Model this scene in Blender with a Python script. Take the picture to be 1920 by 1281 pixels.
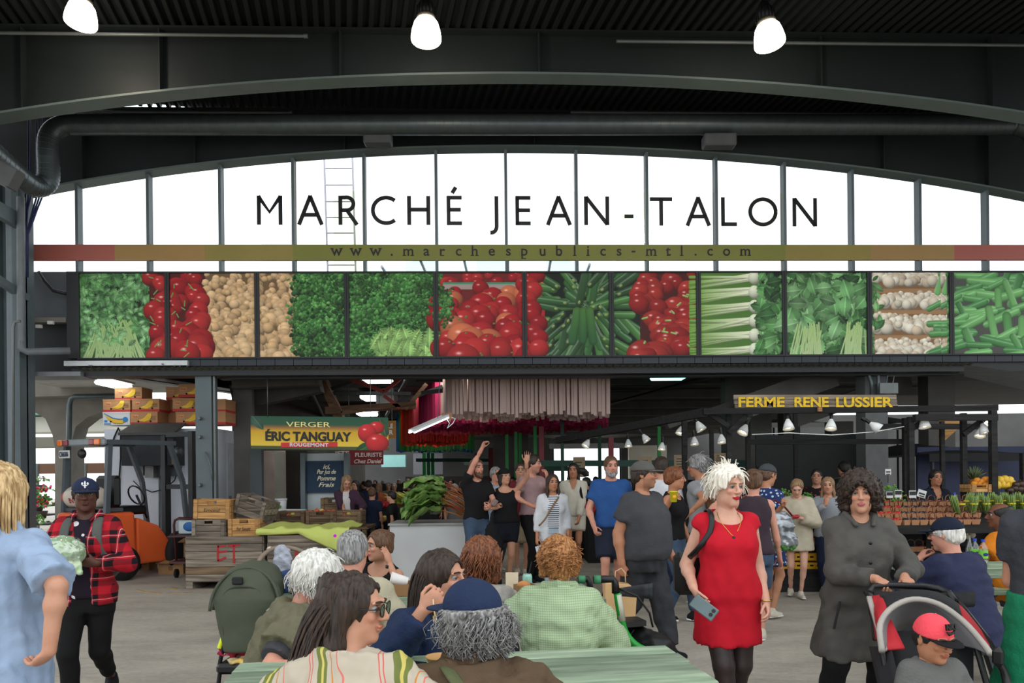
import bpy,math,random
import numpy as np
from mathutils import Vector,Matrix
for _o in list(bpy.data.objects):bpy.data.objects.remove(_o)
SC = bpy.context.scene
COL = SC.collection
# ------------------------------------------------------------------ camera, sky, exposure
EYE,FPX,CX,HY,ROLL=1.55,1400.0,960.0,890.0,math.radians(0.6)
cr,sr = math.cos(ROLL),math.sin(ROLL)
cam = bpy.data.objects.new('camera',bpy.data.cameras.new('camera'));COL.objects.link(cam)
cam.matrix_world =Matrix(((cr,sr,0,0),(0,0,-1,0),(-sr,cr,0,EYE),(0,0,0,1)))
cam.data.sensor_width =36;cam.data.lens=36*FPX/1920
cam.data.shift_y =(HY-640.5)/1920
cam.data.clip_start =0.05;cam.data.clip_end=300
SC.camera = cam
W = bpy.data.worlds.new('overcast_sky');SC.world=W;W.use_nodes=True
_bg = W.node_tree.nodes['Background']
_bg.inputs['Color'].default_value=(0.93,0.97,1.0,1);_bg.inputs['Strength'].default_value=1.95
SC.view_settings.view_transform='Standard';SC.view_settings.look='None'
SC.view_settings.gamma=1;SC.view_settings.use_curve_mapping=False
SC.view_settings.exposure=0.0
try:
 SC.cycles.use_denoising =True
 SC.cycles.denoiser ='OPENIMAGEDENOISE'
 SC.cycles.max_bounces =8;SC.cycles.transparent_max_bounces=12
 SC.cycles.sample_clamp_indirect =4.0
 SC.cycles.caustics_reflective =False;SC.cycles.caustics_refractive=False
except Exception:pass
# ------------------------------------------------------------------ picture point -> place
def ray(px,py):
 u,v = (px-CX)/FPX,(HY-py)/FPX
 return u*cr+v*sr,-u*sr+v*cr
def P(px,py,Y):
 x,z = ray(px,py);return Vector((x*Y,Y,EYE+z*Y))
def G(px,py,z=0.0):
 x,zz = ray(px,py);Y=(z-EYE)/zz;return Vector((x*Y,Y,z))
def X_at(px,Y):return(px-CX)/FPX*Y
def pix(v):
 u,w = v[0]/v[1],(v[2]-EYE)/v[1]
 return CX+ FPX*(u*cr-w*sr),HY-FPX*(u*sr+w*cr)
rnd = random.Random(7)
R = math.radians
# ------------------------------------------------------------------ colour and materials
def lin(c):return c/12.92 if c<=.04045 else((c+.055)/1.055)**2.4
def C(r,g,b):return(lin(r/255),lin(g/255),lin(b/255))
MATS = {}
def mat(name,col,rough=.7,metal=0.,var=.12,scale=6.,bump=0.,bscale=60.,st=(1,1,1),col2=None,spec=.4,emit=0.,det=4.,alpha=None,attr=None,sss=0.):
 if name in MATS:return MATS[name]
 m = bpy.data.materials.new(name);m.use_nodes=True;MATS[name]=m
 nt = m.node_tree;N=nt.nodes;L=nt.links
 b = N['Principled BSDF']
 b.inputs['Roughness'].default_value=rough;b.inputs['Metallic'].default_value=metal
 b.inputs['Specular IOR Level'].default_value=spec
 tc = N.new('ShaderNodeTexCoord');mp=N.new('ShaderNodeMapping');mp.inputs['Scale'].default_value=st
 L.new(tc.outputs['Object'],mp.inputs['Vector'])
 if attr:
  a = N.new('ShaderNodeAttribute');a.attribute_name=attr
  src = a.outputs['Color']
 else:src = None
 if var or col2:
  n = N.new('ShaderNodeTexNoise');n.inputs['Scale'].default_value=scale;n.inputs['Detail'].default_value=det
  L.new(mp.outputs['Vector'],n.inputs['Vector'])
  r = N.new('ShaderNodeValToRGB');r.color_ramp.elements[0].position=.3;r.color_ramp.elements[1].position=.72
  if src is None:
   c2 = col2 or tuple(min(1,c*(1+var))for c in col)
   r.color_ramp.elements[0].color=(*(c*(1-var)for c in col),1)if not col2 else(*col,1)
   r.color_ramp.elements[1].color=(*c2,1)
   L.new(n.outputs['Fac'],r.inputs['Fac']);L.new(r.outputs['Color'],b.inputs['Base Color'])
  else:
   r.color_ramp.elements[0].color=(1-var,)*3+(1,);r.color_ramp.elements[1].color=(1+var,)*3+(1,)
   L.new(n.outputs['Fac'],r.inputs['Fac'])
   mx = N.new('ShaderNodeMixRGB');mx.blend_type='MULTIPLY';mx.inputs[0].default_value=1
   L.new(src,mx.inputs[1]);L.new(r.outputs['Color'],mx.inputs[2]);L.new(mx.outputs[0],b.inputs['Base Color'])
 elif src is not None:L.new(src,b.inputs['Base Color'])
 else:b.inputs['Base Color'].default_value=(*col,1)
 if bump:
  n2 = N.new('ShaderNodeTexNoise');n2.inputs['Scale'].default_value=bscale;n2.inputs['Detail'].default_value=3
  L.new(mp.outputs['Vector'],n2.inputs['Vector'])
  bp = N.new('ShaderNodeBump');bp.inputs['Strength'].default_value=bump;bp.inputs['Distance'].default_value=.02
  L.new(n2.outputs['Fac'],bp.inputs['Height']);L.new(bp.outputs['Normal'],b.inputs['Normal'])
 if emit:
  b.inputs['Emission Color'].default_value=(*col,1);b.inputs['Emission Strength'].default_value=emit
 if sss:
  b.inputs['Subsurface Weight'].default_value=sss;b.inputs['Subsurface Radius'].default_value=(.012,.005,.003)
 return m
def clear(name,col=(1,1,1),refl=.08,tint=1.0):
 if name in MATS:return MATS[name]
 m = bpy.data.materials.new(name);m.use_nodes=True;MATS[name]=m
 N = m.node_tree.nodes;L=m.node_tree.links;N.clear()
 o = N.new('ShaderNodeOutputMaterial');t=N.new('ShaderNodeBsdfTransparent');g=N.new('ShaderNodeBsdfGlossy');x=N.new('ShaderNodeMixShader')
 t.inputs[0].default_value=(*col,1);g.inputs['Roughness'].default_value=.03;x.inputs[0].default_value=refl
 L.new(t.outputs[0],x.inputs[1]);L.new(g.outputs[0],x.inputs[2]);L.new(x.outputs[0],o.inputs[0])
 return m
def nodes(m):return m.node_tree.nodes,m.node_tree.links,m.node_tree.nodes['Principled BSDF']
def blank(name,rough=.75,spec=.3):
 m = bpy.data.materials.new(name);m.use_nodes=True;MATS[name]=m
 N,L,b = nodes(m);b.inputs['Roughness'].default_value=rough;b.inputs['Specular IOR Level'].default_value=spec
 tc = N.new('ShaderNodeTexCoord')
 return m,N,L,b,tc
def ramp(N,stops,interp='LINEAR'):
 r = N.new('ShaderNodeValToRGB');e=r.color_ramp.elements;r.color_ramp.interpolation=interp
 while len(e)<len(stops):e.new(.5)
 for k,(p,c)in zip(e,stops):k.position=p;k.color=(*c,1)
 return r
EMIT = {}
def lamp_mat(name,col,s):
 if name in MATS:return MATS[name]
 m = bpy.data.materials.new(name);m.use_nodes=True;MATS[name]=m
 b = m.node_tree.nodes['Principled BSDF'];b.inputs['Base Color'].default_value=(*col,1)
 b.inputs['Emission Color'].default_value=(*col,1);b.inputs['Emission Strength'].default_value=s
 return m
# ------------------------------------------------------------------ mesh building
def fast_mesh(name,V,F,cols=None,smooth=True):
 """V (n,3), F list of arrays (each (m,k))."""
 me = bpy.data.meshes.new(name)
 V = np.asarray(V,np.float32)
 me.vertices.add(len(V));me.vertices.foreach_set('co',V.ravel())
 if not isinstance(F,(list,tuple)):F=[F]
 F = [np.asarray(f,np.int32)for f in F if len(f)]
 nl = sum(f.size for f in F);npoly=sum(len(f)for f in F)
 me.loops.add(nl);me.loops.foreach_set('vertex_index',np.concatenate([f.ravel()for f in F]))
 st = [];o =0
 for f in F:st.append(o+np.arange(len(f),dtype=np.int32)*f.shape[1]);o+=f.size
 me.polygons.add(npoly);me.polygons.foreach_set('loop_start',np.concatenate(st))
 me.polygons.foreach_set('use_smooth',np.full(npoly,smooth,bool))
 me.update(calc_edges=True);me.validate()
 if cols is not None:
  a = me.color_attributes.new('Col','FLOAT_COLOR','POINT')
  c4 = np.ones((len(V),4),np.float32);c4[:,:3]=cols;a.data.foreach_set('color',c4.ravel())
 return me
class MB:
 def __init__(s):s.v=[];s.f=[];s.sm=[];s.mi=[];s.M=None;s.m=0;s.smooth=False
 def put(s,vs,fs,smooth=None):
  o = len(s.v)
  s.v+=[s.M@Vector(v)for v in vs]if s.M else[Vector(v)for v in vs]
  sm = s.smooth if smooth is None else smooth
  for f in fs:s.f.append([i+o for i in f]);s.sm.append(sm);s.mi.append(s.m)
  return s
 def box(s,c,d,Rm=None):
  hx,hy,hz =d[0]/2,d[1]/2,d[2]/2;c=Vector(c)
  vs = [Vector((x,y,z))for x in(-hx,hx)for y in(-hy,hy)for z in(-hz,hz)]
  vs = [c+ (Rm@v if Rm else v)for v in vs]
  return s.put(vs,[(0,1,3,2),(4,6,7,5),(0,4,5,1),(2,3,7,6),(0,2,6,4),(1,5,7,3)],False)
 def bbox(s,lo,hi):return s.box([(a+b)/2 for a,b in zip(lo,hi)],[b-a for a,b in zip(lo,hi)])
 def rbox(s,c,d,r=.01,Rm=None):
  """box with all edges chamfered"""
  h = [x/2 for x in d];c=Vector(c);r=min(r,min(h)*.95);vs=[];idx={}
  for sx in (-1,1):
   for sy in (-1,1):
    for sz in (-1,1):
     for a in range(3):
      q = [sx*(h[0]-r),sy*(h[1]-r),sz*(h[2]-r)]
      q[a] = (sx,sy,sz)[a]*h[a];idx[sx,sy,sz,a]=len(vs);vs.append(Vector(q))
  fs = []
  for a in range(3):
   b,e = (a+1)%3,(a+2)%3
   for sg in (-1,1):
    q = []
    for(i,j)in((-1,-1),(1,-1),(1,1),(-1,1)):
     k = [0,0,0];k[a]=sg;k[b]=i;k[e]=j;q.append(idx[(*k,a)])
    fs.append(q if sg>0 else q[::-1])
   for i in (-1,1):
    for j in (-1,1):
     k0 = [0,0,0];k0[b]=i;k0[e]=j;k1=list(k0);k0[a]=-1;k1[a]=1
     q = [idx[(*k0,b)],idx[(*k1,b)],idx[(*k1,e)],idx[(*k0,e)]]
     fs.append(q if i*j<0 else q[::-1])
  for sx in (-1,1):
   for sy in (-1,1):
    for sz in (-1,1):
     q = [idx[sx,sy,sz,a]for a in range(3)];fs.append(q if sx*sy*sz>0 else q[::-1])
  return s.put([c+(Rm@v if Rm else v)for v in vs],fs,False)
 def ring(s,c,ax,r,n,up=None):
  ax = Vector(ax).normalized();u=Vector(up)if up else(Vector((0,0,1))if abs(ax.z)<.9 else Vector((1,0,0)))
  u = (u- ax*u.dot(ax)).normalized();w=ax.cross(u)
  return[Vector(c)+(u*math.cos(2*math.pi*i/n)+w*math.sin(2*math.pi*i/n))*r for i in range(n)]
 def cyl(s,a,b,r,r2=None,n=12,caps=True,smooth=True):
  r2 = r if r2 is None else r2;a=Vector(a);b=Vector(b);ax=b-a
  vs = s.ring(a,ax,r,n)+s.ring(b,ax,r2,n)
  s.put(vs,[(i,(i+1)%n,n+(i+1)%n,n+i)for i in range(n)],smooth)
  if caps:s.put(vs[:n],[tuple(range(n))[::-1]],False);s.put(vs[n:],[tuple(range(n))],False)
  return s
 def tube(s,pts,r,n=8,caps=True,smooth=True,closed=False,flat=None):
  pts = [Vector(p)for p in pts];k=len(pts);rs=r if isinstance(r,(list,tuple))else[r]*k
  vs = [];up =None
  for i,p in enumerate(pts):
   if closed:t=pts[(i+1)%k]-pts[i-1]
   else:t = pts[min(i+1,k-1)]-pts[max(i-1,0)]
   if t.length<1e-9:t=Vector((0,0,1))
   t.normalize()
   if up is None:up=Vector((0,0,1))if abs(t.z)<.9 else Vector((1,0,0))
   up = up- t*up.dot(t)
   up = up.normalized()if up.length>1e-6 else t.orthogonal().normalized()
   w = t.cross(up)
   for j in range(n):
    a = 2*math.pi*j/n;vs.append(p+(up*math.cos(a)*(flat or 1)+w*math.sin(a))*rs[i])
  fs = []
  for i in range(k if closed else k-1):
   for j in range(n):
    i2 = (i+1)%k;fs.append((i*n+j,i*n+(j+1)%n,i2*n+(j+1)%n,i2*n+j))
  if caps and not closed:fs+=[tuple(range(n))[::-1],tuple(range((k-1)*n,k*n))]
  return s.put(vs,fs,smooth)
 def lathe(s,c,prof,n=16,ax=(0,0,1),smooth=True,caps=True):
  ax = Vector(ax).normalized();c=Vector(c);vs=[]
  for r,z in prof:vs+=s.ring(c+ax*z,ax,max(r,1e-4),n)
  k = len(prof)
  fs = [(i*n+j,i*n+(j+1)%n,(i+1)*n+(j+1)%n,(i+1)*n+j)for i in range(k-1)for j in range(n)]
  if caps:fs+=[tuple(range(n))[::-1],tuple(range((k-1)*n,k*n))]
  return s.put(vs,fs,smooth)
 def ball(s,c,r,n=10,m=6,Rm=None):
  r = (r,r,r)if not isinstance(r,(tuple,list))else r;c=Vector(c);vs=[]
  for i in range(1,m):
   t = math.pi*i/m
   for j in range(n):
    a = 2*math.pi*j/n;vs.append(Vector((r[0]*math.sin(t)*math.cos(a),r[1]*math.sin(t)*math.sin(a),r[2]*math.cos(t))))
  vs+=[Vector((0,0,r[2])),Vector((0,0,-r[2]))];T,B=len(vs)-2,len(vs)-1
  fs = [(i*n+j,(i+1)*n+j,(i+1)*n+(j+1)%n,i*n+(j+1)%n)for i in range(m-2)for j in range(n)]
  fs+=[(T,j,(j+1)%n)for j in range(n)]+[(B,(m-2)*n+(j+1)%n,(m-2)*n+j)for j in range(n)]
  return s.put([c+(Rm@v if Rm else v)for v in vs],fs,True)
 def prism(s,poly,off):
  """poly: list of 3-D points (planar), off: extrude vector"""
  a = [Vector(p)for p in poly];n=len(a);off=Vector(off);b=[p+off for p in a]
  return s.put(a+b,[tuple(range(n))[::-1],tuple(range(n,2*n))]+[(i,(i+1)%n,n+(i+1)%n,n+i)for i in range(n)],False)
 def grid(s,fn,nu,nv,smooth=True):
  vs = [fn(i/nu,j/nv)for j in range(nv+1)for i in range(nu+1)]
  return s.put(vs,[(j*(nu+1)+i,j*(nu+1)+i+1,(j+1)*(nu+1)+i+1,(j+1)*(nu+1)+i)for j in range(nv)for i in range(nu)],smooth)
 def bar(s,a,b,w,d,up=(0,0,1)):
  a = Vector(a);b=Vector(b);t=(b-a);ln=t.length;t.normalize();u=Vector(up);u=u-t*u.dot(t)
  u = u.normalized()if u.length>1e-5 else t.orthogonal().normalized();r=t.cross(u)
  return s.box((a+b)/2,(w,ln,d),Matrix((r,t,u)).transposed())
TM = {}
def setp(o,label=None,cat=None,group=None,kind=None):
 if label:o['label']=label
 if cat:o['category']=cat
 if group:o['group']=group
 if kind:o['kind']=kind
 return o
def thing(name,label,cat,loc=(0,0,0),rot=0.,group=None,kind=None):
 o = bpy.data.objects.new(name,None);COL.objects.link(o);o.empty_display_size=.1
 o.location =loc;o.rotation_euler=(0,0,rot)
 TM[o.name] =Matrix.Translation(Vector(loc))@Matrix.Rotation(rot,4,'Z')
 return setp(o,label,cat,group,kind)
def link(name,me,mats,parent=None,local=None):
 for m in (mats if isinstance(mats,(list,tuple))else[mats]):
  if m is not None:me.materials.append(m)
 o = bpy.data.objects.new(name,me);COL.objects.link(o)
 if parent is not None:o.parent=parent;TM[o.name]=TM[parent.name]
 else:TM[o.name]=Matrix.Identity(4)
 return o
def obj(name,mb,mats,parent=None,local=False,solid=None,bev=None):
 """mesh object; mb holds WORLD coordinates unless local (then in the parent thing's frame)"""
 V = mb.v
 if parent is not None and not local:
  inv = TM[parent.name].inverted();V=[inv@v for v in V]
 me = bpy.data.meshes.new(name);me.from_pydata([tuple(v)for v in V],[],mb.f)
 me.polygons.foreach_set('use_smooth',mb.sm);me.polygons.foreach_set('material_index',mb.mi)
 me.update()
 o = link(name,me,mats,parent)
 if parent is None:   # origin at the base of the thing
  lo = Vector([min(v[i]for v in V)for i in range(3)]);hi=Vector([max(v[i]for v in V)for i in range(3)])
  b = Vector(((lo.x+hi.x)/2,(lo.y+hi.y)/2,lo.z));me.transform(Matrix.Translation(-b));o.location=b
  TM[o.name] =Matrix.Translation(b)
 if bev:
  m = o.modifiers.new('edge','BEVEL');m.width=bev;m.segments=2;m.limit_method='ANGLE'
 return o
def dup(root,loc=None,rot=None,label=None,group=None,scale=None,mats=None):
 c = root.copy();COL.objects.link(c)
 if loc is not None:c.location=loc
 if rot is not None:c.rotation_euler=rot if isinstance(rot,(tuple,list))else(0,0,rot)
 if scale is not None:c.scale=(scale,)*3 if not isinstance(scale,(tuple,list))else scale
 if label:c['label']=label
 if group:c['group']=group
 def remat(d):
  if mats and d.type=='MESH':
   for i,sl in enumerate(d.material_slots):
    nm = sl.material.name if sl.material else ''
    if nm in mats:sl.link='OBJECT';sl.material=mats[nm]
 remat(c)
 for ch in list(root.children):
  k = ch.copy();COL.objects.link(k);k.parent=c;remat(k)
  for g in list(ch.children):
   q = g.copy();COL.objects.link(q);q.parent=k;remat(q)
 return c
# ------------------------------------------------------------------ lettering (flat mesh from the built-in font)
TXT = {}
def text_mesh(s,size=1.,ext=.002,bold=0.,space=1.,shear=0.,sx=1.):
 k = (s,size,ext,bold,space,shear,sx)
 if k in TXT:return TXT[k]
 cu = bpy.data.curves.new('t','FONT');cu.body=s;cu.size=size;cu.extrude=ext;cu.offset=bold;cu.space_character=space
 cu.shear = shear;cu.resolution_u=4;cu.align_x='CENTER';cu.align_y='CENTER'
 o = bpy.data.objects.new('t',cu);COL.objects.link(o)
 me = bpy.data.meshes.new_from_object(o.evaluated_get(bpy.context.evaluated_depsgraph_get()))
 V = [Vector((v.co.x*sx,v.co.y,v.co.z))for v in me.vertices];F=[tuple(p.vertices)for p in me.polygons]
 bpy.data.objects.remove(o);bpy.data.curves.remove(cu);bpy.data.meshes.remove(me)
 TXT[k] = (V,F);return TXT[k]
def letter(mb,s,c,right,up,size=1.,ext=.002,bold=0.,space=1.,shear=0.,width=None):
 """write s centred on c, lying in the plane right x up; width: fit to this width"""
 V,F = text_mesh(s,size,ext,bold,space,shear)
 if not V:return
 r = Vector(right).normalized();u=Vector(up).normalized();n=r.cross(u);c=Vector(c)
 x0 = min(v.x for v in V);x1=max(v.x for v in V);y0=min(v.y for v in V);y1=max(v.y for v in V)
 k = width/(x1-x0)if width else 1.
 mb.put([c+ r*((v.x-(x0+x1)/2)*k)+u*(v.y-(y0+y1)/2)+n*v.z for v in V],F,False)
# ------------------------------------------------------------------ implicit surfaces: smooth continuous bodies, clothes, hair, soft goods
f32 = np.float32
def nz(p,seed,wl,n=7):
 """cheap smooth noise, about -1..1; p: (X,Y,Z) arrays, wl wavelength(s)"""
 g = np.random.RandomState(seed);out=0
 for i in range(n):
  k = g.normal(size=3);k/=np.linalg.norm(k);k=k*(2*np.pi/(np.asarray(wl)*g.uniform(.6,1.5)))
  out = out+np.sin(p[0]*f32(k[0])+p[1]*f32(k[1])+p[2]*f32(k[2])+f32(g.uniform(0,6.28)))
 return out/(n**.5*1.2)
class SDF:
 def __init__(s,lo,hi,h):
  s.h = h;s.lo=np.array(lo,float)-2.5*h;n=np.ceil((np.array(hi,float)+2.5*h-s.lo)/h).astype(int)+1
  s.n = n;s.d=np.full(n,9.,f32)
  s.ax = [(s.lo[i]+h*np.arange(n[i])).astype(f32)for i in range(3)]
 def win(s,lo,hi):
  sl = []
  for i in range(3):
   a = max(0,int((lo[i]-s.lo[i])/s.h));b=min(s.n[i],int((hi[i]-s.lo[i])/s.h)+2)
   if b<=a:return None,None
   sl.append(slice(a,b))
  return tuple(sl),(s.ax[0][sl[0]][:,None,None],s.ax[1][sl[1]][None,:,None],s.ax[2][sl[2]][None,None,:])
 def put(s,fn,lo,hi,k=.0,op='u'):
  pad = k+ 3*s.h
  sl,p = s.win(np.array(lo)-pad,np.array(hi)+pad)
  if sl is None:return s
  d = fn(p);a=s.d[sl]
  if op == 'u':
   if k>0:
    h = np.clip(.5+.5*(a-d)/k,0,1);s.d[sl]=a*(1-h)+d*h-k*h*(1-h)
   else:s.d[sl]=np.minimum(a,d)
  else:  # subtract
   if k>0:
    h = np.clip(.5-.5*(a+d)/k,0,1);s.d[sl]=a*(1-h)-d*h+k*h*(1-h)
   else:s.d[sl]=np.maximum(a,-d)
  return s
 def cone(s,a,b,ra,rb=None,k=.0,op='u',cut0=False,cut1=False,fl=None):
  """tapered capsule; cut: flat end; fl: (axis unit vector, factor) squashes the section along that axis"""
  a = np.array(a,float);b=np.array(b,float);rb=ra if rb is None else rb
  m = max(ra,rb)*1.3;ba=b-a;L2=max(ba@ba,1e-9);L=L2**.5;u=ba/L
  def fn(p):
   x,y,z = p[0]-f32(a[0]),p[1]-f32(a[1]),p[2]-f32(a[2])
   t0 = (x*f32(ba[0])+y*f32(ba[1])+z*f32(ba[2]))/f32(L2);t=np.clip(t0,0,1)
   x,y,z = x-t*f32(ba[0]),y-t*f32(ba[1]),z-t*f32(ba[2])
   if fl is not None:
    ax = fl[0];q=(x*f32(ax[0])+y*f32(ax[1])+z*f32(ax[2]))*f32(1/fl[1]-1)
    x,y,z =x+q*f32(ax[0]),y+q*f32(ax[1]),z+q*f32(ax[2])
   d = np.sqrt(x*x+y*y+z*z)-(f32(ra)+f32(rb-ra)*t)
   if cut0:d=np.maximum(d,-t0*f32(L))
   if cut1:d=np.maximum(d,(t0-1)*f32(L))
   return d
  return s.put(fn,np.minimum(a,b)-m,np.maximum(a,b)+m,k,op)
 def ell(s,c,r,k=.0,op='u',Rm=None):
  c = np.array(c,float);r=np.array(r,float)
  Q = np.eye(3)if Rm is None else np.array(Rm,float)
  ext = np.sqrt(((Q*r)**2).sum(1))
  def fn(p):
   x,y,z = p[0]-f32(c[0]),p[1]-f32(c[1]),p[2]-f32(c[2])
   q = [(x*f32(Q[0,i])+y*f32(Q[1,i])+z*f32(Q[2,i]))for i in range(3)]
   k0 = np.sqrt(sum((q[i]/f32(r[i]))**2 for i in range(3)));k1=np.sqrt(sum((q[i]/f32(r[i]**2))**2 for i in range(3)))+f32(1e-6)
   return k0*(k0-1)/k1
  return s.put(fn,c-ext,c+ext,k,op)
 def loft(s,O,U,S,Fw,zs,rx,ry,cx=0.,cy=0.,k=.0,pw=2.3,op='u',mod=None):
  """stack of (super)ellipses along U from O; S side axis, Fw forward axis; arrays over zs"""
  O,U,S,Fw =(np.array(v,float)for v in(O,U,S,Fw));zs=np.array(zs,float)
  rx,ry = np.broadcast_to(rx,zs.shape).astype(float),np.broadcast_to(ry,zs.shape).astype(float)
  cx,cy = np.broadcast_to(cx,zs.shape).astype(float),np.broadcast_to(cy,zs.shape).astype(float)
  pts = []
  for i,z in enumerate(zs):
   for a in (-1,1):
    for b in (-1,1):pts.append(O+U*z+S*(cx[i]+a*rx[i])+Fw*(cy[i]+b*ry[i]))
  pts = np.array(pts);zz=np.linspace(zs[0],zs[-1],200)
  tx,ty,ux,uy=(np.interp(zz,zs,v).astype(f32)for v in(rx,ry,cx,cy))
  if len(zs)>3:
   ker = np.ones(9)/9
   tx,ty,ux,uy=(np.convolve(np.pad(v,4,'edge'),ker,'valid').astype(f32)for v in(tx,ty,ux,uy))
  def fn(p):
   x,y,z = p[0]-f32(O[0]),p[1]-f32(O[1]),p[2]-f32(O[2])
   h = x*f32(U[0])+y*f32(U[1])+z*f32(U[2]);a=x*f32(S[0])+y*f32(S[1])+z*f32(S[2]);b=x*f32(Fw[0])+y*f32(Fw[1])+z*f32(Fw[2])
   i = np.clip(((h-f32(zs[0]))/f32(zs[-1]-zs[0])*199),0,199).astype(np.int32)
   X,Y = tx[i],ty[i]
   if mod is not None:X,Y=mod(X,Y,a,b,h)
   e = (np.abs((a-ux[i])/X)**f32(pw)+np.abs((b-uy[i])/Y)**f32(pw))**f32(1/pw)
   d = (e- 1)*np.minimum(X,Y)
   return np.maximum(d,np.maximum(f32(zs[0])-h,h-f32(zs[-1])))
  return s.put(fn,pts.min(0),pts.max(0),k,op)
 def cut(s,pt,n):
  """keep the side opposite to n"""
  d = sum((s.ax[i].reshape([-1 if j==i else 1 for j in range(3)])-f32(pt[i]))*f32(n[i])for i in range(3))
  s.d = np.maximum(s.d,d);return s
 def wob(s,amp,wl,seed=1,n=7):
  p = (s.ax[0][:,None,None],s.ax[1][None,:,None],s.ax[2][None,None,:])
  m = np.abs(s.d)<.08;s.d=np.where(m,s.d+f32(amp)*nz(p,seed,wl,n),s.d);return s
 def mesh(s,smooth=1):
  d = s.d;neg =d<0;n=s.n
  act = np.zeros(n-1,np.int8)
  for i in (0,1):
   for j in (0,1):
    for k in (0,1):act+=neg[i:n[0]-1+i,j:n[1]-1+j,k:n[2]-1+k]
  act = (act>0)&(act<8);ci=np.argwhere(act)
  if len(ci) ==0:return np.zeros((0,3)),np.zeros((0,4),int)
  idx = np.full(n-1,-1,np.int32);idx[act]=np.arange(len(ci))
  acc = np.zeros((len(ci),3));cnt=np.zeros(len(ci))
  for ax in range(3):
   o1,o2 = [a for a in range(3)if a!=ax]
   for i in (0,1):
    for j in (0,1):
     off = np.zeros(3,int);off[o1]=i;off[o2]=j;a=ci+off;b=a.copy();b[:,ax]+=1
     da,db =d[a[:,0],a[:,1],a[:,2]],d[b[:,0],b[:,1],b[:,2]]
     m = (da<0)!=(db<0);t=np.where(m,da/np.where(m,da-db,1),0)
     pt = a.astype(float);pt[:,ax]+=t;acc[m]+=pt[m];cnt[m]+=1
  V = acc/cnt[:,None]
  Q = []
  for ax in range(3):
   o1,o2 = (ax+1)%3,(ax+2)%3
   sa = [slice(None)]*3;sb=[slice(None)]*3;sa[ax]=slice(0,-1);sb[ax]=slice(1,None)
   e = np.argwhere(neg[tuple(sa)]!=neg[tuple(sb)])
   e = e[(e[:,o1]>0)&(e[:,o2]>0)&(e[:,o1]<n[o1]-1)&(e[:,o2]<n[o2]-1)]
   c = []
   for(i,j)in((-1,-1),(0,-1),(0,0),(-1,0)):
    q = e.copy();q[:,o1]+=i;q[:,o2]+=j;c.append(idx[q[:,0],q[:,1],q[:,2]])
   q = np.stack(c,1);fl=~neg[e[:,0],e[:,1],e[:,2]];q[fl]=q[fl][:,::-1];Q.append(q)
  Q = np.concatenate(Q);Q=Q[(Q>=0).all(1)]
  for _ in range(smooth):
   sm = np.zeros_like(V);c2=np.zeros(len(V))
   for a,b in((0,1),(1,2),(2,3),(3,0)):
    for x,y in((a,b),(b,a)):
     for k in range(3):sm[:,k]+=np.bincount(Q[:,x],V[Q[:,y],k],len(V))
     c2+=np.bincount(Q[:,x],minlength=len(V))
   V = V*.5+.5*sm/np.maximum(c2,1)[:,None]
  return s.lo+V*s.h,Q
def join(parts):
 """[(V,Q,cols)] -> one"""
 Vs,Qs,Cs,o=[],[],[],0
 for V,Q,c in parts:
  Vs.append(V);Qs.append(Q+o);o+=len(V);Cs.append(np.broadcast_to(np.asarray(c,float),(len(V),3)))
 return np.concatenate(Vs),np.concatenate(Qs),np.concatenate(Cs)
def ball_q(c,r,n=12,m=8):
 vs = [];c =np.array(c)
 for i in range(m+1):
  t = math.pi*min(max(i/m,.001),.999)
  for j in range(n):a=2*math.pi*j/n;vs.append(c+np.array((math.sin(t)*math.cos(a),math.sin(t)*math.sin(a),math.cos(t)))*r)
 q = [((i+ 1)*n+j,(i+1)*n+(j+1)%n,i*n+(j+1)%n,i*n+j)for i in range(m)for j in range(n)]
 return np.array(vs),np.array(q)
# ------------------------------------------------------------------ people
def V3(v):return np.array(v,float)
def un(v):v =V3(v);return v/max(np.linalg.norm(v),1e-9)
def ik(a,t,l1,l2,pole):
 a,t,pole =V3(a),V3(t),V3(pole);d=t-a;L=np.linalg.norm(d);u=d/max(L,1e-6)
 L2 = min(max(L,abs(l1-l2)+.01),(l1+l2)*.999);t=a+u*L2
 c = (l1*l1+L2*L2-l2*l2)/(2*l1*L2);c=max(-1,min(1,c));sn=math.sqrt(1-c*c)
 p = pole- u*(pole@u);p=un(p)if np.linalg.norm(p)>1e-4 else un(np.cross(u,(1,.3,0)))
 return a+ u*l1*c+p*l1*sn,t
SKIN = mat('skin',(1,1,1),rough=.55,var=.06,scale=25,attr='Col',spec=.35,sss=.08,bump=.05,bscale=220)
TONE = {'pale':C(204,156,134),'light':C(190,140,114),'pink':C(200,142,120),'tan':C(176,122,92),'dark':C(84,52,40),'deep':C(108,68,48)}
def hairmat(name,c1,c2):
 if name in MATS:return MATS[name]
 m,N,L,b,tc=blank(name,.5,.35)
 mp = N.new('ShaderNodeMapping');mp.inputs['Scale'].default_value=(90,90,14);L.new(tc.outputs['Object'],mp.inputs['Vector'])
 n = N.new('ShaderNodeTexNoise');n.inputs['Scale'].default_value=1;n.inputs['Detail'].default_value=3;L.new(mp.outputs[0],n.inputs['Vector'])
 r = ramp(N,[(.32,c1),(.68,c2)]);L.new(n.outputs['Fac'],r.inputs['Fac']);L.new(r.outputs['Color'],b.inputs['Base Color'])
 bp = N.new('ShaderNodeBump');bp.inputs['Strength'].default_value=.6;bp.inputs['Distance'].default_value=.008
 L.new(n.outputs['Fac'],bp.inputs['Height']);L.new(bp.outputs[0],b.inputs['Normal'])
 return m
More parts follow.
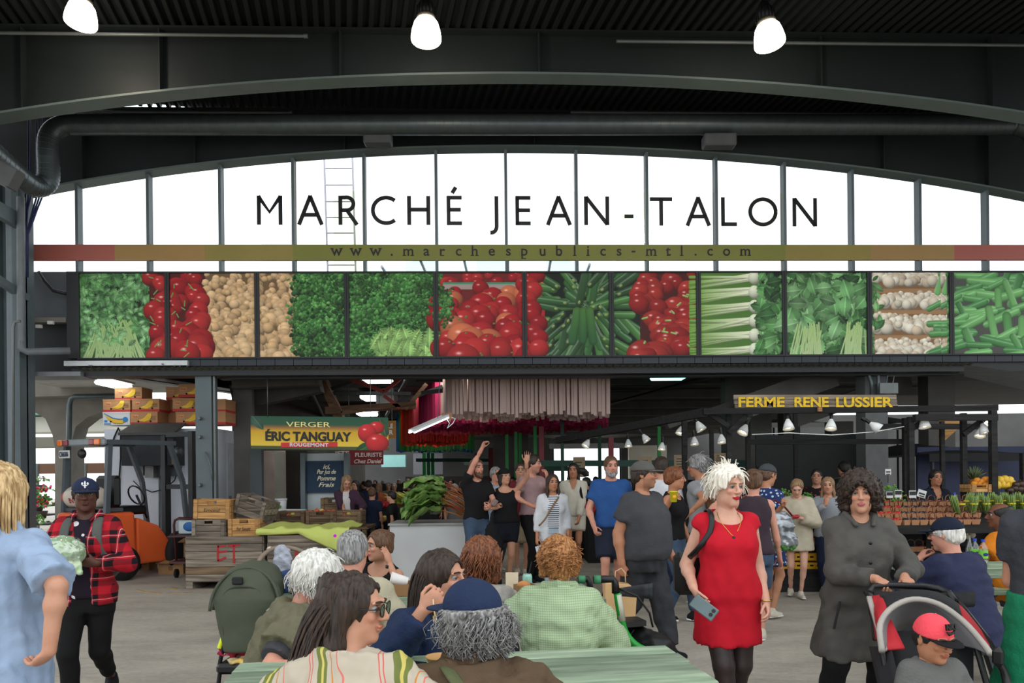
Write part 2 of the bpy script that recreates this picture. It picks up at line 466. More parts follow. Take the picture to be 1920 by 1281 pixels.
HM = {'black':hairmat('hair_black',C(14,12,12),C(38,33,31)),'dark':hairmat('hair_dark_brown',C(26,19,15),C(62,46,36)),'brown':hairmat('hair_brown',C(58,38,26),C(110,78,54)),
      'lbrown':hairmat('hair_light_brown',C(96,72,50),C(160,128,96)),'auburn':hairmat('hair_auburn',C(70,36,20),C(140,84,50)),'ginger':hairmat('hair_copper',C(120,72,36),C(190,135,82)),
      'blond':hairmat('hair_blond',C(140,108,66),C(222,192,142)),'platinum':hairmat('hair_platinum',C(206,196,176),C(248,244,234)),'grey':hairmat('hair_grey',C(70,70,70),C(168,166,164)),
      'white':hairmat('hair_white',C(170,168,160),C(236,234,226)),'ash':hairmat('hair_ash',C(70,62,54),C(142,128,112))}
BLACKP = mat('black_plastic',C(18,18,19),.4,var=.1)
LENS = mat('dark_lens',C(14,20,18),.08,var=0,spec=.8)
CLEARLENS = clear('spectacle_lens',(.96,.97,.97),.1)
class Fig:pass
def locks(seed,n,head,style):
 """hair locks: tapered tubes grown from the scalp and combed down; returns V,Q in world-local coords"""
 g = np.random.RandomState(seed);s,O,A=head  # scale, centre, axes rows (left, forward, up)
 er = np.array((.078,.098,.088))*s;ec=np.array((0,-.014,.032))*s
 p = []
 while len(p)<n:
  d = g.normal(size=3);d/=np.linalg.norm(d)
  if not style.get('low',-.35)<d[2]<style.get('high',2):continue
  if d[1]>style.get('fr',.3)and d[2]<style.get('line',.55):continue
  p.append(d)
 p = np.array(p);d0=p.copy();p=ec+p*er*style.get('in',.98)
 ln = style['len']*s*g.uniform(.75,1.1,(n,1));st=style.get('steps',9);q=[p]
 gr = A@np.array((0,0,-1.));ph=g.uniform(0,6.28,(n,1));cu=style.get('curl',0.);tw=style.get('twist',9.)
 dirv = d0*np.array((1,1,1.))*style.get('out',.4)+g.normal(size=(n,3))*style.get('mess',.12)
 part = style.get('comb',(0,-.6,.0))
 dirv = dirv+np.array(part)
 base = p.copy()
 for i in range(1,st+1):
  dirv = dirv+gr*style.get('grav',.45);dirv/=np.linalg.norm(dirv,axis=1)[:,None]
  base = base+dirv*ln/st
  e = (base-ec)/(er*style.get('push',1.04));r=np.linalg.norm(e,axis=1)[:,None]
  base = np.where(r<1,ec+e/np.maximum(r,.3)*er*style.get('push',1.04),base)
  e = (base-np.array((0,.115,-.035))*s)/(np.array((.078,.085,.112))*s);r=np.linalg.norm(e,axis=1)[:,None];e2=e*np.array((1.3,-.2,.6))+1e-4
  base = np.where((r<1)&(e[:,1:2]>-.9),base+e2/np.linalg.norm(e2,axis=1)[:,None]*(1-r)*.08*s,base)
  f = style.get('fall')    # keep long hair behind / outside the neck and shoulders
  if f is not None:base=f(base,s,i/st)
  a = ph+ tw*i/st
  off = np.concatenate([np.cos(a),np.sin(a),np.sin(a*.7)],1)*cu*s*(i/st)
  q.append(base+off)
 q = np.stack(q,1);q=q[~((q[...,1]>.05*s)&(q[...,2]<.055*s)&(np.abs(q[...,0])<.085*s)).any(1)];n=len(q)                                   # n, st+1, 3
 t = np.gradient(q,axis=1);t/=np.maximum(np.linalg.norm(t,axis=2),1e-6)[...,None]
 ref = np.zeros_like(t);ref[...,0]=.6;ref[...,1]=.8
 u = np.cross(t,ref);u/=np.maximum(np.linalg.norm(u,axis=2),1e-6)[...,None];w=np.cross(t,u)
 rad = style.get('r',.006)*s*np.linspace(1,style.get('tip',.35),st+1)[None,:,None]*g.uniform(.7,1.3,(n,1,1))
 k = 4;ring =np.stack([q+(u*math.cos(2*math.pi*j/k)+w*math.sin(2*math.pi*j/k))*rad for j in range(k)],2)
 V = ring.reshape(-1,3);i0=np.arange(n)[:,None,None]*(st+1)*k+np.arange(st)[None,:,None]*k;j=np.arange(k)[None,None,:]
 Q = np.stack([i0+j,i0+(j+1)%k,i0+k+(j+1)%k,i0+k+j],-1).reshape(-1,4)
 return O+ V@A,Q
def person(label,px,D,h,yaw=0.,group=None,pz=None,px_off=(0,0),lean=(0,0),twist=0.,arms=None,legs=None,look=(0,0,0),tone='light',fem=False,fat=0.,bust=0.,
           hair=None,hat=None,glasses=None,beard=None,top=None,bottom=None,shoes=None,over=None,dress=None,head=1.,seed=1,name='person',stub=0.,lips=None,q=1.,hips=1.,shoulders=1.,curve=0.,neck=1.,
           brow=None,crown=None,tattoo=None,mouth=0.,age=0.,over2=None):
 f = Fig();Y=D
 ry = R(yaw);fw=V3((math.sin(ry),-math.cos(ry),0));lf=V3((math.cos(ry),math.sin(ry),0));U=V3((0,0,1))
 hv = max(.0098,min(.036,Y*.0030))/q;hh=max(.0041,min(.018,Y*.00135))/q;hand_h=max(.0052,min(.013,Y*.0015))/q
 def tgt(v,o):    # Vector -> world point; tuple -> (left, forward, up) offset from o
  if isinstance(v,Vector):return V3(v)-B
  return V3(o)+lf*v[0]+fw*v[1]+U*v[2]
 zp = .52*h if pz is None else pz
 Pp = lf*px_off[0]+fw*px_off[1]+U*zp
 T = un(U+ fw*math.tan(R(lean[0]))+lf*math.tan(R(lean[1])))
 tw = R(twist);S0=lf*math.cos(tw)+fw*math.sin(tw)
 S = un(S0- T*(S0@T));F=np.cross(T,S);F=F if F@fw>0 else-F
 Nk = Pp+ T*.30*h+F*curve*h
 lk = [R(v)for v in look];hy=ry+lk[0]
 hf0 = V3((math.sin(hy),-math.cos(hy),0));hl0=V3((math.cos(hy),math.sin(hy),0))
 hf = un(hf0*math.cos(lk[1])-U*math.sin(lk[1]));hu=un(hf0*math.sin(lk[1])+U*math.cos(lk[1]))
 hl = hl0*math.cos(lk[2])+hu*math.sin(lk[2]);hu=hu*math.cos(lk[2])-hl0*math.sin(lk[2])
 s = head*.135*h/.225;f.s=s
 Hc = Nk+ T*.030*h*neck+F*.016*h+hu*.062*h
 if crown is not None:zc=ray(px,crown)[1]*(D+Hc[1])+EYE;dz=U*(zc-(Hc+hu*.115*s)[2]);Pp,Nk,Hc=Pp+dz,Nk+dz,Hc+dz
 X = X_at(px,D+Hc[1])-Hc[0];B=V3((X,Y,0));root=thing(name,label,'person',(X,Y,0),0,group);f.root=root;f.B=B
 f.T,f.S,f.F,f.Pp,f.Nk,f.h=T,S,F,Pp,Nk,h
 zs = np.array((-.075,-.03,.0,.05,.10,.15,.20,.25,.28,.305))
 if fem:rx =np.array((.060,.094,.099,.086,.074,.080,.088,.084,.064,.040));
 else:rx = np.array((.060,.088,.093,.087,.083,.090,.100,.098,.070,.042))
 ryy = np.array((.052,.066,.068,.060,.055,.060,.066,.058,.044,.032));cy=np.array((-.004,-.008,-.006,.0,.004,.006,.006,.0,-.006,-.010))
 wf = np.array((.3,.7,.9,1,1,.85,.6,.3,.1,0.));rx=rx*(1+.30*fat*wf);ryy=ryy+.042*fat*wf;cy=cy+.022*fat*wf*(zs>-.05)
 rx[:5]*=hips;ryy[:4]*=(1+(hips-1)*.6);rx[6:9]*=shoulders
 cc = curve*np.clip(zs/.3,0,1)**1.6;cy=cy+cc
 def torso(sd,inf=0.,z0=-.075,z1=.305,k=.02,hemr=None,extra=None,wl=0.,mul=1.):
  z = zs*h;a=rx*h*mul+inf;b=ryy*h*mul+inf;c=cy*h
  if wl:a = a+wl*h*wf*.5
  m = (z>z0*h+1e-6)&(z<z1*h-1e-6)
  zz = np.concatenate([[z0*h],z[m],[z1*h]]);A=np.interp(zz,z,a);Bq=np.interp(zz,z,b);Cq=np.interp(zz,z,c)
  if z0<-.075 and hemr:
   zz = np.concatenate([[z0*h,(z0*.5-.015)*h],zz[2:]]);A=np.concatenate([[hemr[0]*h,hemr[0]*h*.5+a[1]*.5],A[2:]]);Bq=np.concatenate([[hemr[1]*h,hemr[1]*h*.5+b[1]*.5],Bq[2:]]);Cq=np.concatenate([[0,c[1]*.5],Cq[2:]])
  elif-.1<z0<-.02 and inf>0:
   A = np.maximum(A,np.where(zz<-.03*h,np.interp(-.03,zs,rx)*h*mul+inf,0));Bq=np.maximum(Bq,np.where(zz<-.03*h,np.interp(-.03,zs,ryy)*h*mul+inf,0))
  sd.loft(Pp,T,S,F,zz,A,Bq,0,Cq,k)
  if bust and z1>.2:
   for sg in (-1,1):sd.ell(Pp+T*.185*h+S*sg*.044*h+F*(.05*h+np.interp(.185,zs,cc)*h),np.array((.046,.045*(.6+.5*bust),.05))*h*(.8+.25*bust)+inf*.7,.025*h/1.7,Rm=np.stack([S,F,T],1))
 la1,la2,ll1,ll2=.172*h,.150*h,.245*h,.236*h
 arms = dict(arms or{});legs=dict(legs or{});f.sh,f.el,f.wr,f.hip,f.kn,f.an,f.hd={},{},{},{},{},{},{}
 for sd_,sg in(('L',1),('R',-1)):
  sh = Pp+ T*.262*h+S*sg*(.097 if not fem else .086)*h*shoulders+F*(curve*.72*h);f.sh[sd_]=sh
  a = arms.get(sd_,((sg*.05,.03,-.31*h),));w=tgt(a[0],sh)
  pole = a[1]if len(a)>1 and a[1]is not None else(sg*.25,-.8,-.15)
  pole = lf*pole[0]+fw*pole[1]+U*pole[2]
  e,w = ik(sh,w,la1,la2,pole);f.el[sd_],f.wr[sd_]=e,w
  hp = Pp+ S*sg*.052*h*hips-T*.012*h;f.hip[sd_]=hp
  l = legs.get(sd_,((sg*.06,0,.045*h),));an=tgt(l[0],(0,0,0));pole=l[1]if len(l)>1 and l[1]is not None else(sg*.05,1,0)
  pole = lf*pole[0]+fw*pole[1]+U*pole[2]
  kn,an = ik(hp,an,ll1,ll2,pole);f.kn[sd_],f.an[sd_]=kn,an
 fr = 1+ .25*fat
 def arm(sd,s,inf=0.,t=2.,k=.02,end=None,cut=True,flare=0.):
  a,e,w = f.sh[s],f.el[s],f.wr[s];m=h/1.72*(fr if not fem else fr*.93)
  r0,r1,r2,r3=.047*m+inf,.040*m+inf,.039*m+inf,.026*m+inf
  t1 = min(t,1);b=a+(e-a)*t1;rr=r0+(r1-r0)*t1+flare
  sd.cone(a,b,r0,rr,k,cut1=(t<1 and cut))
  if t>1:t2=t-1;sd.cone(e,e+(w-e)*t2,r2,(r2+(r3-r2)*t2)+flare,k*.6,cut1=cut and end is None)
  if t>1 and inf<=0:sd.ell(e+(w-e)*.28,np.array((.042,.042,.042))*m,k)
 def leg(sd,s,inf=0.,t=2.,k=.02,flare=0.,m2=1.):
  a,kn,an =f.hip[s],f.kn[s],f.an[s];m=h/1.72*(1+.18*fat)*m2
  r0,r1,r2,r3=.084*m+inf,.058*m+inf,.055*m+inf,.038*m+inf
  t1 = min(t,1);sd.cone(a,a+(kn-a)*t1,r0,(r0+(r1-r0)*t1)+(flare if t<=1 else 0),k,cut1=t<1)
  if t>1:
   t2 = t- 1;sd.cone(kn,kn+(an-kn)*t2,r2,(r2+(r3-r2)*t2)+flare,k*.7,cut1=t<2)
   u = un(an-kn);bk=-fw-u*(-fw@u);sd.ell(kn+(an-kn)*.3+un(bk)*.018*m,np.array((.045,.045,.07))*m+inf,k)
 f.Hc = Hc;A=np.stack([hl,hf,hu]);f.A=A
 def H(x,y,z):return Hc+(hl*x+hf*y+hu*z)*s
 f.H = H;Rm =A.T
 col = V3(TONE[tone])if isinstance(tone,str)else V3(tone)
 allp = [Pp-.16*h*np.array((1,1,.6)),Pp+.16*h*np.array((1,1,.6)),Hc]+[v+c for d in(f.sh,f.el,f.wr,f.hip,f.kn)for v in d.values()for c in(-.1,.1)]+[v+c for v in f.an.values()for c in(-np.array((.13,.13,.09)),np.array((.13,.13,.09)))]
 allp = np.array(allp);lo,hi=allp.min(0),allp.max(0)
 def new(hs=None,pad=0.):return SDF(lo-pad,hi+pad,hs or hv)
 b = new();torso(b,-.007);li=-.006 if(bottom or dress)else 0.
 for s_,sg in(('L',1),('R',-1)):
  b.cone(Nk-T*.035*h+S*sg*.03*h,f.sh[s_],.034*h,.027*h,.03);arm(b,s_);leg(b,s_,li,k=.03)
 b.cone(Nk- T*.02*h,H(0,-.02,-.05),.036*h*(1 if not fem else .88),.054*s*(1 if not fem else .9),.03)
 if not shoes:
  for s_ in 'LR':b.cone(f.an[s_]-U*.03,f.an[s_]+fw*.14-U*.05,.035,.025,.02)
 Vb,Qb = b.mesh();parts=[]
 cb = np.broadcast_to(col,Vb.shape).copy()
 if tattoo:
  for c_,r_ in tattoo:
   m = np.linalg.norm(Vb-(V3(c_)-B),axis=1)<r_;cb[m]=cb[m]*.35
 parts.append((Vb,Qb,cb))
 hd = SDF(np.minimum(H(0,0,0)-.17*s,Nk-.05),Hc+.17*s,hh)
 hd.ell(H(0,-.012,.03),np.array((.073,.093,.084))*s,Rm=Rm)
 jw = .056 if fem else .060
 hd.ell(H(0,.024,-.032),np.array((jw,.064,.078))*s,.03*s,Rm=Rm);hd.ell(H(0,.066,-.092),np.array((.024 if not fem else .019,.018,.018))*s,.03*s,Rm=Rm)
 for sg in (-1,1):
  hd.ell(H(sg*.040,.0,-.065),np.array((.018,.032,.026))*s,.03*s,Rm=Rm)
  hd.ell(H(sg*.034,.072,-.014),np.array((.020,.014,.016))*s,.015*s,Rm=Rm)                     # cheek
  hd.ell(H(sg*.031,.098,.013),np.array((.017,.014,.0115))*s,.010*s,'sub',Rm=Rm)               # eye socket
  hd.ell(H(sg*.076,-.008,.0),np.array((.008,.018,.031))*s,.006*s,Rm=Rm)                        # ear
  hd.ell(H(sg*.083,-.004,.004),np.array((.005,.009,.016))*s,.004*s,'sub',Rm=Rm)
  hd.cone(H(sg*.014,.090,.036),H(sg*.05,.078,.034),.008*s,.006*s,.012*s)                  # brow ridge
 hd.cone(H(0,.090,.020),H(0,.110,-.018),.008*s,.0115*s,.010*s)
 for sg in (-1,1):hd.ell(H(sg*.011,.098,-.022),np.array((.009,.012,.008))*s,.006*s,Rm=Rm)
 hd.ell(H(0,.092,-.049),np.array((.025,.009,.0055))*s,.005*s,Rm=Rm);hd.ell(H(0,.0895,-.0600),np.array((.022,.0095,.0062))*s,.005*s,Rm=Rm)
 hd.ell(H(0,.103,-.0545),np.array((.023,.010,.0016+mouth*.006))*s,.002*s,'sub',Rm=Rm)
 hd.cone(Nk-T*.01*h,H(0,-.02,-.05),.036*h*(1 if not fem else .88),.054*s*(1 if not fem else .9),.03)
 Vh,Qh = hd.mesh();L_=((Vh-Hc)@A.T)/s;ch=np.broadcast_to(col,Vh.shape).copy()
 lipc = V3(lips)if lips is not None else col*(.80,.55,.52)
 m = (np.abs(L_[:,0])<.025)&(np.abs(L_[:,2]+.0545)<.0125-np.abs(L_[:,0])*.28)&(L_[:,1]>.08);ch[m]=lipc
 m = (np.abs(np.abs(L_[:,0])-.036)<.018)&(np.abs(L_[:,2]+.018)<.02)&(L_[:,1]>.05);ch[m]=ch[m]*(1.04,.93,.92)
 m = (np.abs(np.abs(L_[:,0])-.031)<.017)&(np.abs(L_[:,2]-.012)<.011)&(L_[:,1]>.05);ch[m]=ch[m]*(.80,.72,.72)
 if stub:
  m = (L_[:,2]<-.03)&(L_[:,1]>.0)&~((np.abs(L_[:,0])<.024)&(np.abs(L_[:,2]+.0545)<.010));ch[m]=ch[m]*(1-stub)+V3(C(60,52,48))*stub
 parts.append((Vh,Qh,ch))
 for sg in (-1,1):
  c0 = H(sg*.031,.0755,.0125);V,Qq=ball_q(c0,.0125*s,14,10);fwd=un(hf*.98+hl*sg*.03-hu*.05)
  dp = ((V- c0)/(.0125*s))@fwd;cc_=np.full(V.shape,.36);cc_[dp>.80]=C(60,45,34)if tone!='pale' else C(70,84,96);cc_[dp>.965]=.004
  parts.append((V,Qq,cc_))
  bc = V3(brow)if brow is not None else V3(C(50,38,30))
  mb = MB();mb.tube([H(sg*x,y,z)for x,y,z in((.013,.098,.034),(.028,.097,.0385),(.042,.088,.0375),(.053,.074,.032))],[.0034*s,.0042*s,.0036*s,.0015*s],5)
  V = np.array([tuple(v)for v in mb.v]);Qq=np.array([x if len(x)==4 else x[:4]for x in mb.f if len(x)>=4]);parts.append((V,Qq,bc))
  mb = MB();mb.tube([H(sg*x,y,z)for x,y,z in((.016,.0880,.0125),(.024,.0905,.0175),(.034,.0905,.0180),(.046,.0830,.0140))],[.0016*s,.0022*s,.0022*s,.0016*s],4)
  V = np.array([tuple(v)for v in mb.v]);Qq=np.array([x if len(x)==4 else x[:4]for x in mb.f if len(x)>=4]);parts.append((V,Qq,col*.18 if fem else col*.4))
 for s_,sg in(('L',1),('R',-1)):
  a = arms.get(s_,());o=a[2]if len(a)>2 else{}
  fa = un(f.wr[s_]-f.el[s_])
  g3 = lambda v:(V3(v)if isinstance(v,Vector)else lf*v[0]+fw*v[1]+U*v[2])
  hdv = un(g3(o['hd']))if 'hd' in o else fa
  pn = g3(o['pn'])if 'pn' in o else(lf*-sg*.9-fw*.35);pn=un(pn-hdv*(pn@hdv));th=np.cross(pn,hdv)*sg
  k = o.get('size',1.)*h/1.75*(.94 if fem else 1.);cl=o.get('curl',.35);w=f.wr[s_];f.hd[s_]=w+hdv*.08*k+pn*.02
  sp = o.get('spread',.06)
  hs = SDF(np.minimum(w-.05,w+hdv*.1-.14*k),np.maximum(w+.05,w+hdv*.1+.14*k),hand_h)
  hs.cone(f.el[s_]+(w-f.el[s_])*.7,w,.034*h/1.72*(fr if not fem else fr*.93)*.87,.026*h/1.72*(fr if not fem else fr*.93),.0)
  hs.cone(w,w+hdv*.03*k,.024*k,.028*k,.01,fl=(pn,.75))
  Rh = np.stack([th,pn,hdv],1)
  hs.ell(w+ hdv*.055*k,np.array((.041,.017,.054))*k,.012,Rm=Rh)
  for i,(ox,ln)in enumerate(((.029,.070),(.010,.078),(-.010,.072),(-.029,.056))):
   p0 = w+ hdv*(.088-abs(ox)*.25)*k+th*ox*k;ang=0;sd_dir=hdv+th*ox*sp/.03
   p1 = p0- hdv*.03*k;hs.cone(p1,p0,.010*k,.0092*k,.006)
   for frac,bend in((.45,55),(.30,65),(.25,45)):
    ang+=R(bend)*(cl+.03*i*cl);dv=un(un(sd_dir)*math.cos(ang)+pn*math.sin(ang));p1=p0+dv*ln*frac*k
    hs.cone(p0,p1,.0090*k,.0080*k,.003);p0=p1
  p0 = w+ hdv*.022*k+th*.024*k+pn*.006*k
  for ln,dv in((.042,hdv*.62+th*(.72-.3*cl)+pn*.35),(.032,hdv*.85+th*(.45-.5*cl)+pn*(.2+.5*cl)),(.026,hdv*.9+th*(.2-.6*cl)+pn*(.2+.6*cl))):
   p1 = p0+ un(dv)*ln*k;hs.cone(p0,p1,.0125*k if ln>.04 else .0098*k,.0098*k,.006);p0=p1
  Vn,Qn = hs.mesh();parts.append((Vn,Qn,col*(.98,.94,.93)))
 V,Qq,cc_ =join(parts)
 body = link('body',fast_mesh('body',V,Qq,cc_),SKIN,root);TM[body.name]=TM[root.name]
 def add(nm,sd,m,sm=1,lab=None):
  V,Qq = sd.mesh(sm)
  if len(V) ==0:return None
  o = link(nm,fast_mesh(nm,V,Qq),m,root)
  if lab:o['label']=lab
  return o
 f.add = add;f.new=new
 def garment(nm,t,base_inf=.010):
  inf = t.get('inf',base_inf+.007);sl=t.get('sl',.5);hem=t.get('hem',-.05);sd=new(t.get('h'),.06)
  k = .025
  torso(sd,inf,hem,t.get('top',.314),k,t.get('hemr'),wl=t.get('wl',0.),mul=t.get('mul',1.))
  if hem<.02 and pz is None:
   for s_ in 'LR':leg(sd,s_,max(inf-.002,(bottom or{}).get('inf',.012)+.008),min(1,max(.3,-hem/.245+.1)),.03)
   sd.cut(Pp+T*hem*h,-T)
  for s_,sg in((('L',1),('R',-1))if t.get('top',1)>.2 else()):
   se = f.sh[s_]if sl>0 else f.sh[s_]-S*sg*.030*h
   sd.cone(Nk-T*.035*h+S*sg*.035*h,se,.036*h+inf*.8,(.027*h+inf)if sl>0 else .03*h+inf,.02)
   if sl>0:arm(sd,s_,inf+t.get('slinf',.0),sl,.025,flare=t.get('flare',.006))
   if t.get('lap')and pz is not None:leg(sd,s_,inf,t.get('lap'),.03)
  if t.get('fold',.004):sd.wob(t.get('fold',.004),t.get('wl2',(.09,.09,.16)),seed);sd.wob(t.get('fold',.004)*.5,.045,seed+9)
  nk = t.get('neck','crew')if t.get('top',1)>.2 else ''
  if nk == 'crew':sd.ell(Nk+T*.024*h+F*.022*h,np.array((.052,.052,.034))*h,.0,'sub',Rm=np.stack([S,F,T],1))
  elif nk == 'scoop':sd.ell(Nk+T*.01*h+F*.035*h,np.array((.062,.062,.058))*h,.0,'sub',Rm=np.stack([S,F,T],1))
  elif nk == 'v':sd.cone(Nk+T*.04*h+F*.02*h,Nk-T*.075*h+F*.075*h,.05*h,.004,0,'sub')
  elif nk == 'open':sd.cone(Nk+T*.05*h+F*.02*h,Nk-T*.13*h+F*.10*h,.046*h,.014,0,'sub')
  elif nk == 'collar':
   sd.ell(Nk+T*.034*h+F*.045*h,np.array((.046,.05,.045))*h,.0,'sub',Rm=np.stack([S,F,T],1))
  if t.get('openfront'):    # an unbuttoned front: a gap that widens to the hem
   w0,w1 = t['openfront']
   for i in range(12):
    z = .27+(hem-.27)*i/11;ww=(w0+(w1-w0)*i/11)*h
    sd.ell(Pp+T*z*h+F*.13*h,np.array((ww,.11*h,.03*h)),0,'sub',Rm=np.stack([S,F,T],1))
  if t.get('half'):sd.cut(Pp,T)
  o = add(nm,sd,t['m'],lab=t.get('lab'))
  if t.get('collar'):
   c2 = SDF(Nk-.17,Nk+.17,max(hv*.8,.010));cw=t['collar']
   for s_,sg in(('L',1),('R',-1)):
    a0 = Nk+T*.028*h-F*.040*h;a1=Nk+T*.022*h+S*sg*.052*h;a2=Nk-T*.012*h+S*sg*.030*h+F*.062*h
    c2.cone(a0,a1,cw,cw,.01);c2.cone(a1,a2,cw,cw*.8,.01);c2.cone(a0-T*.02*h,a1-T*.018*h+S*sg*.008*h,cw*.9,cw*.9,.012);c2.cone(a1-T*.018*h+S*sg*.008*h,a2-T*.03*h+S*sg*.02*h,cw*.9,cw*.6,.012)
   add('collar',c2,t.get('cm',t['m']))
  if t.get('hood'):
   c2 = SDF(Nk-.22,Nk+.22,max(hv,.008));m_=h/1.7
   c2.ell(Nk-F*.07*m_-T*.01,np.array((.11,.06,.075))*m_,0,Rm=np.stack([S,F,T],1))
   for s_,sg in(('L',1),('R',-1)):c2.cone(Nk+S*sg*.085*m_-F*.03*m_,Nk+S*sg*.045*m_+F*.075*m_-T*.03,.034*m_,.022*m_,.03)
   c2.ell(Nk-F*.01*m_+T*.04*m_,np.array((.062,.062,.07))*m_,0.01,'sub',Rm=np.stack([S,F,T],1));c2.wob(.004,.05,seed)
   add('hood',c2,t['m'])
  return o
 f.garment = garment
 if bottom:
  t = bottom;sd=new(t.get('h'),.06);inf=t.get('inf',.012);torso(sd,min(inf,.012)-.006,-.09,t.get('waist',.05),.02)
  for s_ in 'LR':leg(sd,s_,inf,t.get('to',1.93),.03,t.get('flare',0.))
  if t.get('skirt'):
   a,bq,z =t['skirt'];sd.loft(Pp,T,S,F,np.array((z,-.09,-.03))*h,np.array((a,.105,.098))*h,np.array((bq,.08,.07))*h,0,0,.02)
  if t.get('fold',.003):sd.wob(t.get('fold',.003),(.08,.08,.12),seed+3)
  add(t.get('nm','trousers'),sd,t['m'],lab=t.get('lab'))
 if dress:
  garment('dress',dress)
 if top:garment(top.get('nm','shirt'),top)
 if over:garment(over.get('nm','jacket'),over,.02)
 if over2:garment(over2.get('nm','vest'),over2,.03)
 if shoes:
  for s_,sg in(('L',1),('R',-1)):
   a = f.an[s_];st=shoes if isinstance(shoes,dict)else dict(m=shoes);fd=st.get('dir',{}).get(s_);pt=st.get('pitch',{}).get(s_,0.)
   fdv = un(lf*fd[0]+fw*fd[1]+U*fd[2])if fd else un(fw*.97+lf*sg*.18)
   fu = un(U-fdv*(U@fdv));fs=np.cross(fdv,fu);m=h/1.75;hgt=.045*h
   sd = SDF(a-.30*m*np.ones(3),a+.30*m*np.ones(3),max(.006,hv*.8));z0=a-fu*hgt
   sd.cone(z0+fu*.042*m-fdv*.045*m,z0+fu*.030*m+fdv*.115*m,.041*m,.036*m,fl=(fs,.95));sd.cone(z0+fu*.03*m,a+fu*.012*m,.044*m,.040*m,.03)
   if st.get('boot'):sd.cone(a,a+un(f.kn[s_]-a)*.1,.045*m,.048*m,.02)
   sd.cut(z0+fu*.006,-fu)
   o = add('shoe',sd,st['m'],lab=st.get('lab'))
   if st.get('sole'):
    s2 = SDF(z0-.25*m,z0+.25*m,max(.006,hv*.8));s2.cone(z0+fu*.014-fdv*.05*m,z0+fu*.014+fdv*.12*m,.043*m,.041*m);s2.cut(z0+fu*.026,fu);s2.cut(z0+fu*.001,-fu)
    V,Qq = s2.mesh()
    if len(V)and o:link('sole',fast_mesh('sole',V,Qq),st['sole'],o)
 if hair and hat:hair=dict(hair,under=.038+hat.get('up',0.),t=min(hair.get('t',.01),hair.get('tmax',.006)))
 if hair:f.hair=make_hair(f,hair,hh,seed)
 if beard:
  sd = SDF(Hc-.18*s,Hc+.15*s,hh);t=beard
  sd.ell(H(0,.045,-.080),np.array((.056,.052,.045))*s,Rm=Rm);sd.ell(H(0,.085,-.095-t.get('len',0.)*.5),np.array((.036,.026,.026+t.get('len',0.)))*s,.02*s,Rm=Rm)
  for sg in (-1,1):sd.cone(H(sg*.062,.02,-.01),H(sg*.05,.045,-.07),.013*s,.018*s,.012*s)
  sd.cone(H(-.028,.094,-.043),H(.028,.094,-.043),.0075*s,.0075*s,.006)
  sd.ell(H(0,.10,-.056),np.array((.022,.03,.010))*s,.004,'sub',Rm=Rm);sd.ell(H(0,.085,.0),np.array((.055,.06,.038))*s,.008,'sub',Rm=Rm);sd.wob(.004,.014,seed)
  add('beard',sd,t['m'])
 if hat:
  t = hat;sd =SDF(H(0,0,0)-.26*s,Hc+.26*s,hh);up=t.get('up',0.)
  sd.ell(H(0,-.014,.036+up),np.array((.086,.106,.090+t.get('tall',0)))*s,Rm=Rm);sd.cut(H(0,0,.036+up),-hu)
  cap = add('cap',sd,t['m'],lab=t.get('lab'));f.cap=cap
  if t.get('visor',1):
   back = -1 if t.get('backward')else 1;ang=R(t.get('vang',0));vd=un((hf*math.cos(ang)+hl*math.sin(ang)))*back;vs=np.cross(hu,vd)
   s2 = SDF(Hc-.3*s,Hc+.3*s,min(hh,.006));c0=H(0,-.014,.040+up)
   s2.ell(c0+vd*.085*s-hu*.006*s,np.array((.076,.10,.010))*s,Rm=np.stack([vs,un(vd-hu*.16),hu],1));s2.cut(c0+vd*.045*s,-vd)
   s2.ell(H(0,-.014,.025+up),np.array((.080,.10,.078))*s,0,'sub',Rm=Rm)
   V,Qq = s2.mesh();v=link('visor',fast_mesh('visor',V,Qq),t.get('vm',t['m']),cap)
  if t.get('button',1):
   mb = MB();mb.ball(H(0,-.014,.127+up+t.get('tall',0)),.006*s);V=np.array([tuple(v)for v in mb.v]);o=obj('button',mb,t['m'],cap,local=True)
  if t.get('logo'):t['logo'](f,cap)
 if glasses:
  g0 = glasses;fm=g0.get('m',BLACKP);mb=MB();rr=.0016*s*g0.get('thick',1.);gz=g0.get('z',.011);gy=g0.get('y',0.);lens=MB()
  for sg in (-1,1):
   c = (sg*.033,.108+gy,gz);w_,h_=g0.get('w',.024),g0.get('hh',.020)
   mb.tube([H(c[0]+w_*math.cos(t),c[1]-abs(w_*math.cos(t)*.15),c[2]+h_*math.sin(t))for t in[2*math.pi*i/16 for i in range(16)]],rr,5,closed=True)
   lens.put([H(c[0]+w_*math.cos(t),c[1]-abs(w_*math.cos(t)*.15),c[2]+h_*math.sin(t))for t in[2*math.pi*i/16 for i in range(16)]],[list(range(16))])
   mb.tube([H(sg*.056,.104+gy,gz+.006),H(sg*.074,.08+gy,gz+.006),H(sg*.080,.0,gz+.004),H(sg*.078,-.02,gz-.012)],rr,5)
  mb.tube([H(-.010,.109+gy,gz+.004),H(0,.112+gy,gz+.007),H(.010,.109+gy,gz+.004)],rr,5)
  go = obj('spectacles' if not g0.get('dark')else 'sunglasses',mb,fm,root,local=True)
  obj('lens',lens,LENS if g0.get('dark')else CLEARLENS,go,local=True)
 return f
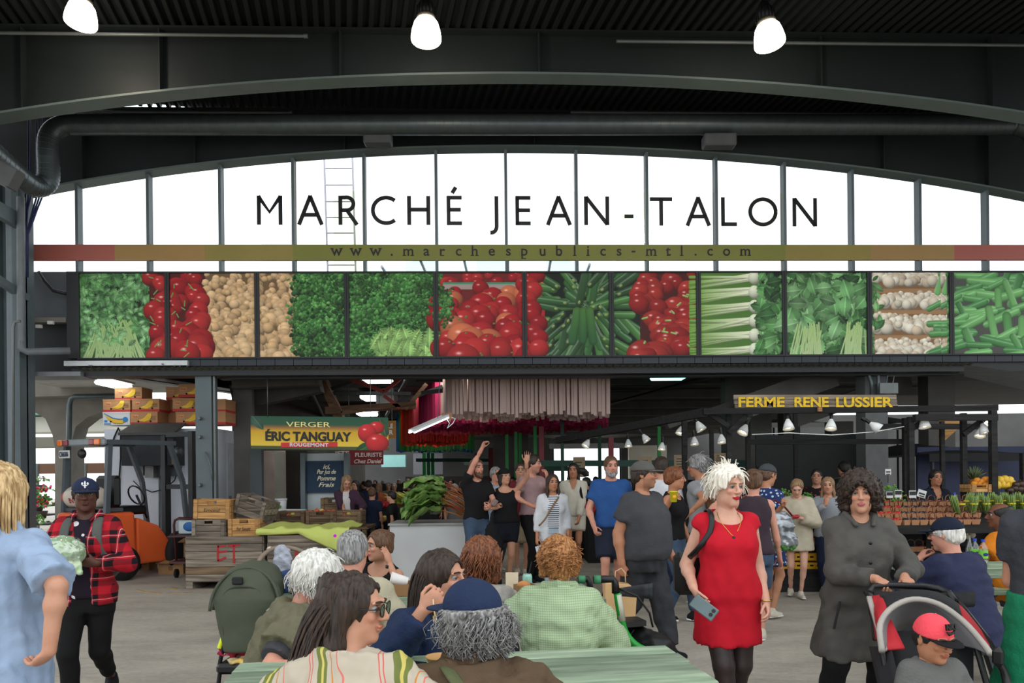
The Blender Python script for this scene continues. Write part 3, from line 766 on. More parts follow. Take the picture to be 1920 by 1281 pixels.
def make_hair(f,hr,hh,seed):
 H,s,A,Hc =f.H,f.s,f.A,f.Hc;Rm=A.T;hl,hf,hu=A;st=hr.get('style','short');t=hr.get('t',.010);m=HM[hr['c']]if isinstance(hr['c'],str)else hr['c']
 ln = hr.get('len',.25);pad=.16+(ln if st in('long','pony','bob','bun')else 0.)+hr.get('vol',0.)
 sd = SDF(Hc-np.array((.2,.2,pad+.04))*s,Hc+np.array((.2,.2,.21+hr.get('vol',0)+(.08 if st=='bun' else 0)))*s,hh*(1.2 if st!='short' else 1.))
 v = hr.get('vol',0.)
 sd.ell(H(0,-.016,.033+v*.3),np.array((.076+t+v*.8,.096+t+v*.7,.087+t+v*.8))*s,Rm=Rm)
 if st == 'short':
  sd.ell(H(0,-.05,-.02),np.array((.066+t,.058+t,.055))*s,.02*s,Rm=Rm)
  for sg in (-1,1):sd.cone(H(sg*.070,.012,.03),H(sg*.071,.014,-.01),.010*s,.006*s,.01*s)
 elif st in ('bob','curly'):
  for sg in (-1,1):sd.cone(H(sg*(.068+v*.5),-.02,.03),H(sg*(.070+v*.6),-.01,-ln),.035*s+v*.4*s,.026*s+v*.3*s,.03*s)
  sd.cone(H(0,-.06,.0),H(0,-.07,-ln),(.06+v*.3)*s,(.05+v*.3)*s,.04*s)
 elif st in ('long','pony'):
  if st == 'long':
   for sg in (-1,1):
    fr = hr.get('front',0.)
    sd.cone(H(sg*.070,-.015,.02),H(sg*.078,-.02+fr,-.12),.026*s,.030*s,.03*s,fl=(hl,.7))
    p1 = H(sg*.078,-.02+fr,-.12);sd.cone(p1,p1-np.array((0,0,ln-.1))*s+hf*fr*.9*s,.030*s,.018*s,.03*s,fl=(hl,.7))
   p0 = H(0,-.075,-.05);p1=p0-np.array((0,0,ln))*s-hf*.03*s
   if not hr.get('noback'):sd.cone(H(0,-.06,.02),p0,.075*s,.07*s,.03*s);sd.cone(p0,p1,.072*s,.055*s,.03*s,fl=(hf,.55))
  else:
   sd.ell(H(0,-.05,-.02),np.array((.066+t,.058+t,.055))*s,.02*s,Rm=Rm);p0=H(0,-.118,.03);sd.cone(H(0,-.09,.04),p0,.03*s,.02*s,.02*s)
   sd.cone(p0,p0-hf*.05*s-hu*.08*s,.022*s,.026*s,.02*s);sd.cone(p0-hf*.05*s-hu*.08*s,p0-hf*.03*s-hu*(.08+ln)*s,.026*s,.008*s,.02*s)
 elif st == 'bun':
  sd.ell(H(0,-.05,-.02),np.array((.066+t,.058+t,.055))*s,.02*s,Rm=Rm);bp=hr.get('bun',(0,-.10,.085));sd.ell(H(*bp),np.array((.034,.034,.03))*s*hr.get('bs',1.),.012*s,Rm=Rm)
 for e in hr.get('add',()):sd.ell(H(*e[0]),np.array(e[1])*s,.02*s,Rm=Rm)
 fz = hr.get('line',.016)
 sd.ell(H(hr.get('part',0.),.112,-.035+fz),np.array((.070,.088,.110))*s,.008*s,'sub',Rm=Rm)
 if st in ('long','bob'):
  sd.ell(H(0,.125,-.12),np.array((.062+hr.get('fw',0.),.12,.13))*s,.01*s,'sub',Rm=Rm)
 if st in ('short','bun','pony'):
  sd.ell(H(0,.06,-.09),np.array((.2,.092,.095))*s,.01*s,'sub',Rm=Rm)
  if hr.get('trim',1):sd.ell(H(0,-.03,-.145),np.array((.12,.12,.065))*s,.01,'sub',Rm=Rm)
 a = hr.get('amp',.004)
 if st == 'curly' or hr.get('curly'):sd.wob(a*1.6,.022*s,seed,9);sd.wob(a,.05*s,seed+2)
 else:sd.wob(a,(.022*s,.022*s,.12*s),seed,9);sd.wob(a*.6,(.05,.05,.2),seed+4)
 if hr.get('bald'):sd.ell(H(0,.02,.10),np.array((.07,.11,.07))*s,.01,'sub',Rm=Rm)
 if hr.get('under')is not None:sd.cut(H(0,0,hr['under']),hu)
 V,Q = sd.mesh(1);P_=[(V,Q,(1,1,1))]
 for lk in hr.get('locks',()):
  V,Q = locks(seed,lk['n'],(s,Hc,A),lk);P_.append((V,Q,(1,1,1)))
 V,Q,_ = join(P_)
 return link('hair',fast_mesh('hair',V,Q),m,f.root)
# ------------------------------------------------------------------ the hall
D0,SLP = 12.0,0.035
EA = Vector((1,SLP,0)).normalized();EN=Vector((SLP,-1,0)).normalized();EZ=Vector((0,0,1))
def GP(px,py,d0):                     # on the plane of a girder or the front, d0 deep on the axis
 x,z = ray(px,py);t=d0/(1-SLP*x);return Vector((x*t,t,EYE+z*t))
def FA(px,py,off=0.):return GP(px,py,D0-off)
def fpt(a,z,off=0.,d0=None):
 n = Vector((0,D0 if d0 is None else d0,0));return n+EA*(a-n.dot(EA))+EN*off+EZ*z
def ac(px,py=600,d0=None):p=GP(px,py,D0 if d0 is None else d0);return p.dot(EA)
RF = Matrix((EA,-EN,EZ)).transposed()
def fbox(mb,a0,a1,z0,z1,o0,o1,d0=None):
 return mb.box(fpt((a0+a1)/2,(z0+z1)/2,(o0+o1)/2,d0),(abs(a1-a0),abs(o1-o0),abs(z1-z0)),RF)
def fpx(mb,x0,y0,x1,y1,o0,o1,d0=None):
 dd = (D0 if d0 is None else d0)-max(o0,o1)*0
 p = GP(x0,(y0+y1)/2,dd);q=GP(x1,(y0+y1)/2,dd);t=GP((x0+x1)/2,y0,dd);b=GP((x0+x1)/2,y1,dd)
 return fbox(mb,p.dot(EA),q.dot(EA),b.z,t.z,o0,o1,d0)
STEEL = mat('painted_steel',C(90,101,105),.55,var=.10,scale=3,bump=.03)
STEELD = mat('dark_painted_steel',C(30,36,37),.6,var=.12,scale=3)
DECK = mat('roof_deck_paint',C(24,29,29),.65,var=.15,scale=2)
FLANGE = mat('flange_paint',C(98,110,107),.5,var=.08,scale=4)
BLACKST = mat('black_steel',C(24,26,28),.5,var=.1)
GALV = mat('galvanised_duct',C(84,92,94),.38,metal=.55,var=.12,scale=7)
PIPE = mat('conduit',C(105,110,110),.45,metal=.3,var=.1)
CONC = mat('concrete',C(122,118,110),.85,var=.14,scale=3,bump=.1,bscale=30)
CONCD = mat('old_concrete',C(84,82,78),.85,var=.18,scale=2.5,bump=.1,bscale=30)
CARD = mat('brown_cardboard',C(150,112,76),.85,var=.08,scale=6)
WHITEP = mat('white_paint',C(214,216,218),.6,var=.05,scale=2)
# floor: swept concrete with saw joints, stains and a few cracks
m,N,L,b,tc=blank('concrete_floor',.62,.35)
mp = N.new('ShaderNodeMapping');mp.inputs['Scale'].default_value=(.6,1.5,1);L.new(tc.outputs['Object'],mp.inputs['Vector'])
n1 = N.new('ShaderNodeTexNoise');n1.inputs['Scale'].default_value=1.4;n1.inputs['Detail'].default_value=8;n1.inputs['Roughness'].default_value=.65;L.new(mp.outputs[0],n1.inputs['Vector'])
n2 = N.new('ShaderNodeTexNoise');n2.inputs['Scale'].default_value=38;n2.inputs['Detail'].default_value=4;L.new(mp.outputs[0],n2.inputs['Vector'])
r1 = ramp(N,[(.25,C(136,130,120)),(.5,C(168,161,149)),(.78,C(186,180,167))]);L.new(n1.outputs['Fac'],r1.inputs['Fac'])
r2 = ramp(N,[(.3,(.78,)*3),(.7,(1.12,)*3)]);L.new(n2.outputs['Fac'],r2.inputs['Fac'])
mx = N.new('ShaderNodeMixRGB');mx.blend_type='MULTIPLY';mx.inputs[0].default_value=.7;L.new(r1.outputs[0],mx.inputs[1]);L.new(r2.outputs[0],mx.inputs[2])
vo = N.new('ShaderNodeTexVoronoi');vo.feature='DISTANCE_TO_EDGE';vo.inputs['Scale'].default_value=.16
nd = N.new('ShaderNodeMixRGB');nd.inputs[0].default_value=.12;L.new(tc.outputs['Object'],nd.inputs[1]);L.new(n1.outputs['Color'],nd.inputs[2]);L.new(nd.outputs[0],vo.inputs['Vector'])
r3 = ramp(N,[(.0,(.5,)*3),(.004,(.55,)*3),(.009,(1,)*3)]);L.new(vo.outputs['Distance'],r3.inputs['Fac'])
m2 = N.new('ShaderNodeMixRGB');m2.blend_type='MULTIPLY';m2.inputs[0].default_value=.5;L.new(mx.outputs[0],m2.inputs[1]);L.new(r3.outputs[0],m2.inputs[2]);L.new(m2.outputs[0],b.inputs['Base Color'])
bp = N.new('ShaderNodeBump');bp.inputs['Strength'].default_value=.12;bp.inputs['Distance'].default_value=.01;L.new(n2.outputs['Fac'],bp.inputs['Height']);L.new(bp.outputs[0],b.inputs['Normal'])
mb = MB();mb.bbox((-40,-14,-.2),(40,60,0));fl=obj('floor',mb,m);setp(fl,kind='structure')
for k,ps in enumerate((((256,1106),(272,1110),(302,1113)),((312,1113),(335,1113),(362,1110)),((306,1104),(320,1101),(332,1104),(322,1106)),((330,1100),(345,1098)))):
 mb = MB();mb.tube([G(x,y)for x,y in ps],.022,6,flat=.1);obj('paint_mark',mb,mat('road_paint',C(190,146,70),.8,var=.3,scale=20),fl)
# roof deck: ribbed sheet, its ribs run away from the camera at a slight angle to the front
ZD = 7.36;rd =Vector((-.221,1,0)).normalized();rs=Vector((rd.y,-rd.x,0))
mb = MB();prof =[];pitch=.138;n=260
for i in range(-n//2,n//2):
 for du,z in ((0,0),(.05,0),(.065,.06),(.123,.06)):prof.append((i*pitch+du,z))
vs = []
for u,z in prof:
 o = Vector((-1,8,ZD+z))+rs*u;vs+=[o-rd*3.2,o+rd*4.6]
mb.put(vs,[(2*i,2*i+2,2*i+3,2*i+1)for i in range(len(prof)-1)],False)
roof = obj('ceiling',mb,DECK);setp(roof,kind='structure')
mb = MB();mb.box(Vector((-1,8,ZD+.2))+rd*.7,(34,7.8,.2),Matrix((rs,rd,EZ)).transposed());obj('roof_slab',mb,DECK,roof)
# steel girders with arched bottom flanges
ARC = [(-140,408),(55,362),(108,351),(276,325),(410,308),(546,295),(686,284),(815,280),(1006,278),(1209,283),(1342,291),(1472,302),(1600,317),(1725,335),(1849,354),(1918,367),(2080,404)]
arc = [(FA(x,y).dot(EA),FA(x,y).z)for x,y in ARC]
def arcz(a):return float(np.interp(a,[p[0]for p in arc],[p[1]for p in arc]))
def arcs(n=48,a0=None,a1=None):
 a0 = arc[0][0]if a0 is None else a0;a1=arc[-1][0]if a1 is None else a1
 xs = np.linspace(a0,a1,n);k=np.polyfit([p[0]for p in arc],[p[1]for p in arc],4)
 return[(float(x),float(np.polyval(k,x)))for x in xs]
AR = arcs();KA=np.polyfit([p[0]for p in arc],[p[1]for p in arc],4)
def arcf(a):return float(np.polyval(KA,a))
def girder(d0,stiff,num):
 mb = MB()
 for sgn in (.012,-.012):pass
 def strip(mb,o0,o1,za,zb):   # za/zb functions of (a,z)
  vs = []
  for a,z in AR:vs+=[fpt(a,za(a,z),o0,d0),fpt(a,za(a,z),o1,d0),fpt(a,zb(a,z),o1,d0),fpt(a,zb(a,z),o0,d0)]
  fs = []
  for i in range(len(AR)-1):
   for j in range(4):fs.append((4*i+j,4*i+(j+1)%4,4*i+4+(j+1)%4,4*i+4+j))
  mb.put(vs,fs,False)
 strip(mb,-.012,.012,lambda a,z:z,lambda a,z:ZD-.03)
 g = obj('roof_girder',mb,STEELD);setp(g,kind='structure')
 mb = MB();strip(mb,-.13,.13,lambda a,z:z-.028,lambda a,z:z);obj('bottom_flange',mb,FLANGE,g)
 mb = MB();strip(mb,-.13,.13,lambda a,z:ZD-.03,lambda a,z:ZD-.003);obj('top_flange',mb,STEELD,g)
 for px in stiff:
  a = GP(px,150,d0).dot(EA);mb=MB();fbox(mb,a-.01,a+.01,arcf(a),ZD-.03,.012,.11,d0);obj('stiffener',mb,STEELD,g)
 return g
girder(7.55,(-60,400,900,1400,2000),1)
girder(9.85,(50,305,641,1010,1534,1852),2)
girder(12.0,(158,368,646,1000,1318,1650,1845),3)
# pipes under the deck
for px0,px1,py,y0,nm in((-60,577,64,9.6,0),(1156,2000,81,9.6,0),(-60,548,209,11.75,0),(1070,2000,213,11.75,0)):
 mb = MB();p=GP(px0,py-2,y0);q=GP(px1,py+3,y0);q.z=p.z=(p.z+q.z)/2;mb.cyl(p,q,.022,n=8);mb.cyl(q-(q-p).normalized()*.05,q,.03,n=8)
 o = obj('sprinkler_pipe',mb,PIPE);setp(o,'thin grey pipe slung under the roof deck, '+{64:'near girder, running off by the corner lamp',81:'near girder, behind the tilted lamp',209:'above the start of the spiral duct',213:'above the far end of the spiral duct'}[py],'pipe','pipes under the roof deck')
# bell lamps
GLOW = lamp_mat('lamp_shade_lit',(1,.93,.82),9.)
def bell(px,py,tilt,lab):
 Y = 8.75;p =P(px,py,Y);t=thing('bell_lamp',lab,'lamp',tuple(p),0,'bell lamps under the roof')
 ax = Vector((math.sin(R(tilt)),.05,math.cos(R(tilt)))).normalized()
 mb = MB();mb.lathe(p,[(.172,0),(.178,.012),(.176,.05),(.165,.12),(.142,.2),(.105,.25)],28,ax,caps=False);obj('shade',mb,GLOW,t)
 mb = MB();mb.lathe(p+ax*.24,[(.11,0),(.112,.03),(.105,.05)],24,ax);obj('collar',mb,mat('lamp_collar',C(150,140,120),.4,metal=.5),t)
 mb = MB();mb.lathe(p+ax*.29,[(.10,0),(.10,.12),(.06,.2),(.03,.24)],20,ax)
 for i in range(14):
  a = 2*math.pi*i/14;c=p+ax*.35+(ax.orthogonal().normalized()*math.cos(a)+ax.cross(ax.orthogonal().normalized())*math.sin(a))*.105;mb.box(c,(.012,.012,.11))
 obj('housing',mb,BLACKST,t)
 mb = MB();mb.cyl(p+ax*.5,Vector((p.x+ax.x*.5,p.y+ax.y*.5,ZD+.05)),.014,n=8);obj('stem',mb,BLACKST,t)
 l = bpy.data.lights.new('lamp_bulb','POINT');l.energy=25;l.color=(1,.86,.66);l.shadow_soft_size=.1;lo=bpy.data.objects.new('lamp_bulb',l);COL.objects.link(lo);lo.parent=t;lo.location=(0,0,-.12)
bell(151,45,4,'lit white bell lamp half hidden by the near girder flange');bell(799,76,0,'lit white bell lamp hanging upright above the word MARCHE');bell(1444,84,-8,'lit white bell lamp tilted on its stem above the letters of TALON')
# spiral duct
dz = lambda px:GP(px,234,11.35)
t = thing('spiral_duct','long grey spiral duct along the girder with elbows dropping at both ends','duct',tuple(dz(960)))
pl = [P(-70,275,9.2),P(0,312,9.9),P(60,352,10.6)]
A_ = P(92,330,10.85);B_=P(95,262,10.9);
path = [P(-90,225,8.6),P(-20,282,9.6),P(45,338,10.5),P(72,350,10.8),P(88,340,10.9),P(91,322,10.92),P(90,275,10.92),P(96,252,10.95),P(115,238,11.0),P(150,234,11.05),dz(300),dz(700),dz(1100),dz(1500),dz(1860),dz(1900),dz(1925)-EZ*.05,dz(1940)-EZ*.2,dz(1944)-EZ*.9]
def smooth_path(pts,n):
 out = []
 for i in range(len(pts)-1):
  p0,p1,p2,p3=pts[max(i-1,0)],pts[i],pts[i+1],pts[min(i+2,len(pts)-1)]
  for j in range(n):
   s = j/n;out.append(.5*((2*p1)+(p2-p0)*s+(2*p0-5*p1+4*p2-p3)*s*s+(3*p1-p0-3*p2+p3)*s**3))
 return out+[pts[-1]]
pp = smooth_path(path,4)
mb = MB();mb.tube(pp,.15,20);obj('duct_pipe',mb,GALV,t)
rib = [];acc =0
for i in range(len(pp)-1):
 L_ = (pp[i+1]-pp[i]).length;k=max(1,int(L_/.12));rib+=[(pp[i].lerp(pp[i+1],j/k),(pp[i+1]-pp[i]).normalized())for j in range(k)]
mb = MB()
for c,ax in rib:mb.lathe(c-ax*.004,[(.150,0),(.1545,.004),(.150,.008)],18,ax,caps=False)
setp(obj('seam',mb,GALV,t),kind='stuff')
for x0,y0,x1,y1,Y in((683,250,735,272,11.4),(1318,254,1378,277,11.4),(-8,310,34,350,9.6)):
 mb = MB();c=P((x0+x1)/2,(y0+y1)/2,Y);mb.rbox(c,((x1-x0)/FPX*Y,.22,(y1-y0)/FPX*Y),.02,Matrix.Rotation(R(28 if x0<0 else 0),3,'Y'));obj('register_box',mb,mat('grey_box',C(80,82,84),.6),t)
# ------------------------------------------------------------------ the glazed front
win = thing('window_1',None,None,tuple(fpt(0,5,0)),kind='structure')
MUL = [13,145,278,413,550,683,818,949,1081,1213,1343,1471,1598,1724,1850,1976]
ZB = FA(960,511).z;ZT0,ZT1=FA(960,489).z,FA(960,460).z
ml = [ac(x,400)for x in MUL]
PANE = clear('window_glass',(.96,.98,.985),.05)
for i in range(len(ml)-1):
 a0,a1 = ml[i]+.03,ml[i+1]-.03
 mb = MB();n=4;top=[(a0+(a1-a0)*k/n,arcf(a0+(a1-a0)*k/n)+.02)for k in range(n+1)]
 poly = [fpt(a0,ZT1,-.03),fpt(a1,ZT1,-.03)]+[fpt(a,z,-.03)for a,z in top[::-1]]
 mb.put(poly,[list(range(len(poly)))]);obj('pane',mb,PANE,win)
 mb = MB();poly=[fpt(a0,ZB,-.03),fpt(a1,ZB,-.03),fpt(a1,ZT0,-.03),fpt(a0,ZT0,-.03)];mb.put(poly,[[0,1,2,3]]);obj('pane',mb,PANE,win)
for i,a in enumerate(ml):
 mb = MB();fbox(mb,a-.022,a+.022,ZB-.05,arcf(a)+.02,-.12,.03);obj('mullion',mb,STEEL,win)
# faint tinted films on the glass
def film(x0,y0,x1,y1,c,k):
 mb = MB();a0,a1=ac(x0,450),ac(x1,450);z0,z1=FA((x0+x1)/2,y1).z,FA((x0+x1)/2,y0).z;z1=min(z1,arcf(a0),arcf(a1))
 mb.put([fpt(a0,z0,-.026),fpt(a1,z0,-.026),fpt(a1,z1,-.026),fpt(a0,z1,-.026)],[[0,1,2,3]]);obj('tinted_film',mb,clear('film_%d'%k,c,.02),win)
PK,GN,YW = (.30,.283,.285),(.29,.30,.272),(.31,.312,.285)
for i,f in enumerate([(490,420,547,511,(.8,.79,.79)),(553,297,605,511,(.9,.88,.8)),(625,357,680,511,(.78,.84,.66)),(760,358,815,511,(.86,.80,.79)),(893,358,946,511,(.86,.88,.78)),(1024,358,1079,511,(.86,.80,.79)),(1155,360,1210,511,(.84,.88,.72)),(1286,360,1340,511,(.86,.8,.79)),(1412,362,1468,511,(.88,.88,.76)),(686,285,740,355,(.92,.89,.89)),(1218,290,1262,380,(.92,.9,.88))]):
 film(*f,i)
# coloured band with the web address
def bandm(nm,c):return mat('band_'+nm,c,.5,var=.06,scale=2)
for x0,x1,nm,c in((13,217,'red',C(158,86,74)),(217,385,'tan',C(152,120,70)),(385,550,'ochre',C(136,122,58)),(550,1471,'olive',C(116,118,48)),(1471,1630,'ochre',C(136,122,58)),(1630,1787,'tan',C(152,120,70)),(1787,1976,'red',C(158,86,74))):
 mb = MB();fbox(mb,ac(x0,474),ac(x1,474),ZT0,ZT1,-.02,.035);obj('transom_band',mb,bandm(nm,c),win)
INK = mat('black_vinyl',C(20,20,22),.5,var=0)
def url():
 xs = [632,668,705,735,766,800,830,860,890,922,953,983,1017,1048,1077,1102,1130,1160,1187,1220,1252,1277,1303,1330,1361,1396]
 mb = MB();asc='hbltpi';zb=FA(960,481).z;k=10.6*D0/FPX
 for ch,x in zip('www.marchespublics-mtl.com',xs):
  V,F = text_mesh(ch,.235,.003,.002);y0=min(v.y for v in V);h_=max(v.y for v in V)-y0;xw=text_mesh('x',.235,.003,.002)[0];base=min(v.y for v in xw)
  up = {'p':-.05,'.':0,'-':.055}.get(ch,0);letter(mb,ch,fpt(ac(x,474),zb+up+h_/2,.038),EA,EZ,.235,.003,.002)
  w = max(v.x for v in V)-min(v.x for v in V)
  if ch not in '.-cesa':   # slab feet, as the old-style face has
   for sx in ((-.5,.5)if ch in 'mhnw' else(0,)):mb.box(fpt(ac(x,474)+sx*w*.8,zb+(.115 if ch=='w' else up+.004),.039),(.055,.006,.012),RF)
 o = obj('web_address',mb,INK,win)
url()
# big letters on the glass
def stroke(mb,pts,w,cap=True):
 P3 = [fpt(ac(x,400),FA(960,y).z,-.015)for x,y in pts];n=len(P3);Lp=[];Rp=[]
 for i in range(n):
  d = (P3[min(i+1,n-1)]-P3[max(i-1,0)]).normalized();nn=d.cross(EN).normalized()*w/2;Lp.append(P3[i]+nn);Rp.append(P3[i]-nn)
 off = EN*.006;vs=Lp+Rp+[p+off for p in Lp]+[p+off for p in Rp];fs=[]
 for i in range(n-1):fs+=[(i,i+1,n+i+1,n+i),(2*n+i,3*n+i,3*n+i+1,2*n+i+1),(i,2*n+i,2*n+i+1,i+1),(n+i,n+i+1,3*n+i+1,3*n+i)]
 mb.put(vs,fs,False)
def arcp(cx,cy,rx,ry,a0,a1,n=20):return[(cx+rx*math.cos(R(a0+(a1-a0)*i/n)),cy-ry*math.sin(R(a0+(a1-a0)*i/n)))for i in range(n+1)]
T_,B_ = 367.5,421.5;w1=7.2*D0/FPX
LET = [[[(485,B_),(485,T_)],[(484,T_+1),(505,398),(526,T_+1)],[(525.5,T_),(525.5,B_)]],
       [[(560,B_),(582,T_)],[(581,T_),(603,B_)],[(567,403),(596,403)]],
       [[(638,B_),(638,T_)],[(638,371)]+arcp(650,382.5,12.5,12,90,-90)+[(638,394.5)],[(650,394),(669,B_)]],
       [arcp(724,394.5,25,23.8,50,310,28)],
       [[(767,B_),(767,T_)],[(803,B_),(803,T_)],[(767,393),(803,393)]],
       [[(841,B_),(841,T_)],[(838,370.5),(866,370.5)],[(841,393),(864,393)],[(838,418.5),(866,418.5)],[(848,362),(855,351)]],
       [[(931,T_),(931,420)]+arcp(921,424,10,12,0,-90,8)+[(919,436)]],
       [[(970,B_),(970,T_)],[(967,370.5),(995,370.5)],[(970,394),(994,394)],[(967,418.5),(995,418.5)]],
       [[(1027,B_),(1048,T_)],[(1047,T_),(1069,B_)],[(1034,404),(1062,404)]],
       [[(1099,B_),(1099,T_)],[(1099,T_+1),(1139,B_-1)],[(1139,T_),(1139,B_)]],
       [[(1171,405),(1188,405)]],
       [[(1219,372.5),(1261,372.5)],[(1240,370),(1240,B_+1)]],
       [[(1289,B_+1),(1310,T_+1)],[(1309,T_+1),(1330,B_+1)],[(1296,405),(1324,405)]],
       [[(1356,T_+1),(1356,B_+1)],[(1353,419.5),(1382,419.5)]],
       [arcp(1431,396,24,24,0,360,36)],
       [[(1490,B_+2),(1490,T_+2)],[(1490,T_+3),(1529,B_+1)],[(1529,T_+2),(1529,B_+2)]]]
for st in LET:
 mb = MB()
 for s_ in st:stroke(mb,s_,w1)
 obj('letter',mb,INK,win)
# beyond the glass: a fire ladder and a vaulted skylight
t = thing('roof_ladder','grey steel fire ladder seen through the glass behind the letter R','ladder',tuple(P(640,600,14.5)))
LM = mat('ladder_steel',C(214,210,222),.6,var=.05)
for x0,x1 in ((607,618),(660,670)):mb=MB();mb.cyl(P(x0,270,14.5),P(x1,620,14.5),.02,n=8);obj('rail',mb,LM,t)
for y in (316,347,378,408,437,467,497,526,556,586):mb=MB();k=(y-270)/350;mb.cyl(P(607+11*k,y,14.5),P(660+10*k,y,14.5),.013,n=6);obj('rung',mb,LM,t)
t = thing('vaulted_skylight','pale blue vaulted skylight just showing through the low panes','skylight',tuple(P(910,560,16)))
mb = MB();c =P(912,620,15.5);rx=320/FPX*15.5
for i in range(20):
 for j in range(2):pass
mb.grid(lambda u,v:c+Vector((-rx*math.cos(math.pi*u),v*3,max(0,math.sin(math.pi*u))*1.55 if 0 else 1.55*math.sin(math.pi*u)**.6)),24,1);obj('vault_sheet',mb,clear('skylight_sheet',(.62,.86,.90),.05),t)
for i in range(1,24,2):
 u = i/24;q=c+Vector((-rx*math.cos(math.pi*u),-.02,1.55*math.sin(math.pi*u)**.6));mb=MB();mb.cyl(q,q+Vector((0,3,0)),.03,n=6);obj('glazing_bar',mb,LM,t)
# ------------------------------------------------------------------ picture panels under the glass: printed vegetables
S_ = 224
class Print:
 def __init__(s,w,h,bg):s.w,s.h=w,h;s.a=np.zeros((h,w,3),f32);s.a[:]=bg;s.g=np.random.RandomState(3)
 def win(s,x,y,r):
  x0,x1,y0,y1=int(max(0,x-r)),int(min(s.w,x+r+1)),int(max(0,y-r)),int(min(s.h,y+r+1))
  if x1<=x0 or y1<=y0:return None
  yy,xx = np.mgrid[y0:y1,x0:x1];return(slice(y0,y1),slice(x0,x1)),xx-x,yy-y
 def blend(s,sl,c,al):s.a[sl]=s.a[sl]*(1-al[...,None])+c*al[...,None]
 def ball(s,x,y,rx,ry,col,ang=0.,spec=.5,lobes=0):
  k = s.win(x,y,max(rx,ry)*1.25)
  if k is None:return
  sl,dx,dy =k;ca,sa=math.cos(ang),math.sin(ang);u=(dx*ca+dy*sa)/rx;v=(-dx*sa+dy*ca)/ry
  if lobes:u=u*(1+.10*np.cos(lobes*np.arctan2(v,u)))
  d2 = u*u+v*v;z=np.sqrt(np.clip(1-d2,0,1));nx,ny=dx/max(rx,ry),dy/max(rx,ry)
  sh = np.clip(-.25*nx-.55*ny+.75*z,0,1.2);c=np.array(col)*(.34+.8*sh[...,None])
  if spec:c =c+spec*np.exp(-((nx+.28)**2/.02+(ny+.42)**2/.006))[...,None]
  s.blend(sl,np.clip(c,0,1),np.clip((1-d2)*max(rx,ry)*.5,0,1))
 def leaf(s,x,y,ln,wd,ang,col,fr=0.):
  k = s.win(x,y,ln)
  if k is None:return
  sl,dx,dy =k;ca,sa=math.cos(ang),math.sin(ang);u=(dx*ca+dy*sa)/ln;v=(-dx*sa+dy*ca)/wd
  edge = (1-u*u)*(1+fr*np.sin(u*22+x));m=edge-np.abs(v)
  c = np.array(col)*(.8+.35*np.sign(v)*.4+.25*np.cos(u*3))[...,None];c=np.where((np.abs(v)<.10)[...,None],c*1.35+.03,c)
  s.blend(sl,np.clip(c,0,1),np.clip(m*wd*.7,0,1))
 def rod(s,x,y,x2,y2,r,col,col2=None,spec=.2,tips=None):
  L_ = math.hypot(x2-x,y2-y)+1e-6;k=s.win((x+x2)/2,(y+y2)/2,L_/2+r+2)
  if k is None:return
  sl,dx,dy =k;ux,uy=(x2-x)/L_,(y2-y)/L_;t=dx*ux+dy*uy;v=-dx*uy+dy*ux;tt=np.clip(t,-L_/2,L_/2);dist=np.hypot(dx-tt*ux,dy-tt*uy)
  z = np.sqrt(np.clip(1-(dist/r)**2,0,1));f=(t/L_+.5)[...,None];c=np.array(col)*(1-f)+np.array(col2 if col2 is not None else col)*f
  ny = (v*abs(ux)*(1 if ux>=0 else-1))/r;c=c*(.4+.75*np.clip(z*.8-ny*.5,0,1.2)[...,None])+spec*np.exp(-((ny+.35)**2)/.02)[...,None]*(z>0)[...,None]
  s.blend(sl,np.clip(c,0,1),np.clip(r-dist,0,1))
PX = [150,318,485,652,818,983,1145,1307,1467,1625,1778,1938]
def fillballs(p,x0,x1,y0,y1,r0,r1,cols,n,spec=.4,asp=1.2,lobes=0):
 g = p.g
 for i in range(n):
  y = y0+ (y1-y0)*i/n;k=.75+.5*(i/n);r=g.uniform(r0,r1)*k;c=np.array(cols[g.randint(len(cols))])*g.uniform(.85,1.12)
  p.ball(g.uniform(x0,x1),y+g.uniform(-6,6),r*g.uniform(1,asp),r,c,g.uniform(-.8,.8),spec,lobes)
def fillleaves(p,x0,x1,y0,y1,l0,l1,w,cols,n,fr=0.,a0=0.,a1=6.28):
 g = p.g
 for i in range(n):c=np.array(cols[g.randint(len(cols))])*g.uniform(.5,1.25);l=g.uniform(l0,l1);p.leaf(g.uniform(x0,x1),g.uniform(y0,y1),l,l*w,g.uniform(a0,a1),c,fr)
p = Print(S_*11,S_,(.02,.03,.02));S=S_
GR = [(.10,.26,.09),(.16,.36,.14),(.07,.18,.07),(.24,.46,.2)];KL=[(.06,.2,.06),(.1,.3,.08),(.16,.38,.12)];TO=[(.46,.03,.035),(.52,.045,.045),(.42,.02,.03)];PO=[(.72,.5,.28),(.8,.58,.35),(.66,.45,.26)]
fillleaves(p,0,S*.82,0,S,9,20,.55,GR,520,.35)
for i in range(80):x=p.g.uniform(S*.15,S*.6);p.rod(x,S*p.g.uniform(.55,.72),x+p.g.uniform(-45,45),S*1.02,2.6,(.42,.62,.26),(.5,.66,.34),.1)
fillleaves(p,0,S*.8,S*.1,S*.85,7,15,.5,[(.2,.45,.18),(.3,.55,.28)],110,.35)
p.a[:,int(S*1.4):int(S*2.5)]=(.22,.14,.07);p.a[:,int(S*.82):int(S*1.42)]=(.12,.02,.02);fillballs(p,S*1.40,S*2.62,2,S+8,9,15,PO,420,.10,1.35);fillballs(p,S*1.40,S*2.62,S*.5,S+8,11,16,PO,120,.10,1.35)
fillballs(p,S*.82,S*1.38,6,S+4,21,31,TO,46,.55,1.15)
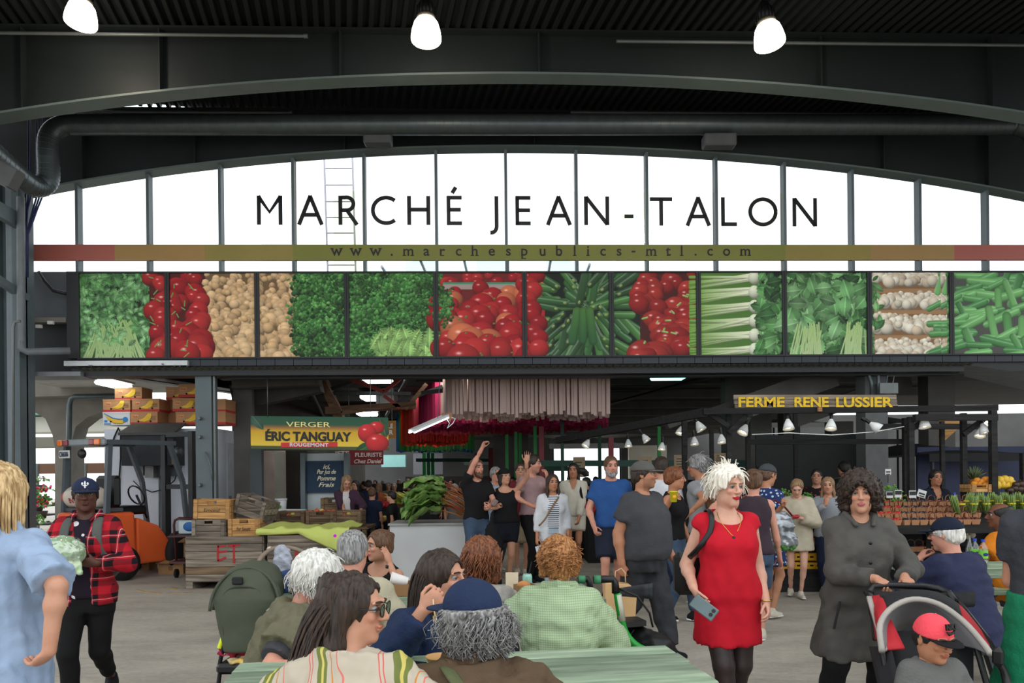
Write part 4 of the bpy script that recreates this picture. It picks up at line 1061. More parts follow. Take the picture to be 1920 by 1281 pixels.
for i in range(24):x=S*p.g.uniform(.8,1.3);y=S*p.g.uniform(0,1);p.rod(x,y,x+p.g.uniform(-14,14),y+p.g.uniform(-14,20),2,(.2,.4,.12))
def blobs(x0,x1,y0,y1,n,cols):
 for i in range(n):
  x,y = p.g.uniform(x0,x1),p.g.uniform(y0,y1);k=p.g.uniform(.25,1.45)
  for j in range(7):p.ball(x+p.g.normal()*9,y+p.g.normal()*7,p.g.uniform(3,8),p.g.uniform(2.5,6),np.array(cols[p.g.randint(len(cols))])*k,p.g.uniform(0,3),.04)
p.a[:,int(S*2.5):int(S*4.05)]=(.03,.1,.03);blobs(S*2.42,S*4.05,0,S,1500,KL)
for i in range(60):x=S*p.g.uniform(3.3,3.95);y=S*p.g.uniform(.72,1.0);p.leaf(x,y,p.g.uniform(18,34),p.g.uniform(9,16),p.g.uniform(-1.9,-.9),np.array((.34,.55,.2))*p.g.uniform(.7,1.2),.4)
x0 = S*4.06;p.a[:,int(x0):int(S*5.15)]=(.2,.03,.03);fillballs(p,x0,S*5.1,2,S*.14,14,18,TO,16);p.a[int(S*.115):int(S*.135),int(x0):int(S*5.05)]=(.08,.35,.22);p.a[int(S*.135):int(S*.2),int(x0):int(S*5.05)]=(.45,.36,.34)
fillballs(p,x0,S*5.22,S*.18,S+14,24,38,TO+[(.62,.2,.1)],62,.5,1.1);blobs(S*4.0,S*4.12,S*.2,S*.6,20,KL)
for i in range(22):p.ball(S*p.g.uniform(4.1,5.15),S*p.g.uniform(.3,1),4,3,(.2,.3,.1),0,0)
p.a[:,int(S*5.22):int(S*6.2)]=(.015,.025,.015);ZU=[(.05,.14,.05),(.08,.2,.06),(.04,.1,.04)]
for i in range(90):
 x,y = S*p.g.uniform(5.12,6.25),S*p.g.uniform(0,1.05);cx=S*5.7;a=math.atan2(y-S*.4,x-cx)+p.g.uniform(-.4,.4);l=p.g.uniform(26,44);c=ZU[p.g.randint(3)]
 p.rod(x- math.cos(a)*l,y-math.sin(a)*l,x+math.cos(a)*l,y+math.sin(a)*l,p.g.uniform(8,12),c,np.array(c)*1.4,.16);p.ball(x-math.cos(a)*l,y-math.sin(a)*l,6,4,(.35,.45,.16),a,0)
for dx,yy in ((-34,1),(-6,.98),(22,1)):p.rod(S*5.7+dx*.6,S*.46,S*5.7+dx,S*.82*yy,12,(.1,.24,.07),(.05,.16,.06),.28)
fillballs(p,S*5.02,S*5.16,6,S,20,28,TO,10)
p.a[:,int(S*6.32):int(S*7.0)]=(.10,.02,.02);fillballs(p,S*6.3,S*7.03,2,S+10,20,29,[(.38,.03,.03),(.44,.05,.04)],62,.6,1.25,3)
for i in range(14):x=S*p.g.uniform(6.3,6.95);y=S*p.g.uniform(.15,.9);p.rod(x,y,x+p.g.uniform(-14,14),y+p.g.uniform(-4,9),3.2,(.3,.5,.14),(.4,.55,.2))
p.a[:,int(S*7.0):int(S*7.75)]=(.12,.25,.06)
for j in range(6):
 yb = S*(.05+j*.175)
 for i in range(26):y=yb+p.g.uniform(-16,18);e=p.g.uniform(-8,8);p.rod(S*6.93,y+16,S*(7.62+p.g.uniform(-.03,.05)),yb+e,p.g.uniform(2.5,5),(.22,.42,.08),(.86,.88,.68),.06)
 p.ball(S*7.66,yb+2,17,19,(.82,.86,.68),0,.05)
fillleaves(p,S*7.72,S*9.02,0,S,14,30,.6,GR,330,.1);fillleaves(p,S*8.0,S*9.0,S*.15,S*.8,20,34,.62,[(.2,.42,.18),(.28,.5,.25)],50,.06)
for i in range(70):x=p.g.choice([S*8.3,S*8.85])+p.g.normal()*16;p.rod(x,S*p.g.uniform(.6,.75),x+p.g.uniform(-28,10),S*1.02,2.6,(.5,.68,.3),(.56,.7,.4),.08)
p.a[:,int(S*9.04):int(S*10)]=(.3,.17,.09)
for y0,y1 in ((-.08,.14),(.2,.42),(.46,.72),(.77,1.04)):
 p.a[int(S*max(0,y0)):int(S*max(0.01,y0+.05)),int(S*9.04):int(S*9.95)]=(.44,.27,.14);fillballs(p,S*9.06,S*9.92,S*(y0+.07),S*(y1-.02),9,14,[(.82,.74,.6),(.9,.83,.7),(.72,.6,.46)],95,.06,1.2)
fillleaves(p,S*9,S*9.12,0,S*.7,10,20,.5,GR,16)
p.a[:,int(S*9.98):]=(.12,.12,.11);CU=[(.14,.36,.13),(.2,.45,.17),(.1,.28,.1)]
for i in range(70):
 x,y = S*p.g.uniform(9.9,11.1),S*i/66;a=p.g.uniform(-.5,.25)if i%5 else p.g.uniform(1,2);l=p.g.uniform(26,46);c=CU[p.g.randint(3)];p.rod(x-math.cos(a)*l,y-math.sin(a)*l,x+math.cos(a)*l,y+math.sin(a)*l,p.g.uniform(8,13),c,np.array(c)*1.2,.16)
p.a[:,int(S*9.9):int(S*9.98)]=p.a[:,int(S*9.8):int(S*9.88)]
p.a = np.clip(p.a,0,1)**1.18*.98+.008        # one contrast curve over all the prints, blacks lifted a little
PRN = ['parsley bunches with tomatoes at the edge','vine tomatoes beside potatoes','potatoes beside curly kale','curly kale with a lettuce head','big ripe tomatoes','dark zucchini fanned out','glossy red peppers','celery bunches','spinach leaves with pale stems','white mushrooms in boxes','green cucumbers']
PFR = mat('panel_frame_black',C(26,28,30),.5,var=.1)
ZP0,ZP1 = FA(960,672).z,FA(960,511.5).z
for i in range(11):
 a0,a1 = ac(PX[i],592),ac(PX[i+1],592);t=thing('picture_panel','framed printed panel of '+PRN[i]+' under the windows','panel',tuple(fpt((a0+a1)/2,ZP0,.05)),0,'vegetable picture panels')
 im = bpy.data.images.new('print',S,S,float_buffer=False);px4=np.ones((S,S,4),f32);seg=np.clip(p.a[:,i*S:(i+1)*S],0,1)
 px4[...,:3]=np.where(seg<.0031308,seg*12.92,1.055*np.maximum(seg,1e-5)**(1/2.4)-.055)[::-1];im.pixels.foreach_set(px4.ravel());im.pack()
 m,N,L,b,tc=blank('print_%d'%i,.5,.18);tx=N.new('ShaderNodeTexImage');tx.image=im;tx.extension='EXTEND';L.new(tc.outputs['UV'],tx.inputs['Vector']);L.new(tx.outputs['Color'],b.inputs['Base Color'])
 fr = .025;mb=MB();a0+=.002;a1-=.002
 for(x0,x1,z0,z1)in((a0,a1,ZP0,ZP0+fr),(a0,a1,ZP1-fr,ZP1),(a0,a0+.036,ZP0+fr,ZP1-fr),(a1-.036,a1,ZP0+fr,ZP1-fr)):fbox(mb,x0,x1,z0,z1,.02,.10)
 obj('frame',mb,PFR,t)
 mb = MB();e=.036;q=[fpt(a0+e,ZP0+fr,.075),fpt(a1-e,ZP0+fr,.075),fpt(a1-e,ZP1-fr,.075),fpt(a0+e,ZP1-fr,.075)];mb.put(q+[v-EN*.03 for v in q],[(0,1,2,3),(7,6,5,4),(0,4,5,1),(1,5,6,2),(2,6,7,3),(3,7,4,0)],False)
 o = obj('print',mb,m,t);uv=o.data.uv_layers.new(name='UVMap')
 for lp in o.data.loops:uv.data[lp.index].uv=((0,0),(1,0),(1,1),(0,1))[lp.vertex_index%4]
# backing wall, ribbed fascia, corrugated soffit, edge rail
mb = MB();fbox(mb,ac(133),ac(2100),ZP0-.25,ZP1+.02,-.35,.0);wf=obj('wall_front',mb,BLACKST);setp(wf,kind='structure')
zf0,zf1 = FA(960,684).z,FA(960,672).z
for i in range(58):
 a = ac(131)+i*(34/FPX*D0);mb=MB();fbox(mb,a+.004,a+34/FPX*D0-.004,zf0,zf1,.0,.06);obj('fascia_panel',mb,mat('fascia_blue_black',C(38,44,52),.5,var=.12),wf)
mb = MB();a0,a1=ac(150),ac(1815);n=int((a1-a0)/.028);vs=[]
for i in range(n+1):
 a = a0+ (a1-a0)*i/n;z=zf0-.02-(.02 if(i//2)%2 else 0);vs+=[fpt(a,z,.12),fpt(a,z-.09,-.3)]
mb.put(vs,[(2*i,2*i+2,2*i+3,2*i+1)for i in range(n)],False);obj('corrugated_edge',mb,mat('olive_sheet',C(96,96,84),.6,var=.1),wf)
mb = MB();fbox(mb,ac(400),ac(1815),FA(960,704).z,FA(960,694).z,-.45,-.25);obj('edge_beam',mb,BLACKST,wf)
t = thing('door_rail','white sliding door rail bolted along the lower corner of the panels','rail',tuple(FA(244,684,.1)))
mb = MB();fpx(mb,129,679,358,688,.06,.14);obj('track',mb,mat('rail_white',C(186,190,192),.4,metal=.3),t)
for x in (168,172,305,328,338,352):mb=MB();c=FA(x,683 if x%2 else 686,.15);mb.cyl(c,c+EN*.02,.012,n=8);obj('bolt',mb,GALV,t)
# ------------------------------------------------------------------ columns and the left corner
def ibeam(nm,px,py0,py1,Y,w,d,m,lab=None):
 p = P(px,py0,Y);q=P(px,py1,Y);mb=MB();z0=0 if py1>880 else q.z;z1=p.z;x=(p.x+q.x)/2
 return x,z0,z1
def column(px,py,Y,w,d,z1,m=STEEL):
 x = P(px,py,Y).x;mb=MB();mb.bbox((x-w/2,Y-d/2,0),(x-w/2+.02,Y+d/2,z1));mb.bbox((x+w/2-.02,Y-d/2,0),(x+w/2,Y+d/2,z1));mb.bbox((x-w/2,Y-.012,0),(x+w/2,Y+.012,z1))
 o = obj('column',mb,m);setp(o,kind='structure');return o
mb = MB();x0,x1=P(372,850,12).x,P(402,850,12).x;mb.bbox((x0,11.9,0),(x1,12.15,3.6));c0=obj('column',mb,STEEL);setp(c0,kind='structure')
mb = MB();mb.cyl((x1+.04,11.92,.3),(x1+.04,11.92,3.6),.022,n=8);obj('conduit',mb,PIPE,c0)
for y in (785,820,910):mb=MB();q=P(376,y,11.88);mb.cyl(q,q-Vector((0,.06,0)),.03,.02,n=10);obj('fitting',mb,PIPE,c0)
mb = MB();mb.tube([P(386,848,11.86),P(391,862,11.84),P(397,885,11.86),P(398,900,11.87)],.012,6);obj('door_hook',mb,PIPE,c0)
# big corner column on the left, with pipes
Yc = 11.35;x0,x1=P(4,800,Yc).x,P(51,800,Yc).x;mb=MB();mb.bbox((x0,Yc-.12,0),(x0+.04,Yc+.2,6.2));mb.bbox((x0,Yc,0),(x1,Yc+.03,6.2));mb.bbox((x1-.10,Yc-.16,0),(x1,Yc+.2,6.2))
c1 = obj('column',mb,STEEL);setp(c1,kind='structure')
mb = MB();mb.bbox((P(27,800,Yc).x,Yc-.15,0),(P(39,800,Yc).x,Yc-.02,6.0));obj('flange_plate',mb,mat('lit_steel',C(112,122,128),.5,var=.06),c1)  # paler copy of the column steel, the light is put into its colour
mb = MB();mb.cyl(P(39,370,Yc-.25),P(40,655,Yc-.25),.055,n=12);mb.tube([P(40,640,Yc-.25),P(41,655,Yc-.25),P(52,660,Yc-.2),P(132,658,Yc)],.055,10);obj('drain_pipe',mb,mat('grey_pvc',C(104,110,114),.5),c1)
mb = MB();mb.tube([P(39,602,Yc-.3),P(28,604,Yc-.3),P(25,615,Yc-.3),P(25,930,Yc-.3)],.02,8);obj('conduit',mb,PIPE,c1)
mb = MB();mb.rbox(P(26,905,Yc-.3),(.09,.07,.16),.01);obj('junction_box',mb,PIPE,c1)
for k,(xa,xb)in enumerate(((45,33),(48,37),(58,38),(62,40),(66,41))):
 mb = MB();mb.tube([P(xa+8+k,215,Yc),P(xa+8+k,372,Yc),P(xa+4,392,Yc-.05),P(xb+12,440,Yc-.1),P(xb+11,520,Yc-.1)],.014,6);obj('cable',mb,mat('blue_cable',C(46,54,92),.5),c1)
# side girders that run off to the left
for(pa,pb,hgt)in((P(-40,372,10.4),P(42,420,11.3),.22),(P(-40,500,10.6),P(50,560,11.4),.10)):
 mb = MB();mb.bar(pa,pb,.10,hgt);o=obj('side_beam',mb,STEEL);setp(o,kind='structure')
# grey side wall pieces between column and panels
mb = MB();fpx(mb,44,513,133,602,.0,.1,D0+.3);o=obj('wall_left',mb,mat('grey_side_panel',C(86,92,96),.6,var=.12,scale=2));setp(o,kind='structure')
mb = MB();fpx(mb,44,600,160,708,.0,.1,D0+.5);obj('lower_panel',mb,STEELD,o)
mb = MB();fpx(mb,44,599,133,608,.0,.15,D0+.2);obj('rail_strip',mb,mat('strip_grey',C(120,116,108),.6),o)
mb = MB();fpx(mb,131,512,152,674,-.1,.09);obj('corner_post',mb,BLACKST,o)
mb = MB();fpx(mb,44,705,182,713,.0,.5,D0+.4);obj('ledge',mb,mat('ledge_grey',C(116,120,124),.5),o)
for x,y in ((75,613),(97,606)):mb=MB();fpx(mb,x-5,y-3,x+5,y+3,.0,.05,D0-.05);obj('junction_box',mb,mat('white_box',C(205,205,200)),o)
mb = MB();mb.tube([FA(72,510,.0),FA(84,528,.0),FA(100,545,.0),FA(131,552,.0)],.03,6);obj('cable',mb,BLACKST,o)
# ------------------------------------------------------------------ inside the market and out beyond it
def wood(name,c1,c2,rough=.8,st=(2,30,30)):
 if name in MATS:return MATS[name]
 m,N,L,b,tc=blank(name,rough,.25);mp=N.new('ShaderNodeMapping');mp.inputs['Scale'].default_value=st;L.new(tc.outputs['Object'],mp.inputs['Vector'])
 oi = N.new('ShaderNodeObjectInfo');ad=N.new('ShaderNodeVectorMath');ad.operation='ADD';cb=N.new('ShaderNodeCombineXYZ');mu=N.new('ShaderNodeMath');mu.operation='MULTIPLY';mu.inputs[1].default_value=90
 L.new(oi.outputs['Random'],mu.inputs[0]);L.new(mu.outputs[0],cb.inputs[0]);L.new(mp.outputs[0],ad.inputs[0]);L.new(cb.outputs[0],ad.inputs[1])
 n = N.new('ShaderNodeTexNoise');n.inputs['Scale'].default_value=1;n.inputs['Detail'].default_value=6;L.new(ad.outputs[0],n.inputs['Vector'])
 r = ramp(N,[(.28,c1),(.7,c2)]);L.new(n.outputs['Fac'],r.inputs['Fac'])
 hs = N.new('ShaderNodeHueSaturation');ma=N.new('ShaderNodeMapRange');ma.inputs[3].default_value=.72;ma.inputs[4].default_value=1.25;L.new(oi.outputs['Random'],ma.inputs[0]);L.new(ma.outputs[0],hs.inputs['Value']);L.new(r.outputs[0],hs.inputs['Color']);L.new(hs.outputs[0],b.inputs['Base Color'])
 bp = N.new('ShaderNodeBump');bp.inputs['Strength'].default_value=.35;bp.inputs['Distance'].default_value=.006;L.new(n.outputs['Fac'],bp.inputs['Height']);L.new(bp.outputs[0],b.inputs['Normal']);return m
GREYW = wood('weathered_grey_wood',C(78,70,61),C(146,134,120));TANW=wood('fresh_crate_wood',C(140,98,56),C(206,160,104));BRNW=wood('old_brown_wood',C(70,56,42),C(128,106,82));BLKW=wood('black_stained_wood',C(22,22,23),C(44,43,43))
BEAMW = wood('rough_beam_wood',C(74,54,40),C(116,90,70))
def kit(nm,k):return setp(nm,kind=k)
def one(nm,lab,cat,mb,m,group=None):return setp(obj(nm,mb,m),lab,cat,group)
# dark ceiling over the inner market, side walls, far end
mb = MB();mb.bbox((-5.3,12.35,3.72),(11,46,3.9));o=obj('ceiling',mb,mat('inner_ceiling',C(52,52,50),.8,var=.2,scale=1));kit(o,'structure');mb=MB();mb.bbox((-9.6,12.5,3.5),(-5.3,17,3.62));obj('ceiling_bay',mb,mat('pale_soffit',C(170,170,164),.8),o);mb=MB();mb.bar((-7.2,12.5,3.42),(-5.6,17,3.42),.2,.14);mb.bar((-6.5,12.5,3.4),(-4.9,17,3.4),.3,.2);obj('ceiling_beam',mb,BLACKST,o);mb=MB();mb.bbox((11,12.35,3.72),(30,25,3.9));obj('ceiling_bay',mb,MATS['inner_ceiling'],o)
for i in range(9):
 y = 13.5+ i*3;mb=MB();mb.bar((-5.2,y,3.62),(11,y,3.62),.16,.22);obj('ceiling_beam',mb,CONCD,o)
for x in (-3.6,-1.6,2.4,4.4):mb=MB();mb.cyl(Vector((x,12.6,3.45)),Vector((x-5,36,3.45)),.05,n=8);obj('pipe',mb,BLACKST,o)
mb = MB();mb.bbox((-16,46,0),(2.5,46.3,5));mb.bbox((6.7,46,0),(34,46.3,5));mb.bbox((2.5,46,3.4),(6.7,46.3,5));o=obj('wall_back',mb,mat('far_wall',C(78,78,77),.8,var=.2,scale=.6));kit(o,'structure')
mb = MB();mb.bbox((-6.1,16.3,0),(-5.9,30,3.9));mb.bbox((-6.1,12.4,3.5),(-5.3,30,3.9));q_=obj('wall_inner',mb,CONCD);kit(q_,'structure')
for px0,py0,px1,py1,c in((715,853,760,876,C(150,205,200)),(775,850,830,890,C(120,120,126)),(870,858,985,872,C(96,100,98)),(1180,835,1250,905,C(190,186,170))):
 mb = MB();a=P(px0,py1,44);q=P(px1,py0,44);mb.bbox((a.x,44,a.z),(q.x,44.4,q.z));obj('shop_panel',mb,mat('shop_%d'%px0,c,.7,var=.1,scale=1),o)
# concrete haunches and sloping beams over the stalls
for k,(x0,y0,x1,y1,Y,w)in enumerate(((440,712,600,705,13.4,.34),(440,748,600,712,14.5,.5),(600,700,640,790,15,.16),(1250,800,1530,700,14.0,.10),(1400,762,1560,705,13.2,.4),(1480,790,1700,712,14.5,.3))):
 mb = MB();mb.bar(P(x0,y0,Y),P(x1,y1,Y),.3,w);o=obj('sloping_beam',mb,CONCD if k!=2 else BEAMW);kit(o,'structure')
for x0,x1,y0,y1,Y in((1362,1446,700,905,15.),(1624,1664,700,905,12.6),(1470,1500,770,905,16),(925,990,815,905,20),(1560,1600,790,905,16),(1742,1790,700,905,14)):
 a = P(x0,y1,Y);q=P(x1,y0,Y);mb=MB();mb.bbox((a.x,Y,0),(q.x,Y+.35,min(q.z,3.7)));o=obj('column',mb,CONCD if x0!=1624 else mat('grey_column',C(92,94,94),.6));kit(o,'structure')
# roof truss over the fruit stall
t = thing('roof_truss','rusty red and black braced truss under the ceiling above the orchard sign','truss',tuple(P(690,760,14)))
for x0,y0,x1,y1,Y,c in((600,703,640,775,14,0),(640,775,780,755,14,0),(610,770,780,760,14.3,1),(655,710,720,735,14,2),(720,735,762,700,14,2),(720,742,750,765,14,2),(600,738,770,738,15,3),(690,706,620,730,15,3),(735,760,830,725,14.4,3),(760,768,800,720,14.2,0),(780,713,830,713,13.6,3),(790,737,830,733,13.8,3)):
 mb = MB();mb.bar(P(x0,y0,Y),P(x1,y1,Y),.05,.07 if c!=1 else .14);obj('brace',mb,(BEAMW,BEAMW,mat('rust_red',C(140,52,46),.7),BLACKST)[c],t)
mb = MB();a =P(705,762,16);q=P(738,708,16);mb.bbox((a.x,16,a.z),(q.x,16.6,min(q.z,3.42)));one('duct_box','grey sheet metal box hung beside the ceiling lights','box',mb,mat('grey_sheet',C(124,128,128),.6))
# ceiling lights
LIT = lamp_mat('fluorescent_glow',(.93,1,.97),5.);TEALG=lamp_mat('teal_glow',(.35,.9,.82),3.)
for k,(x0,x1,y,Y,mm,lab)in enumerate(((676,728,708,14.6,LIT,'boxy white ceiling light nearest the panels above the orchard sign'),(675,712,744,18.3,LIT,'second white ceiling light down the aisle above the orchard sign'),(668,702,774,23,LIT,'farthest small white ceiling light just over the orchard sign'),(1230,1294,702,14.2,TEALG,'teal tinted tube light at the edge beam over the dark beams'),(178,214,717,13,LIT,'white ceiling light over the banana boxes'))):
 p,q = P(x0,y,Y),P(x1,y,Y);t=thing('ceiling_light',lab,'light',tuple((p+q)/2),0,'ceiling lights');d=6/FPX*Y
 mb = MB();mb.box((p+q)/2+Vector((0,.3,d*1.1)),((q-p).length*1.08,.8,d*.7));obj('housing',mb,WHITEP,t)
 mb = MB();mb.rbox((p+q)/2+Vector((0,.3,0)),((q-p).length,.7,d*1.4),.03);obj('diffuser',mb,mm,t)
 mb = MB();mb.cyl((p+q)/2+Vector((0,.3,d)),Vector((p.x/2+q.x/2,p.y+.3,3.74)),.012,n=6);obj('rod',mb,BLACKST,t)
for k in range(6):
 l = bpy.data.lights.new('aisle_light','AREA');l.energy=38;l.size=1.2;l.color=(1,.96,.9);lo=bpy.data.objects.new('aisle_light',l);COL.objects.link(lo);lo.location=(-1.2-.6*k,14.5+4.2*k,3.5)
t = thing('tube_light','twin tube light hung crooked on chains before the pink strips','light',tuple(P(805,800,12.2)))
a,q = P(772,811,12.0),P(836,783,12.6);ax=(q-a).normalized()
mb = MB();mb.bar(a+EZ*.03,q+EZ*.03,.16,.04);obj('housing',mb,WHITEP,t)
for s_ in (-.04,.04):mb=MB();mb.cyl(a+Vector((s_,0,0)),q+Vector((s_,0,0)),.018,n=8);obj('tube',mb,LIT,t)
mb = MB();mb.box(q+EZ*.02+ax*.03,(.18,.05,.10));obj('end_cap',mb,mat('rust_cap',C(150,110,80)),t)
for pt,tx in ((a.lerp(q,.75),828),(q,836)):
 top = P(tx,705,12.5);top.z=3.71;mb=MB();mb.cyl(pt+EZ*.04,top,.006,n=5);obj('chain',mb,GALV,t)
mb = MB();mb.tube([q,q+Vector((.06,0,-.1)),q+Vector((.02,0,-.18)),q+Vector((.12,0,-.1)),q+Vector((.16,0,-.02)),q+Vector((.1,0,.0))],.008,5);obj('flex',mb,WHITEP,t)
# hanging paper strips, pale in front, then magenta, red, orange, green, blue
t = thing('hanging_strips','canopy of hanging paper strips shading from pale pink to magenta and red','decoration',(0,13,2.6))
SM = [mat('strip_'+n_,c,.8,var=.06,scale=3)for n_,c in(('pale',C(172,148,140)),('magenta',C(150,22,70)),('crimson',C(120,14,30)),('red',C(196,44,34)),('orange',C(226,84,54)),('green',C(40,120,52)),('blue',C(30,90,150)))]
def sm_(mb,x,y,z0,z1,w):
 a = rnd.uniform(-.5,.5);mb.box((x,y,(z0+z1)/2),(w,.006,z1-z0),Matrix.Rotation(a,3,'Z')@Matrix.Rotation(rnd.uniform(-.012,.012),3,'Y'))
cnt = 0;stuff ={}
for r_ in range(33):
 y = 13.0+ r_*.36;c=0 if r_<5 else 1 if r_<15 else 2 if r_<19 else 3 if r_<23 else 4 if r_<28 else 5 if r_<30 else 6
 xl = -1.0- .24*(y-13);xr=(1.75+.12*(y-13))if c<2 else(1.6-.35*(y-18))if c<3 else(-1.1 if c<5 else-.8)-.1*(y-20)
 zb = 2.60 if c<3 else 2.45 if c<5 else 2.32;n=int((xr-xl)/.068)
 for i in range(max(n,3)):
  x = xl+ (xr-xl)*i/max(n,3)+rnd.uniform(-.012,.012);w=rnd.uniform(.05,.07);b0=zb+rnd.uniform(-.04,.05)+.02*math.sin(i*.3)
  if cnt<296 and(r_<4 or i<7):mb=MB();sm_(mb,x,y,b0,3.55,w);obj('strip',mb,SM[c],t);cnt+=1
  else:sm_(stuff.setdefault(c,MB()),x,y,b0,3.55,w)
for c,mb in stuff.items():kit(obj('far_strips',mb,SM[c],t),'stuff')
for k in range(10):mb=MB();y=13+k*1.4;mb.bar((-1.0-.24*(y-13)-.1,y,3.58),(3.2,y,3.58),.04,.04);obj('support_bar',mb,BLACKST,t)
# posts and rails of the inner stalls
GRN = mat('green_paint',C(24,128,52),.5,var=.08);MAR=mat('maroon_paint',C(112,40,42),.6,var=.1);DGR=mat('dark_green_rail',C(20,62,48),.6,var=.1)
for x,y0,Y,mm in((950,815,17,GRN),(967,810,17,GRN),(975,812,17.5,GRN),(1003,795,16,GRN),(1015,800,15,MAR),(1054,789,15,DGR),(1124,790,16,DGR),(1146,820,14,MAR),(1236,800,15,GRN),(803,850,26,GRN),(811,850,26,GRN),(795,850,27,GRN),(920,840,22,MAR),(895,850,24,MAR)):
 p = P(x,y0,Y);w=(9 if mm is MAR else 6)/FPX*Y;mb=MB();mb.bbox((p.x-w/2,Y,0),(p.x+w/2,Y+w,p.z));one('stall_post','%s stall post %s'%('maroon' if mm is MAR else 'green' if mm is GRN else 'dark green',{950:'nearest the raised fist',967:'between two green ones over the tank top',975:'third over the tank top',1003:'above the pink tee',1015:'thick, above the pink tee',1054:'thin, beside the windblown hair',1124:'thin, at the shoulder of the man in blue',1146:'thick, right above the man in blue',1236:'behind the clip lamps',803:'first of the far trio down the aisle',811:'second of the far trio',795:'third of the far trio',920:'behind the raised fist',895:'far behind the raised elbow'}[x]),'post',mb,mm,'inner stall posts')
for x0,x1,y,Y in((1010,1250,869,15.02),(980,1065,878,16.02),(1140,1400,869,14.02),(780,940,863,26.02)):
 mb = MB();mb.bar(P(x0,y,Y),P(x1,y,Y),.05,.12);one('stall_rail',{1010:'dark green rail behind the man in blue',980:'dark green rail behind the woman with blown hair',1140:'dark green rail behind the yellow cup',780:'green rail far down the aisle'}[x0],'rail',mb,DGR)
# paper signs hung on the rails
for k,(x0,y0,x1,y1,Y)in enumerate(((1075,857,1097,895,14.98),(1198,856,1222,884,13.98),(1264,853,1290,882,13.98),(1338,850,1362,868,13.98),(1338,868,1360,888,13.98),(1432,853,1446,880,14.98))):
 a,q = P(x0,y1,Y),P(x1,y0,Y);t=thing('price_sign','brown paper price sign pinned %s'%('to the rail beside the windblown hair','to the rail by the grey cap','behind the yellow cup','on top above a second one behind the grey haired man','beneath a first one behind the grey haired man','on the column behind the woman in florals')[k],'sign',(a.x,Y,a.z))
 mb = MB();mb.bbox((a.x,Y,a.z),(q.x,Y+.015,q.z));obj('sheet',mb,mat('kraft_paper' if k!=5 else 'white_sheet',C(150,130,104)if k!=5 else C(190,188,184),.9),t)
 mb = MB();
 for j in range(4):w=(q.x-a.x);mb.bbox((a.x+w*(.15+.1*rnd.random()),Y-.004,a.z+(q.z-a.z)*(.2+.17*j)),(a.x+w*rnd.uniform(.6,.88),Y,a.z+(q.z-a.z)*(.25+.17*j)))
 obj('scribble',mb,INK,t)
# white walls, awnings and roofs outside: right then left
def slab(nm,lab,cat,x0,y0,x1,y1,Y,dep,mm,group=None):
 a,q = P(x0,y1,Y),P(x1,y0,Y);mb=MB();mb.bbox((a.x,Y,a.z),(q.x,Y+dep,q.z));return one(nm,lab,cat,mb,mm,group)
OFFW = mat('tent_white',C(206,208,204),.7,var=.05,scale=1)
def awning(nm,lab,cat,x0,y0,x1,y1,Y,mm,drop=.5):
 a,q = P(x0,y1,Y),P(x1,y0,Y);mb=MB();t=thing(nm,lab,cat,((a.x+q.x)/2,Y,a.z));w=q.x-a.x;h_=q.z-a.z
 mb.grid(lambda u,v:Vector((a.x+w*u,Y+v*2,a.z+h_*(.35+.65*math.sin(math.pi*min(1,max(0,u)))**.5*v))),14,4);obj('canvas',mb,mm,t)
 mb = MB();mb.bbox((a.x,Y-.01,a.z),(q.x,Y+.01,a.z+h_*.36));obj('valance',mb,mm,t)
 for u in (.05,.95):mb=MB();mb.cyl((a.x+w*u,Y+.05,0),(a.x+w*u,Y+.05,a.z+h_*.3),.03,n=6);obj('leg',mb,BLACKST,t)
awning('market_tent','white market tent arched behind the farm sign posts','tent',1445,775,1585,802,20,OFFW);awning('market_tent','white market tent at the dark column foot','tent',1680,770,1780,806,19,OFFW)
awning('market_tent','white vaulted tent behind the waving group','tent',1030,814,1170,842,24,OFFW);awning('market_tent','pale tent half hidden behind the tilted clip lamps','tent',1745,830,1900,868,16,mat('grey_canvas',C(150,152,150),.8))
mb = MB();x_ =P(1720,860,13).x;mb.bbox((x_,13,.6),(x_+3.2,13.05,1.95));one('tarpaulin','navy blue tarpaulin hung behind the fruit seller','tarpaulin',mb,mat('navy_tarp',C(24,34,66),.6,var=.2,scale=3))
mb = MB();x_ =P(1425,860,13).x;mb.bbox((x_,13.2,.5),(x_+1.9,13.25,2.2));one('stall_backdrop','black board fence with green rails behind the smiling woman','fence',mb,mat('black_board',C(30,32,32),.8))
awning('stall_awning','black stall awning behind the asparagus','awning',1742,822,1930,866,12.4,mat('black_canvas',C(24,24,26),.8))
mb = MB();mb.grid(lambda u,v:P(1808+220*u,684+30*u*(1-v)+v*(22+50*u),10.6+v*.8),10,3);one('roof_flap','grey translucent roof sheet sloping off the corner of the panels','sheet',mb,mat('grey_sheeting',C(128,132,132),.5))
